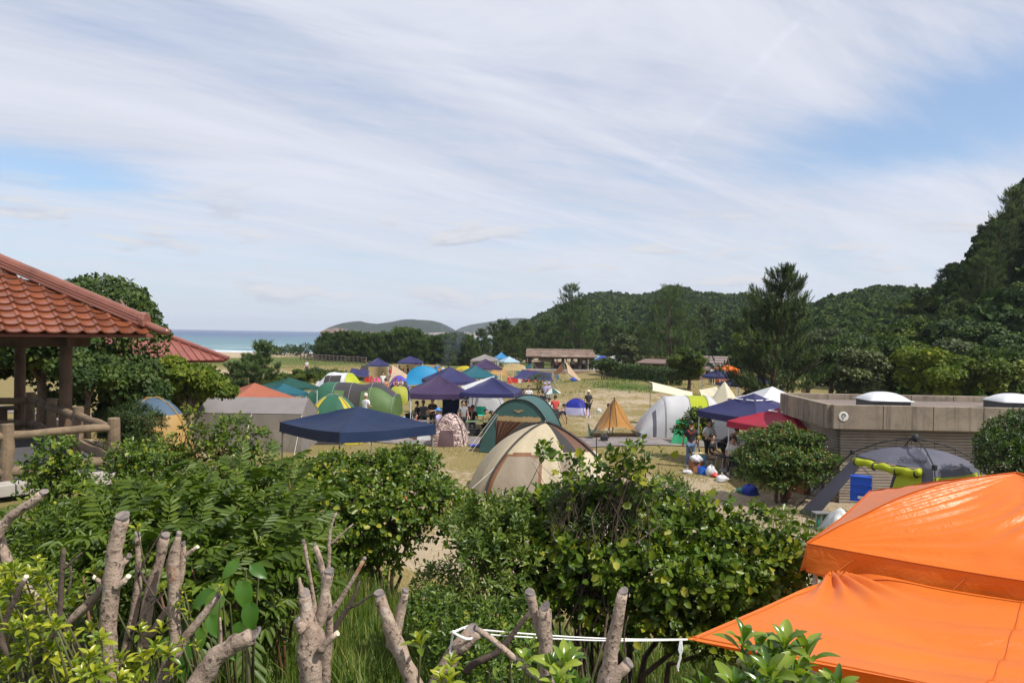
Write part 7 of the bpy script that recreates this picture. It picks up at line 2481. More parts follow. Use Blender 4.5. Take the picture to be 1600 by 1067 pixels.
t_ = pruned('dark thin forked stem among yellow leaves at the lower left corner', 60, 2.6, [
 dict(pts=[(40, 1090), (58, 1031), (76, 1000), (93, 978), (95, 928), (97, 889), (100, 857)], D=2.6, dia=[13, 11, 10, 9, 8, 7, 6], name='trunk', material=DTW, to_ground=True, cut=None),
 dict(pts=[(97, 890), (112, 878), (128, 863)], D=2.6, dia=[5, 4, 3], material=DTW, cut=None),
 dict(pts=[(110, 884), (112, 905), (104, 928)], D=2.6, dia=[4, 4, 4], material=DTW, cut=None),
 dict(pts=[(42, 1075), (39, 1054), (8, 1019), (0, 996), (4, 978), (25, 930), (38, 906)], D=2.6, dia=[12, 11, 10, 10, 9, 9, 7], material=DTW, cut=CUTW)])
pruned('cluster of four pruned stems leaning together left of the large cut limb', 250, 3.1, [
 dict(pts=[(222, 1095), (222, 1030), (225, 996), (230, 957), (237, 908), (250, 878), (258, 840)], D=3.12, dia=[20, 18, 18, 20, 20, 14, 13], name='trunk', to_ground=True),
 dict(pts=[(240, 1090), (262, 1046), (276, 1000), (272, 967), (272, 925), (270, 885), (274, 858), (279, 837)], D=3.02, dia=[25, 24, 18, 17, 20, 21, 16, 8], name='trunk', to_ground=True),
 dict(pts=[(178, 1095), (188, 1040), (204, 986), (213, 938), (217, 889), (215, 838)], D=3.16, dia=[15, 14, 13, 13, 10, 9], name='trunk', to_ground=True),
 dict(pts=[(275, 925), (285, 895), (286, 853)], D=3.06, dia=[12, 10, 9]),
 dict(pts=[(285, 872), (293, 864), (304, 857)], D=3.06, dia=[7, 7, 6], cut=CUTW),
 dict(pts=[(268, 1040), (285, 1000), (309, 972), (340, 932)], D=2.97, dia=[18, 15, 13, 10]),
 dict(pts=[(232, 996), (248, 972), (262, 950)], D=3.12, dia=[12, 11, 10], cut=None),
 dict(pts=[(216, 900), (228, 870), (254, 828)], D=3.1, dia=[3.5, 3, 2], material=DTW, cut=None),
 dict(pts=[(214, 880), (225, 905), (240, 930), (262, 962)], D=3.0, dia=[4, 4, 3, 2], material=DTW, cut=None),
 dict(pts=[(204, 990), (232, 950), (258, 925)], D=3.0, dia=[3, 2.5, 2], material=DTW, cut=None)])
pruned('thick smooth limb sawn off square, pointing right, lower left', 300, 2.7, [
 dict(pts=[(285, 1100), (305, 1070), (326, 1038), (346, 1018), (370, 1004), (393, 993)], D=2.7, dia=[32, 31, 30, 28, 28, 26], name='trunk', to_ground=True),
 dict(pts=[(345, 1010), (345, 990), (344, 964)], D=2.72, dia=[5, 4, 3], cut=None)])
pruned('thickest pale pruned trunk with a forked top, left of centre', 487, 3.2, [
 dict(pts=[(485, 1095), (485, 1045), (485, 1000), (482, 972), (478, 948), (476, 930)], D=3.2, dia=[37, 37, 38, 33, 23, 20], name='trunk', to_ground=True),
 dict(pts=[(490, 990), (499, 968), (506, 938), (509, 920), (514, 896)], D=3.22, dia=[22, 18, 16, 15, 16]),
 dict(pts=[(472, 945), (470, 925), (468, 902)], D=3.19, dia=[11, 8, 4], cut=None),
 dict(pts=[(476, 985), (468, 975), (466, 972)], D=3.15, dia=[20, 16, 13], cut=CUT),
 dict(pts=[(500, 1018), (510, 1002), (523, 992)], D=3.15, dia=[13, 11, 9], cut=CUTW)])
pruned('slim pale poles and bent branch behind the thickest pruned trunk', 500, 3.9, [
 dict(pts=[(508, 1045), (514, 1000), (516, 965), (510, 920), (502, 880), (492, 853)], D=3.9, dia=[17, 14, 12, 10, 9, 8], name='trunk', to_ground=True),
 dict(pts=[(492, 945), (485, 905), (475, 848)], D=3.85, dia=[7, 6, 6], to_ground=True),
 dict(pts=[(512, 965), (528, 942), (545, 918), (568, 875)], D=3.8, dia=[11, 9, 7, 6]),
 dict(pts=[(513, 900), (514, 870), (514, 840), (518, 818), (526, 800)], D=4.0, dia=[7, 6, 6, 4, 3], cut=None),
 dict(pts=[(514, 852), (530, 838), (552, 818)], D=4.0, dia=[4, 3, 2], cut=None),
 dict(pts=[(514, 1000), (530, 968), (548, 945), (562, 908)], D=3.95, dia=[9, 9, 7, 4], material=DTW, cut=None),
 dict(pts=[(545, 950), (565, 940), (590, 922)], D=3.95, dia=[5, 4, 2], material=DTW, cut=None)])
pruned('Y shaped pruned trunk with peeling bark in the bottom centre', 645, 3.3, [
 dict(pts=[(660, 1100), (646, 1065), (622, 1012), (612, 985), (605, 965), (594, 930)], D=3.3, dia=[30, 28, 25, 22, 19, 17], name='trunk', to_ground=True),
 dict(pts=[(616, 1000), (622, 975), (626, 955), (633, 926)], D=3.32, dia=[17, 16, 14, 12])])
pruned('leaning log with the white rope tied round its top', 715, 3.5, [
 dict(pts=[(668, 1110), (685, 1060), (708, 1020), (724, 1000), (736, 985)], D=3.5, dia=[28, 27, 25, 24, 20], name='trunk', to_ground=True),
 dict(pts=[(718, 1015), (738, 998), (749, 990)], D=3.48, dia=[18, 16, 13])])
pruned('crossed thin bent branches between the roped log and the upright stump', 800, 3.4, [
 dict(pts=[(856, 1085), (850, 1062), (836, 1056), (807, 1030), (782, 1009), (761, 991), (746, 983)], D=3.35, dia=[16, 13, 12, 11, 10, 10, 9], name='trunk', to_ground=True),
 dict(pts=[(729, 1050), (733, 1038), (778, 1021), (799, 993), (828, 956)], D=3.55, dia=[12, 12, 11, 9, 7], material=DTW)])
pruned('upright flat topped stump with a shorter twin behind the rope', 853, 3.3, [
 dict(pts=[(860, 1100), (857, 1060), (854, 1025), (851, 985), (851, 952)], D=3.3, dia=[27, 26, 25, 23, 21], name='trunk', to_ground=True),
 dict(pts=[(846, 1000), (838, 974), (834, 950), (829, 929)], D=3.36, dia=[12, 12, 15, 16])])
pruned('rightmost leaning stump with a short sawn side stub', 955, 3.3, [
 dict(pts=[(936, 1110), (946, 1067), (954, 1022), (963, 970), (973, 927)], D=3.3, dia=[32, 30, 24, 20, 16], name='trunk', to_ground=True),
 dict(pts=[(950, 1072), (962, 1056), (980, 1038)], D=3.24, dia=[22, 21, 19]),
 dict(pts=[(981, 1075), (976, 1010), (974, 985), (982, 962)], D=3.34, dia=[2.5, 2.5, 2.5, 2], material=DTW, cut=None)])
# white rope from the awning corner to the log
rp = thing('white_rope', 'white cord stretched from the orange awning corner to the leaning log', 'rope', tuple(P1))
q0, q1 = at(724, 981, 3.50), P1
m = MB()
for o_ in (0, .012):
 pts = [q1.lerp(q0, s) + Vector((0, 0, -.02 * math.sin(PI * s) - o_ * (.4 + 1.4 * s))) - P1 for s in np.linspace(0, 1, 14)]
 m.tube(pts, .0042, 6)
m.build('cord', mat('rope_white', (.8, .8, .78), .8), rp)
m = MB()
m.tube([q0 + (Vector((math.cos(a) * .055 - .0, math.sin(a) * .06, .012 * math.sin(a * 2) - .02))) - P1 for a in np.linspace(0, 2 * PI, 16)], .006, 6)
m.tube([q0 + Vector((-.045, -.03, 0)) - P1, q0 + Vector((-.055, -.03, -.06)) - P1, q0 + Vector((-.06, -.03, -.11)) - P1], .005, 5)
m.build('loop', _MC['rope_white'], rp)
m = MB()
e = at(1063, 998, 4.9)
for k in range(3):
 m.tube([e - P1 + Vector((.004 * k, 0, 0)), e + Vector((-.012 + .012 * k, -.01, -.07)) - P1, e + Vector((.004 - .012 * k, -.01, -.12 - .03 * k)) - P1, e + Vector((-.012, -.012, -.17 - .02 * k)) - P1], .005, 5)
m.build('loose_end', _MC['rope_white'], rp)
# ------------------------------------------------------------------ nearest leaves, one object each
def rosette_bank(tmpl, material, L, W, base, step):
 bank = []
 for q_ in range(6):
  V = leaf_arrays(np.zeros((1, 3)), np.array([[0, 1.0, 0]]), np.array([[0, 0, 1.0]]), L, W * (.88 + .05 * q_), tmpl)
  bank.append(leaf_mesh('leaf', [(V, tmpl[1], np.array([base + step * q_]))], material))
 return bank
def obov_fine():
 """a smooth spoon-shaped leaf with a folded midrib"""
 n = 9
 vs, fs = [], []
 for i in range(n):
  s = i / (n - 1)
  w = .5 * (math.sin(min(1, s ** 1.25) * PI * .93 + .06)) ** .85 * (1.0 if s > .02 else .3)
  zc = .10 * math.sin(s * PI * .9) - .12 * s * s
  for k in (-1, -.55, 0, .55, 1):
   vs.append((w * k, s, zc + .16 * w * abs(k) ** 1.5))
 for i in range(n - 1):
  for k in range(4):
   a = i * 5 + k
   fs.append((a, a + 1, a + 6, a + 5))
 return np.array(vs), fs
FINE = obov_fine()
def rosettes(name, label, org_px, D, heads, bank, stem_mat, group, lsc=1.0, n_leaf=9, stem_r=.006, seed=0, maxl=290):
 b_ = gp(org_px, D)
 t = thing(name, label, 'shrub', tuple(b_), 0, group)
 g_ = np.random.default_rng(seed)
 mb = MB()
 cnt = 0
 for hd_ in heads:
  px, py, d_, sc = hd_[:4]
  p = at(px, py, d_)
  base = Vector((p.x * .96 + g_.normal() * .05, p.y + .05, p.z - .35))
  gb = Vector((b_.x * .5 + p.x * .5, p.y + .1, H(p.x, p.y)))
  mb.tube([gb - b_, base - b_, p.lerp(base, .3) - b_, p - b_], [stem_r * 1.6, stem_r * 1.2, stem_r, stem_r * .7], 6)
  ax = Vector((g_.normal() * .22, g_.normal() * .22 - .12, 1)).normalized()
  x_ = ax.orthogonal().normalized()
  y_ = ax.cross(x_)
  ph = g_.random() * 6
  nl = n_leaf + int(g_.integers(-1, 2))
  for j in range(nl):
   if cnt >= maxl:
    break
   s = j / nl
   al = R(82 - 62 * s) + g_.normal() * .1
   az = ph + j * 2.4
   rad = x_ * math.cos(az) + y_ * math.sin(az)
   Dv = (ax * math.cos(al) + rad * math.sin(al)).normalized()
   Z = (ax - Dv * ax.dot(Dv)).normalized()
   X = Dv.cross(Z)
   o = put('leaf', bank[g_.integers(6)], t)
   k = lsc * sc * (1 - .38 * s) * g_.uniform(.85, 1.12)
   o.matrix_local = Matrix.Translation(p - b_ + ax * (.035 * s * sc) - ax * .02) @ Matrix((X, Dv, Z)).transposed().to_4x4() @ Matrix.Scale(k, 4)
   cnt += 1
 mb.build('stems', stem_mat, t, smooth=True)
 return t
GST = mat('green_stem', (.085, .085, .03), .6, .2, 10)
bank_r = rosette_bank(FINE, LM_ROS, .105, .036, .28, .12)
rosettes('pittosporum_shoots', 'bright spoon leaved shoots in front of the orange awning, nearest of all', 1200, 2.0, [
 (1160, 1008, 2.0, 1.0), (1226, 1016, 2.0, 1.0), (1262, 1024, 2.0, .92), (1185, 1020, 2.1, .9), (1175, 1060, 1.95, 1.0), (1205, 1062, 1.9, 1.05), (1240, 1058, 1.95, 1.0), (1215, 1035, 2.05, .95), (1150, 1085, 1.9, 1.0),
 (1255, 1090, 1.9, 1.0), (1195, 1095, 1.85, 1.0), (1308, 1080, 1.9, .95), (1100, 1092, 1.95, .9)], bank_r, GST, 'leafy shoots close to the camera', 1.0, 9, seed=1)
bank_y = rosette_bank(FINE, LM_NEW, .062, .023, .22, .13)
g = np.random.default_rng(61)
hs1 = []
for k in range(38):
 hs1.append((g.uniform(-10, 85), g.uniform(880, 1075), g.uniform(2.5, 3.1), g.uniform(.8, 1.25)))
for px, py in ((22, 895), (40, 905), (12, 925), (52, 945), (70, 900), (60, 915), (8, 960), (30, 970), (78, 955), (45, 1010)):
 hs1.append((px, py, 2.7, 1.15))
rosettes('pittosporum_shoots', 'yellow green leafy shoots crowding the lower left corner', 20, 2.8, hs1[:24], bank_y, GST, 'leafy shoots close to the camera', .9, 12, .004, 2, 298)
rosettes('pittosporum_shoots', 'second clump of yellow green shoots at the left edge below the leaning pole', 30, 2.9, hs1[24:], bank_y, GST, 'leafy shoots close to the camera', .9, 12, .004, 9, 298)
hs2 = [(g.uniform(-10, 160), g.uniform(960, 1080), g.uniform(2.4, 2.9), g.uniform(.9, 1.25)) for k in range(30)]
rosettes('pittosporum_shoots', 'lowest yellow green shoots along the bottom edge at the left', 90, 2.6, hs2[:24], bank_y, GST, 'leafy shoots close to the camera', .9, 12, .004, 8, 290)
rosettes('pittosporum_shoots', 'yellow green shoots sprouting round the straight pale trunk', 150, 2.9, [(x, y, D_, s_) for x, y, D_, s_ in (
 (115, 945, 3.1, 1), (130, 925, 3.1, .9), (95, 940, 3.1, 1.0), (140, 985, 3.0, 1.0), (110, 1000, 2.9, 1.0), (85, 985, 2.9, 1), (150, 1020, 2.8, 1.1), (120, 1045, 2.7, 1.15), (165, 1050, 2.7, 1.1), (190, 1030, 2.8, 1.0), (140, 1070, 2.6, 1.1), (185, 1065, 2.7, 1.1), (155, 900, 3.1, .8), (148, 895, 3.1, .8), (210, 1050, 2.8, .9),
 (100, 1065, 2.6, 1.1), (70, 1050, 2.6, 1.1), (128, 990, 3.0, .9), (175, 1005, 2.85, .9))], bank_y, GST, 'leafy shoots close to the camera', .95, 12, .004, 3, 200)
rosettes('pittosporum_shoots', 'yellow green shoots on the clustered pruned stems', 250, 2.9, [(x, y, D_, s_) for x, y, D_, s_ in (
 (240, 1025, 2.85, 1.3), (225, 1035, 2.8, 1.2), (262, 1022, 2.85, 1.0), (218, 985, 3.0, .9), (252, 985, 3.0, .9), (255, 915, 3.0, .55), (288, 918, 3.0, .5), (286, 935, 3.0, .5), (292, 960, 3.0, .5), (278, 945, 2.98, .5), (283, 1000, 2.9, .6), (200, 1055, 2.8, 1.0), (215, 1066, 2.7, 1.0), (345, 915, 2.95, .45), (215, 828, 3.1, .8), (308, 1005, 2.95, .6), (268, 1050, 2.8, .8))], bank_y, GST, 'leafy shoots close to the camera', 1.1, 8, .004, 4, 200)
rosettes('pittosporum_shoots', 'bright shoots beside the Y shaped trunk and roped log', 700, 3.1, [(x, y, D_, s_) for x, y, D_, s_ in (
 (658, 1008, 3.2, 1.3), (705, 1040, 3.1, 1.0), (700, 1075, 2.9, 1.3), (690, 1065, 2.9, 1.1), (735, 1090, 2.9, 1.1))], bank_y, GST, 'leafy shoots close to the camera', 1.2, 9, .005, 5)
rosettes('pittosporum_shoots', 'green and yellow shoots at the foot of the upright stump', 870, 2.9, [(x, y, D_, s_) for x, y, D_, s_ in (
 (878, 1040, 2.8, 1.35), (862, 1048, 2.8, 1.1), (890, 1035, 2.85, 1.2), (822, 1035, 3.0, 1.0), (870, 1075, 2.7, 1.3), (900, 1075, 2.7, 1.2), (830, 1010, 3.6, .9), (795, 985, 3.7, .7))], rosette_bank(FINE, LM_ROS, .07, .026, .30, .12), GST, 'leafy shoots close to the camera', 1.15, 9, .005, 6)
# broad heart shaped leaves
def heart():
 vs, fs = [], []
 n = 9
 for i in range(n):
  s = i / (n - 1)
  w = .5 * 2.35 * s ** .5 * (1 - s) ** .95 if 0 < s < 1 else .02
  y = s - .06 * (1 - s) ** 3
  zc = .05 * math.sin(s * PI) - .22 * s * s
  for k in (-1, -.5, 0, .5, 1):
   vs.append((w * k, y - (.10 * abs(k) * (1 - s) ** 2), zc + .06 * abs(k) + .012 * math.sin(s * 22) * abs(k)))
 for i in range(n - 1):
  for k in range(4):
   a = i * 5 + k
   fs.append((a, a + 1, a + 6, a + 5))
 return np.array(vs), fs
HEART = heart()
bl = gp(375, 3.4)
bp = thing('broad_leaved_weed', 'tall weed with broad pointed green leaves behind the large cut limb', 'plant', tuple(bl))
bank_b = rosette_bank(HEART, LM_BIG, .125, .092, .2, .13)
g_ = np.random.default_rng(12)
mb = MB()
for (px, py, D_, dx, dz_, sc) in ((380, 912, 3.4, .25, -1, .95), (392, 945, 3.35, .1, -1, 1.0), (345, 930, 3.5, -.5, -.8, 1.0), (312, 985, 3.3, -.1, -1, .85), (330, 925, 3.6, -.8, -.6, .9), (300, 1010, 3.2, -.6, -.8, .9), (285, 1030, 3.2, .2, -1, .8), (395, 885, 3.7, .9, -.5, .8), (370, 880, 3.8, -.6, -.6, .8), (330, 965, 3.4, .5, -.9, .8), (270, 1000, 3.3, -.9, -.5, .7), (375, 975, 3.6, -.2, -1, .8), (355, 1005, 3.5, .6, -.8, .7)):
 p = at(px, py, D_) - bl
 Dv = Vector((dx, -.35, dz_)).normalized()
 Z = (Vector((0, -.75, .65)) - Dv * Vector((0, -.75, .65)).dot(Dv)).normalized()
 X = Dv.cross(Z)
 o = put('leaf', bank_b[g_.integers(6)], bp)
 o.matrix_local = Matrix.Translation(p) @ Matrix((X, Dv, Z)).transposed().to_4x4() @ Matrix.Scale(sc, 4)
 mb.tube([Vector((p.x * .5, p.y * .4 + .1, p.z - .55)), Vector((p.x * .85, p.y + .06, p.z - .06)), p], [.007, .005, .003], 5)
mb.tube([(0, 0, -.05), (.02, .05, .4), (.0, .08, .95)], [.014, .011, .006], 6)
mb.build('stems', GST, bp, smooth=True)
# fruit on the camellias and fallen pale leaves
FRUIT = mat('orange_red_fruit', (.26, .07, .02), .4, .2, 20)
for t_, pl_, D_ in (('camellia', ((562, 778), (566, 774), (606, 781), (634, 779)), 10.0),):
 for k, (px, py) in enumerate(pl_):
  q = at(px, py, D_)
  f_ = thing('fruit', ['ripe orange red fruit hanging on the camellia left of centre', 'ripe fruit on the large camellia near the orange canopy'][0 if D_ > 8 else 1], 'fruit', tuple(q), 0, ['fruit on the left camellia', 'fruit on the right camellia'][0 if D_ > 8 else 1])
  m = MB()
  m.lathe([(.004, -.034), (.022, -.026), (.026, 0), (.022, .020), (.006, .032)], 10)
  m.build('flesh', FRUIT, f_, smooth=True)
  MB().tube([(0, 0, .03), (.006, .004, .06)], .003, 4).build('stalk', BARK, f_)
# ------------------------------------------------------------------ people
SKIN = mat('skin_tan', (.42, .23, .15), .55, .08, 12)
HAIR = mat('hair_black', (.012, .010, .010), .5, .1, 30)
SHOE = mat('shoe_pale', (.5, .5, .5), .7)
EYE = mat('eye_dark', (.02, .015, .012), .3)
CL = {}
def clo(name, c):
 if name not in CL:
  CL[name] = mat('cloth_' + name, c, .85, .12, 8, .3, 30)
 return CL[name]
def skinned(nodes, edges, root, sub=1):
 """nodes: {name: (pos, radius)}; grows one smooth body mesh along the edges"""
 names = list(nodes)
 me = bpy.data.meshes.new('figure')
 me.from_pydata([nodes[n][0] for n in names], [(names.index(a), names.index(b)) for a, b in edges], [])
 o = bpy.data.objects.new('figure', me)
 C.objects.link(o)
 o.modifiers.new('skin', 'SKIN').use_smooth_shade = True
 sv = me.skin_vertices[0].data
 for i, n in enumerate(names):
  r_ = nodes[n][1]
  sv[i].radius = r_ if hasattr(r_, '__len__') else (r_, r_)
  sv[i].use_root = (n == root)
 s = o.modifiers.new('sub', 'SUBSURF')
 s.levels = sub
 dg = bpy.context.evaluated_depsgraph_get()
 out = bpy.data.meshes.new_from_object(o.evaluated_get(dg))
 bpy.data.objects.remove(o)
 bpy.data.meshes.remove(me)
 out.polygons.foreach_set('use_smooth', [True] * len(out.polygons))
 return out
def V3(*a):
 return Vector(a)
def pose_meshes(pose):
 """joint layout for a 1.68 m person facing -y; returns meshes of body, shirt, trousers, hair, shoes"""
 J = {}
 up = V3(0, 0, 1)
 if pose == 'stand':
  hip, lean = V3(0, 0, .88), V3(0, -.02, 1)
  knee = [V3(-.10, -.02, .47), V3(.10, -.05, .47)]
  foot = [V3(-.11, .02, .07), V3(.12, -.02, .07)]
  elb = [V3(-.27, .05, 1.08), V3(.27, .04, 1.08)]
  wri = [V3(-.27, -.10, .86), V3(.28, -.12, .88)]
 elif pose == 'busy':
  hip, lean = V3(0, 0, .88), V3(0, -.10, 1)
  knee = [V3(-.10, -.04, .47), V3(.11, -.02, .47)]
  foot = [V3(-.12, .02, .07), V3(.13, .08, .07)]
  elb = [V3(-.27, -.02, 1.08), V3(.27, -.06, 1.08)]
  wri = [V3(-.14, -.30, 1.06), V3(.12, -.33, 1.10)]
 elif pose == 'bend':
  hip, lean = V3(0, .12, .86), V3(0, -.75, .62)
  knee = [V3(-.11, .0, .46), V3(.11, .02, .46)]
  foot = [V3(-.12, .05, .07), V3(.13, .08, .07)]
  elb = [V3(-.22, -.38, .84), V3(.22, -.40, .84)]
  wri = [V3(-.12, -.46, .58), V3(.12, -.48, .60)]
 elif pose == 'sit':
  hip, lean = V3(0, .05, .50), V3(0, -.06, 1)
  knee = [V3(-.12, -.38, .50), V3(.12, -.38, .50)]
  foot = [V3(-.13, -.36, .07), V3(.14, -.42, .07)]
  elb = [V3(-.26, -.04, .70), V3(.26, -.04, .70)]
  wri = [V3(-.16, -.27, .60), V3(.15, -.28, .62)]
 else:                                                             # 'squat'
  hip, lean = V3(0, .10, .22), V3(0, -.28, .95)
  knee = [V3(-.20, -.22, .45), V3(.20, -.22, .45)]
  foot = [V3(-.16, -.12, .07), V3(.16, -.12, .07)]
  elb = [V3(-.27, -.20, .50), V3(.27, -.20, .50)]
  wri = [V3(-.10, -.36, .38), V3(.10, -.38, .40)]
 lean.normalize()
 fwd = V3(0, -1, 0)
 chest = hip + lean * .36
 neck = hip + lean * .55
 hd = (neck + (lean * .6 + up * .4).normalized() * .16)
 hdir = (hd - neck).normalized()
 hf = (fwd - hdir * fwd.dot(hdir)).normalized()
 J['hip'] = (hip, (.135, .105))
 J['waist'] = (hip + lean * .17, (.125, .095))
 J['chest'] = (chest, (.150, .105))
 J['neckb'] = (neck - lean * .06, (.085, .07))
 J['neck'] = (neck, .052)
 J['jaw'] = (neck + hdir * .075 + hf * .025, (.068, .07))
 J['head'] = (hd, (.082, .098))
 J['crown'] = (hd + hdir * .085, (.062, .078))
 J['nose'] = (hd - hdir * .03 + hf * .108, .012)
 E = [('hip', 'waist'), ('waist', 'chest'), ('chest', 'neckb'), ('neckb', 'neck'), ('neck', 'jaw'), ('jaw', 'head'), ('head', 'crown'), ('head', 'nose')]
 for s, sd in ((0, -1), (1, 1)):
  k = 'l' if s == 0 else 'r'
  sh = neck - lean * .085 + V3(sd * .175, 0, 0)
  J[k + 'ear'] = (hd - hdir * .01 + V3(sd * .088, .01, 0), (.012, .020))
  J[k + 'sh'] = (sh, .058)
  J[k + 'el'] = (elb[s], .040)
  J[k + 'wr'] = (wri[s], .026)
  J[k + 'hp'] = (hip + V3(sd * .085, 0, -.05), .09)
  J[k + 'kn'] = (knee[s], .058)
  J[k + 'an'] = (foot[s], .038)
  J[k + 'to'] = (foot[s] + V3(0, -.15, -.035), (.042, .028))
  E += [('head', k + 'ear'), ('chest', k + 'sh'), (k + 'sh', k + 'el'), (k + 'el', k + 'wr'), ('hip', k + 'hp'), (k + 'hp', k + 'kn'), (k + 'kn', k + 'an'), (k + 'an', k + 'to')]
  d = (wri[s] - elb[s]).normalized()
  side = d.cross(V3(0, -1, .3)).normalized() if abs(d.dot(V3(0, -1, .3))) < .95 else V3(1, 0, 0)
  nrm_ = side.cross(d)
  pm = wri[s] + d * .055
  J[k + 'pm'] = (pm, (.036, .018))
  E.append((k + 'wr', k + 'pm'))
  for q, (o_, L) in enumerate(((-.030, .070), (-.010, .080), (.010, .075), (.029, .060))):
   a = pm + d * .030 + side * o_
   J[k + 'f%d' % q] = (a, .0095)
   J[k + 'g%d' % q] = (a + d * L * .55 - nrm_ * .012, .0085)
   J[k + 'h%d' % q] = (a + d * L * .8 - nrm_ * .035, .007)
   E += [(k + 'pm', k + 'f%d' % q), (k + 'f%d' % q, k + 'g%d' % q), (k + 'g%d' % q, k + 'h%d' % q)]
  J[k + 't0'] = (wri[s] + d * .03 + side * (-.04 * sd), .011)
  J[k + 't1'] = (wri[s] + d * .075 + side * (-.058 * sd) - nrm_ * .02, .009)
  E += [(k + 'wr', k + 't0'), (k + 't0', k + 't1')]
 body = skinned(J, E, 'hip')
 def sub(names, edges, root, grow):
  n2 = {}
  for n in names:
   p, r_ = J[n]
   n2[n] = (p, tuple(x + grow for x in r_) if hasattr(r_, '__len__') else r_ + grow)
  return skinned(n2, edges, root)
 for k in 'lr':
  a, b = J[k + 'sh'][0], J[k + 'el'][0]
  J[k + 'sl'] = (a.lerp(b, .72), .050)
 sh_n = ['hip', 'waist', 'chest', 'neckb', 'lsh', 'rsh', 'lsl', 'rsl']
 shirt = sub(sh_n, [('hip', 'waist'), ('waist', 'chest'), ('chest', 'neckb'), ('chest', 'lsh'), ('chest', 'rsh'), ('lsh', 'lsl'), ('rsh', 'rsl')], 'waist', .016)
 trs = sub(['hip', 'lhp', 'rhp', 'lkn', 'rkn', 'lan', 'ran'], [('hip', 'lhp'), ('hip', 'rhp'), ('lhp', 'lkn'), ('rhp', 'rkn'), ('lkn', 'lan'), ('rkn', 'ran')], 'hip', .014)
 for k in 'lr':
  J[k + 'km'] = (J[k + 'kn'][0].lerp(J[k + 'an'][0], .08), .062)
 shorts = sub(['hip', 'lhp', 'rhp', 'lkn', 'rkn'], [('hip', 'lhp'), ('hip', 'rhp'), ('lhp', 'lkn'), ('rhp', 'rkn')], 'hip', .022)
 hc = hd + hdir * .035 - hf * .022
 def hair_fn(u, v):
  a = u * 2 * PI
  b = v * PI * .62
  d_ = hdir * math.cos(b) + (V3(1, 0, 0) * math.cos(a) * .88 - hf * math.sin(a)) * math.sin(b)
  r_ = .118 + .006 * math.sin(a * 9 + b * 7)
  p = hc + d_ * r_
  if d_.dot(hf) > .55 and v > .55:
   p = hc + d_ * .085
  return p
 hair = MB().grid(hair_fn, 20, 8).mesh('hair', None, True)
 def cap_fn(u, v):
  a = u * 2 * PI
  b = v * PI * .5
  d_ = hdir * math.cos(b) + (V3(1, 0, 0) * math.cos(a) * .9 - hf * math.sin(a)) * math.sin(b)
  br = .075 if v > .95 else 0
  return hc + d_ * (.128 + br)
 hat = MB().grid(cap_fn, 20, 9).mesh('hat', None, True)
 eyes = MB()
 for sd in (-1, 1):
  c_ = hd + hdir * .012 + hf * .092 + V3(sd * .034, 0, 0)
  eyes.lathe([(.002, -.008), (.010, 0), (.002, .008)], 8, tuple(c_))
 eyes.box(tuple(hd - hdir * .062 + hf * .094), (.045, .006, .007))
 shoes = MB()
 for s, sd in ((0, -1), (1, 1)):
  f_ = foot[s]
  shoes.box((f_.x, f_.y - .06, .035), (.095, .27, .075), None, .8)
 sh = shoes.mesh('shoes', None, False)
 return dict(body=body, shirt=shirt, trousers=trs, shorts=shorts, hair=hair, hat=hat, eyes=eyes.mesh('eyes'), shoes=sh)
POSES = {k: pose_meshes(k) for k in ('stand', 'busy', 'bend', 'sit', 'squat')}
def part_mat(o, m):
 if not o.data.materials:
  o.data.materials.append(None)
 o.material_slots[0].link = 'OBJECT'
 o.material_slots[0].material = m
def person(label, px, D, pose, shirt, legs, rz=0.0, bare=False, shorts=False, hat=None, scale=1.0, group='people in the camp', dz=0.0, hair=HAIR, skin=SKIN, shoe=SHOE):
 p = gp(px, D, dz)
 t = thing('person', label, 'person', tuple(p), R(rz), group)
 t.scale = (scale,) * 3
 M_ = POSES[pose]
 part_mat(put('body', M_['body'], t), skin)
 if not bare:
  part_mat(put('shirt', M_['shirt'], t), shirt)
 part_mat(put('shorts' if shorts else 'trousers', M_['shorts' if shorts else 'trousers'], t), legs)
 part_mat(put('hair', M_['hair'], t), hair)
 part_mat(put('face', M_['eyes'], t), EYE)
 part_mat(put('shoes', M_['shoes'], t), shoe)
 if hat:
  part_mat(put('hat', M_['hat'], t), hat)
 return t
BK = clo('black', (.018, .018, .02))
WH = clo('white', (.62, .62, .62))
DN = clo('denim', (.10, .16, .28))
KH = clo('khaki', (.30, .22, .14))
LV = clo('lavender', (.36, .33, .55))
RD = clo('red', (.45, .05, .04))
NV = clo('navy', (.03, .04, .10))
GY = clo('grey', (.25, .25, .26))
BL = clo('blue', (.05, .22, .55))
PK = clo('pink', (.62, .22, .30))
OR = clo('orange', (.65, .20, .05))
ST = clo('straw', (.62, .52, .34))
# under the navy violet and red canopies
pp = person('man in black shirt and faded jeans standing at the canopy edge, back to the photo', 1079, 28.2, 'stand', BK, DN, 170, scale=1.03)
MB().tube([(-.13, .115, 1.36), (0, .13, 1.24), (.14, .10, 1.37)], .02, 6).build('red_strap', RD, pp)
person('person in white top and black skirt standing by the left canopy leg', 1106, 29.0, 'busy', WH, BK, 20)
person('person in black sitting on a low chair between the white canopy legs', 1113, 27.6, 'sit', BK, KH, 60)
person('person in black leaning over under the navy violet canopy', 1133, 28.0, 'bend', BK, BK, 60, scale=1.05)
person('person with curly black hair and white shirt seated at right under the canopy', 1145, 27.0, 'sit', WH, BK, -20, scale=1.0)
# by the orange booth
person('person in white shirt standing left of the orange booth', 1113, 72, 'stand', WH, NV, 20)
person('child in red standing left of the person in white by the booth', 1109, 71, 'stand', RD, NV, 0, scale=.7)
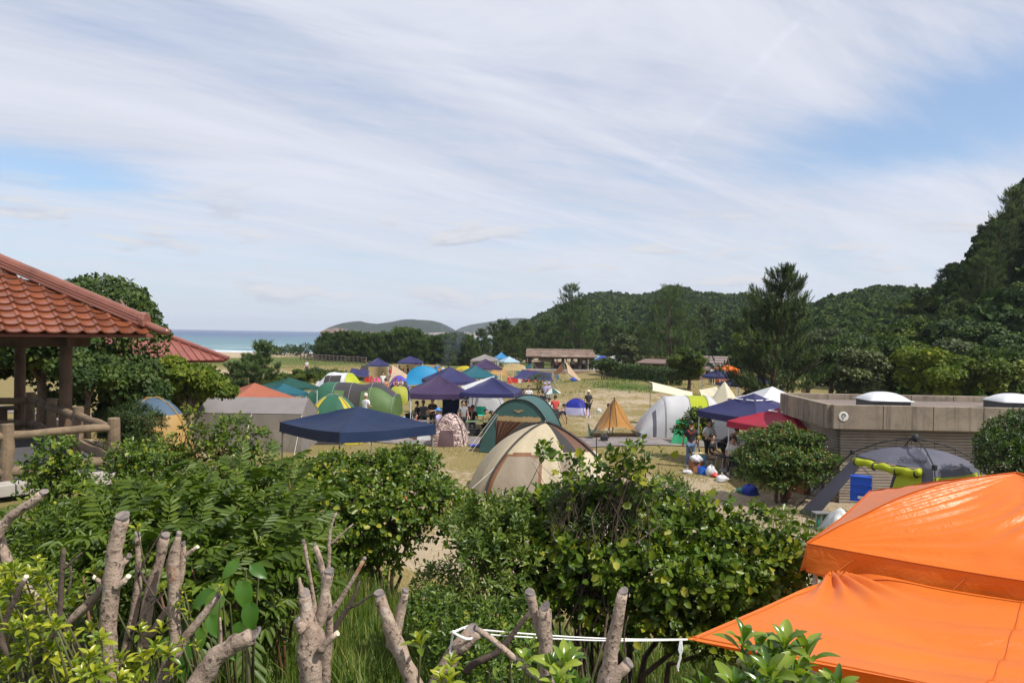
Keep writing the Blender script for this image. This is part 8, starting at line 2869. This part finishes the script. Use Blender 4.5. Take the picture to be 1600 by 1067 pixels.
# on the open sand
person('child in black with straw hat walking by the tan tarp shelter', 919, 43, 'stand', BK, BK, 200, shorts=True, hat=ST, scale=.92)
person('person in black shorts bending behind the tan tarp shelter', 954, 37.5, 'bend', GY, BK, 190, shorts=True, scale=.95)
# group by the umbrella
for px, D, po, sh_, lg, rz, h_, lb in ((826, 49, 'sit', WH, GY, 10, None, 'person in white shirt seated left of the striped umbrella'), (817, 50, 'squat', BK, BK, 40, None, 'crouching person in black farthest left of the umbrella group'), (842, 47.5, 'squat', KH, NV, -30, None, 'person with bare arms crouching in front of the umbrella pole'),
 (848, 45.5, 'sit', BK, BK, 150, None, 'person in black seated below the umbrella'), (858, 44.5, 'squat', WH, GY, 180, None, 'person in white crouching under the umbrella edge'), (867, 43, 'sit', RD, BK, 200, None, 'dark haired person in red sitting at the umbrella group end'),
 (851, 53, 'stand', LV, GY, 0, LV, 'person in a lavender sun hat behind the umbrella'), (857, 53.5, 'stand', LV, GY, 20, LV, 'second person in a lavender hat behind the umbrella'), (871, 36.5, 'bend', BK, BK, 120, None, 'person in black crouched beside the screen tent side')):
 person(lb, px, D, po, sh_, lg, rz, hat=h_, scale=.80 if h_ else 1.0)
# under the purple canopy
person('man in black standing under the purple canopy', 676, 37.4, 'busy', BK, BK, -20, scale=1.02)
person('person in lavender shirt and blue cap bending at the table', 685, 36.2, 'sit', LV, BK, 70, hat=BL)
person('person in grey seated deep under the purple canopy', 661, 40, 'sit', GY, NV, 10)
person('person in black seated beside the table under the purple canopy', 652, 39.5, 'sit', BK, BK, 120)
person('person in red kneeling by the purple canopy front leg', 647, 36.5, 'squat', RD, NV, 80)
tarp('hanging_sheet', 'navy sheet hanging at the back right of the purple canopy', g3(704, 39.6), R(8), [(-.5, -.02, .35), (.5, -.02, .35), (.5, .02, 1.75), (-.5, .02, 1.75)], NAVY, sag=0, lines=False, group='hanging sheets', cat='sheet')
# under the slack navy canopy
person('person in grey and red standing between the two canopies', 723, 37.0, 'stand', GY, BK, 30, scale=.98)
person('person in pink red shirt standing beside the canopy leg', 729, 37.6, 'stand', clo('brick', (.45, .12, .09)), GY, -10, scale=.95)
person('person with tan clothes sitting by the screen tent', 768, 35.6, 'sit', KH, BK, 100, scale=.95)
person('dark haired person sitting at the cooking table', 759, 36.6, 'sit', clo('olive', (.18, .14, .06)), BK, 60, scale=.95)
person('person sitting behind the cooking table', 738, 38.0, 'sit', BK, NV, 0)
# open lawn in the middle
person('shirtless man with tanned back standing on the lawn', 602, 54, 'stand', RD, BK, 170, bare=True, shorts=True, skin=mat('skin_sunburnt', (.46, .20, .12), .55))
person('person in white walking behind the picnic group', 598, 63, 'stand', WH, GY, 30)
person('person seated with bare shoulders at the picnic', 578, 59, 'squat', BK, BK, 60, bare=True)
person('person in orange seated at the picnic', 588, 60, 'sit', OR, BK, 0)
person('person in black crouching at the picnic', 583, 57, 'squat', BK, BK, 200)
person('person in white sitting on the grass near the picnic', 586, 54, 'squat', WH, GY, 90)
person('child in the doorway of the violet dome tent', 619, 66, 'squat', PK, NV, 0, scale=.9)
person('second child in the doorway of the violet dome tent', 626, 65.8, 'squat', WH, NV, 0, scale=.9)
person('person in white hooded top in front of the moss green tent', 570, 38.5, 'busy', WH, WH, 150, hair=clo('pinkish_white', (.66, .52, .50)), scale=1.05)
# far away
person('person in white with dark hair by the smoke', 691, 84, 'stand', WH, BK, 160)
person('person in blue beside the smoke', 682, 86, 'stand', BL, NV, 0)
for k, (px, sh_, lb) in enumerate(((624, BK, 'leftmost dark figure under the navy canopy by the pines'), (630, GY, 'second dark figure under the navy canopy by the pines'), (637, BK, 'third dark figure under the navy canopy by the pines'), (645, NV, 'fourth dark figure under the navy canopy by the pines'))):
 person(lb, px, 84.5, 'sit' if k % 2 else 'stand', sh_, BK, 40 * k)
person('person in red at the right leg of the small navy canopy', 610, 83, 'stand', RD, GY, 0)
person('person in white and black at the far dune left of the bushes', 479, 96, 'stand', WH, NV, 0)
for k, (px, sh_, po, lb) in enumerate(((828, BK, 'stand', 'dark figure at the left post of the cooking shelter'), (870, PK, 'stand', 'person in pink inside the cooking shelter'), (884, BK, 'busy', 'person in black at the stove of the cooking shelter'), (895, GY, 'stand', 'grey figure in the middle of the cooking shelter'),
 (912, WH, 'stand', 'person in white inside the right end of the shelter'), (921, KH, 'stand', 'person in khaki just outside the right end of the shelter'), (926, OR, 'stand', 'person in orange outside the right end of the shelter'))):
 person(lb, px, 102.5, po, sh_, BK, 50 * k)
for k, (px, lb) in enumerate(((748, 'figure under the left half of the farther purple canopy'), (756, 'figure under the middle of the farther purple canopy'), (764, 'figure under the right half of the farther purple canopy'))):
 person(lb, px, 63.5, 'sit', (WH, PK, GY)[k], BK, 60 * k)
person('child in red trunks at the orange dome tent door', 822, 77, 'squat', RD, NV, 0, scale=.9)
# ------------------------------------------------------------------ camp gear
PLW = mat('plastic_bag_white', (.66, .66, .68), .45, .06, 9, transl=.2)
PLB = mat('plastic_blue', (.02, .12, .55), .35, .05)
PLR = mat('plastic_red', (.55, .035, .03), .4, .05)
PLG = mat('plastic_green', (.02, .20, .12), .45)
CBR = mat('cardboard_brown', (.30, .12, .055), .8, .12)
ALU = mat('aluminium', (.5, .5, .5), .4, .05, metal=.6)
SIL = mat('silver_cover', (.50, .52, .50), .35, .15, 5, .5, 12)
def bag(name, label, px, D, s, material, cat='bag', group=None, seed=0, dz=0.0, squash=1.0):
 g_ = random.Random(seed)
 t = thing(name, label, cat, g3(px, D, dz), g_.uniform(0, 3), group)
 w = [(g_.uniform(2, 7), g_.uniform(2, 7), g_.uniform(0, 6)) for _ in range(4)]
 def f(u, v):
  a, b = u * 2 * PI, v * PI
  r_ = 1 + .13 * sum(math.sin(q[0] * math.cos(a) + q[1] * b + q[2]) for q in w) / 2
  z = max(-.52, -math.cos(b)) + .52
  return (s * .5 * r_ * math.sin(b) * math.cos(a), s * .42 * r_ * math.sin(b) * math.sin(a), s * .55 * z * squash * (1 + .1 * math.sin(a * 3)))
 MB().grid(f, 20, 12).build('sack', material, t, smooth=True)
 m = MB()
 m.tube([(-.08 * s, 0, s * .78 * squash), (-.05 * s, 0, s * (.78 * squash + .22)), (.05 * s, 0, s * (.78 * squash + .22)), (.08 * s, 0, s * .78 * squash)], .02 * s, 5)
 m.build('handle', material, t)
 return t
def crate(name, label, px, D, size, material, lid=None, rz=0.0, cat='box', dz=0.0, group=None):
 t = thing(name, label, cat, g3(px, D, dz), rz, group)
 w, d, h = size
 m = MB()
 th = .02
 m.box((0, 0, th / 2 + .004), (w, d, th))
 for s in (-1, 1):
  m.box((s * (w / 2 - th / 2), 0, h / 2 + .012), (th, d, h - .016))
  m.box((0, s * (d / 2 - th / 2), h / 2 + .012), (w - 2 * th - .004, th, h - .016))
 m.build('body', material, t)
 if lid:
  MB().box((0, 0, h + .03), (w + .03, d + .03, .05)).build('lid', lid, t, bevel=.01)
 m = MB()
 for s in (-1, 1):
  m.tube([(s * w / 2, -.08, h * .7), (s * (w / 2 + .04), -.06, h * .72), (s * (w / 2 + .04), .06, h * .72), (s * w / 2, .08, h * .7)], .012, 5)
 m.build('handles', lid or material, t)
 return t
def table(label, px, D, w, d, h, top, rz=0.0, group='camp tables'):
 t = thing('camp_table', label, 'table', g3(px, D), rz, group)
 MB().box((0, 0, h), (w, d, .03)).build('table_top', top, t, bevel=.005)
 for sx in (-1, 1):
  for sy in (-1, 1):
   MB().tube([(sx * (w / 2 - .04), sy * (d / 2 - .04), 0), (sx * (w / 2 - .10), sy * (d / 2 - .06), h - .02)], .014, 6).build('leg', ALU, t)
 return t
def chair(label, px, D, fab, rz=0.0, group='folding camp chairs'):
 t = thing('camp_chair', label, 'chair', g3(px, D), R(rz), group)
 MB().grid(lambda u, v: ((u - .5) * .52, -.25 + .48 * v, .42 - .05 * math.sin(u * PI) - .05 * v), 6, 6).build('seat', fab, t, smooth=True)
 MB().grid(lambda u, v: ((u - .5) * .52, .23 + .13 * v + .03 * math.sin(u * PI), .37 + .48 * v), 6, 6).build('backrest', fab, t, smooth=True)
 for s in (-1, 1):
  m = MB()
  m.tube([(s * .26, -.27, 0), (s * .27, .24, .40), (s * .27, .36, .86)], .011, 6)
  m.build('side_tube', GREYM, t)
  m = MB()
  m.tube([(s * .27, .27, 0), (s * .26, -.26, .43), (s * .28, -.25, .60)], .011, 6)
  m.build('leg', GREYM, t)
  MB().box((s * .28, -.02, .61), (.05, .5, .02)).build('armrest', BLACK, t)
 return t
crate('cooler_box', 'red brown box under a white bag at the edge of the canopy', 1088, 27.3, (.46, .34, .34), CBR, CBR, .3)
bag('shopping_bag', 'big white bag lying on the red brown box', 1088, 27.25, .5, PLW, seed=1, dz=.36, squash=.6)
crate('storage_box', 'light blue and yellow topped box behind the white bag', 1092, 28.0, (.42, .34, .5), clo('sky', (.16, .48, .66)), clo('cream_yellow', (.62, .52, .25)), .2)
crate('basin', 'blue plastic tub on the grass by the canopy', 1102, 26.8, (.48, .36, .24), PLB, None, .1, 'tub')
bag('shopping_bag', 'white plastic bag right of the blue tub', 1111, 26.5, .42, PLW, seed=2)
bag('shopping_bag', 'red food bag at the foot of the middle canopy leg', 1117, 26.3, .28, PLR, seed=3, squash=.6)
bag('shopping_bag', 'low white bag before the front canopy leg', 1128, 25.7, .5, PLW, seed=4, squash=.5)
bag('shopping_bag', 'flat white bag left of the red brown box', 1074, 26.9, .42, PLW, seed=5, squash=.35)
table('dark cloth covered table under the navy violet canopy', 1140, 27.0, 1.0, .6, .62, BK, .2)
chair('dark folding chair beside the covered table', 1152, 26.4, BK, -30)
bag('duffel_bag', 'round blue bag under the left of the round shrub', 1172, 23.6, .55, BLUE, seed=6, squash=.7)
bag('duffel_bag', 'green bag left of the blue one under the shrub', 1158, 24.0, .40, PLG, seed=7, squash=.45)
bag('food_bag', 'red bag beside the trunk of the round shrub', 1228, 23.0, .32, PLR, seed=8)
bag('shopping_bag', 'white paper bag on the right behind the round shrub', 1275, 23.4, .46, PLW, seed=9, squash=1.2)
crate('food_box', 'brown box next to the white paper bag', 1258, 23.6, (.4, .3, .3), CBR, None, .4)
crate('cooler_box', 'red cooler behind the round shrub', 1240, 24.2, (.5, .35, .34), PLR, WH, 0)
# inside the instant tent
t = thing('drying_net', 'blue hanging drying net with three tiers under the instant tent', 'drying net', tuple(at(1345, 781, 18.9)), R(-30))
nm = mat('net_blue', (.015, .11, .62), .6, .08, transl=.3)
for k in range(3):
 m = MB()
 z = k * .205
 for s in (-1, 1):
  m.grid(lambda u, v, s=s, z=z: ((u - .5) * .48, s * .17 * (1 - .08 * math.sin(v * PI)), z + v * .20), 4, 4)
  m.grid(lambda u, v, s=s, z=z: (s * .24 * (1 - .06 * math.sin(v * PI)), (u - .5) * .34, z + v * .20), 4, 4)
 m.build('tier', nm, t)
 MB().box((0, 0, z), (.50, .36, .014)).build('tray', mat('net_blue_dark', (.01, .06, .38), .5), t)
MB().box((0, 0, .615), (.50, .36, .014)).build('tray', _MC['net_blue_dark'], t)
MB().box((.02, -.175, .10), (.16, .004, .07)).build('tag_label', WH, t)
m = MB()
for sx in (-1, 1):
 for sy in (-1, 1):
  m.tube([(sx * .23, sy * .16, .62), (0, 0, .86)], .006, 4)
m.build('cords', BLACK, t)
t = thing('covered_gear', 'silvery sheet thrown over gear at the front of the instant tent', 'cover', g3(1312, 18.6), .2)
cr = creases(61, .06, 7)
MB().grid(lambda u, v: ((u - .5) * 1.05 * (1 - .25 * (1 - abs(2 * v - 1))), (v - .5) * .75, max(.0, .60 * (1 - abs(2 * u - 1) ** 2.4) * (1 - abs(2 * v - 1) ** 3) + cr(u * 3, v * 3))), 26, 18).build('sheet', SIL, t, smooth=True)
t = thing('bottle_rack', 'small rack with green bottles beside the silvery sheet', 'rack', g3(1283, 18.9), .1)
for k in range(3):
 m = MB()
 m.lathe([(.035, 0), (.038, .03), (.038, .22), (.014, .29), (.014, .34)], 10, (-.1 + k * .1, 0, .03))
 m.build('bottle', PLG if k != 1 else ALU, t, smooth=True)
for z in (.02, .42):
 MB().box((0, 0, z), (.42, .24, .025)).build('shelf', GREYM, t)
for sx in (-1, 1):
 for sy in (-1, 1):
  MB().tube([(sx * .2, sy * .11, 0), (sx * .2, sy * .11, .44)], .01, 5).build('leg', GREYM, t)
t = thing('kitchen_table', 'red topped low table with bottles inside the instant tent', 'table', g3(1370, 18.2), .1)
MB().box((0, 0, .62), (.9, .5, .03)).build('table_top', clo('dark_red', (.20, .05, .04)), t)
for sx in (-1, 1):
 for sy in (-1, 1):
  MB().tube([(sx * .42, sy * .22, 0), (sx * .40, sy * .2, .61)], .014, 6).build('leg', ALU, t)
for k, (x, mt, hh, lb) in enumerate(((-.28, mat('clear_bottle', (.35, .40, .42), .15, transl=.5), .34, 'tall clear bottle on the red topped table'), (-.14, LIMQ, .24, 'yellow green bottle on the red topped table'))):
 p = Vector(g3(1370, 18.2)) + Vector((x, -.1, .636))
 q = thing('bottle', lb, 'bottle', tuple(p))
 MB().lathe([(.04, 0), (.042, .02), (.042, hh * .65), (.016, hh * .85), (.016, hh)], 12).build('glass', mt, q, smooth=True)
 MB().lathe([(.018, hh), (.018, hh + .03)], 10).build('cap', PLB if k else WH, q)
bag('shopping_bag', 'white plastic bag on the red topped table', 1386, 18.2, .42, PLW, seed=11, dz=.64, squash=.9)
# centre of the camp
table('pale table with food under the purple canopy', 660, 36.4, 1.2, .6, .66, GREY, .1)
table('second table under the purple canopy, farther back', 672, 38.6, 1.1, .6, .66, BK, 0)
crate('food_box', 'white foam box on the ground in front of the purple canopy', 662, 34.8, (.62, .36, .34), WH, WH, .1)
crate('food_box', 'orange box beside the white foam box', 651, 35.2, (.4, .3, .26), clo('orange', (.65, .2, .05)), None, .3)
table('green cooking table under the slack navy canopy', 748, 36.4, 1.3, .55, .68, clo('table_green', (.10, .16, .08)), 0)
chair('turquoise camp chair under the slack navy canopy', 753, 41.5, clo('turquoise', (.02, .55, .42)), 170)
chair('black folding chair at the left front of the purple canopy', 646, 37.6, BK, 60)
crate('cooler_box', 'dark box below the cooking table', 742, 36.2, (.5, .36, .3), BK, BK)
tarp('ground_sheet', 'blue ground sheet at the foot of the screen tent', g3(748, 32.6), 0, [(-.45, -.2, .05), (.55, -.2, .05), (.55, .3, .05), (-.45, .3, .05)], BLUE, sag=0, lines=False, group='ground sheets', cat='sheet')
tarp('ground_sheet', 'pale blue sheet and towels left of the purple canopy', g3(634, 43), 0, [(-.9, -.5, .06), (.8, -.5, .06), (.8, .5, .08), (-.9, .5, .06)], clo('pale_sheet', (.30, .50, .66)), sag=0, lines=False, group='ground sheets', cat='sheet')
t = thing('motor_bike', 'blue and grey scooter seen through the mesh of the screen tent', 'scooter', g3(826, 34.8), R(14))
for x in (-.45, .52):
 m = MB()
 m.tube([(x + .24 * math.cos(a), 0, .26 + .24 * math.sin(a)) for a in np.linspace(0, 2 * PI, 21)], .045, 7)
 w_ = m.build('wheel', BLACK, t)
 m = MB()
 for k in range(5):
  a = k * 2 * PI / 5
  m.box((x + .10 * math.cos(a), 0, .26 + .10 * math.sin(a)), (.20, .03, .05), (0, -a, 0))
 m.build('rim', mat('rim_silver', (.7, .7, .72), .3, metal=.7), w_)
m = MB()
m.grid(lambda u, v: (-.6 + 1.2 * u, .16 * math.sin(v * 2 * PI) * (.6 + .4 * math.sin(u * PI)), .55 + .16 * math.cos(v * 2 * PI) + .18 * u * u + .1 * (1 - u) ** 2), 14, 10)
m.build('fairing', clo('scooter_blue', (.10, .10, .28)), t, smooth=True)
MB().box((-.25, 0, .78), (.6, .22, .1)).build('seat', BLACK, t, bevel=.03)
m = MB()
m.tube([(.52, 0, .3), (.40, 0, .98)], .025, 6)
m.tube([(.40, -.3, 1.02), (.40, .3, 1.02)], .02, 6)
m.build('handlebar', GREYM, t)
# striped umbrella
t = thing('beach_umbrella', 'green and white striped beach umbrella tilted over the group', 'umbrella', g3(862, 48.5), 0)
zc = at(862, 607, 48.5).z - H(gp(862, 48.5).x, 48.5)
for k in range(8):
 def seg(u, v, k=k):
  a = (k + u) * 2 * PI / 8
  r_ = .60 * v
  z = zc - .34 * v ** 1.6 - .05 * math.sin(u * PI) * v
  x, y = r_ * math.cos(a), r_ * math.sin(a)
  return (x * math.cos(.2), y, z + x * .12 - y * .12)
 MB().grid(seg, 5, 6).build('panel', WHITE if k % 2 else cloth('fabric_bottle_green', (.02, .09, .055)), t, smooth=True)
MB().tube([(0, 0, 0), (0, 0, zc + .08)], .016, 6).build('pole', ALU, t)
# far clutter
crate('cooler_box', 'red cooler box under the small navy canopy', 576, 82.5, (.75, .6, .6), PLR, PLR, group='far coolers')
bag('swim_ring', 'pink inflatable under the small navy canopy', 589, 82, .9, clo('hot_pink', (.75, .08, .28)), cat='inflatable', seed=13, squash=.7)
crate('cooler_box', 'red cooler box beside the sky blue tarp', 664, 66.5, (.6, .5, .42), PLR, PLR, group='far coolers')
crate('storage_box', 'red box left of the orange dome tent', 801, 76, (1.1, .8, .55), PLR, PLR)
crate('storage_box', 'white box right beside the red one by the orange dome tent', 811, 76.5, (.6, .6, .4), WH, WH)
for k, (px, D, f_, lb) in enumerate(((585, 56, clo('orange', (.65, .2, .05)), 'orange mat spread at the picnic'), (590, 61, clo('yellow_orange', (.7, .35, .06)), 'orange and yellow sheet behind the picnic'))):
 tarp('ground_sheet', lb, g3(px, D), 0, [(-.7, -.6, .2), (.7, -.6, .2), (.7, .6, .32), (-.7, .6, .3)], f_, sag=.03, lines=False, group='ground sheets', cat='sheet')
table('dark table with gear under the farther purple canopy', 778, 60, 1.8, .8, .7, BK, 0)
table('second dark table right of the farther purple canopy', 768, 58, 1.6, .7, .6, GREYD, 0)
chair('dark folding chair by the rust brown wind screen', 873, 73, clo('teal_chair', (.03, .10, .12)), 40)
bag('duffel_bag', 'blue bag on the dune beside the shelter path', 896, 74.5, .7, BLUE, seed=14, squash=.6)
for k, (px, D, lb) in enumerate(((936, 46.5, 'small white bag lying on the sand below the hedge'), (938, 40, 'tiny white bag on the sand near the tan tarp'))):
 bag('plastic_bag', lb, px, D, .34, PLW, seed=20 + k, squash=.8)
for k, (px, D, lb) in enumerate(((1094, 48, 'dark red folded gear left of the pyramid tent'), (1103, 48, 'black and red bag left of the pyramid tent'), (1085, 49, 'dark sack under the round topped tree'))):
 bag('gear_sack', lb, px, D, .8, (PLR, MAROON, BLACK)[k], seed=30 + k, squash=.7)
t = thing('picnic_bench', 'dark picnic bench right of the orange booth', 'bench', g3(1160, 74), .2)
MB().box((0, 0, .7), (2.2, .8, .08)).build('table_top', WD, t)
for s in (-1, 1):
 MB().box((0, s * .7, .42), (2.2, .3, .06)).build('seat', WD, t)
 MB().box((s * .8, 0, .34), (.1, 1.3, .64)).build('trestle', WD, t)
# stand pole with weights by the tan tarp
t = thing('tarp_pole_weight', 'black sand bag weight at the foot of the tarp pole beside the path', 'weight', g3(944, 34.2), 0)
MB().box((0, 0, .14), (.34, .26, .28)).build('sack', BLACK, t, bevel=.06)
MB().tube([(-.1, 0, .28), (-.05, 0, .38), (.05, 0, .38), (.1, 0, .28)], .012, 5).build('handle', GREYM, t)
# thin blue smoke from a cooking fire
mb = MB()
p0, p1 = at(690, 572, 92), at(720, 505, 94)
pts = [p0.lerp(p1, s) + Vector((.5 * math.sin(s * 5), 0, 0)) for s in np.linspace(0, 1, 9)]
mb.tube(pts, [.5, .8, 1.0, 1.2, 1.4, 1.6, 1.7, 1.8, 1.6], 12)
sm_ = mb.build('smoke')
m = bpy.data.materials.new('thin_smoke')
m.use_nodes = True
T = NT(m.node_tree)
T.n.clear()
pos = T.node('ShaderNodeNewGeometry').outputs['Position']
d_ = T.smooth(T.noise(T.vmath('MULTIPLY', pos, (1, 1, .6)).outputs[0], 1.1, 3, .6, .6), .42, .75)
vv = T.node('ShaderNodeVolumePrincipled', {'Color': (.62, .72, .9, 1), 'Density': T.math('MULTIPLY', d_, .14), 'Anisotropy': .2})
o_ = T.node('ShaderNodeOutputMaterial')
T.l.new(vv.outputs[0], o_.inputs['Volume'])
sm_.data.materials.append(m)
tag(sm_, 'thin bluish smoke drifting up from a cooking fire by the pines', kind='stuff')
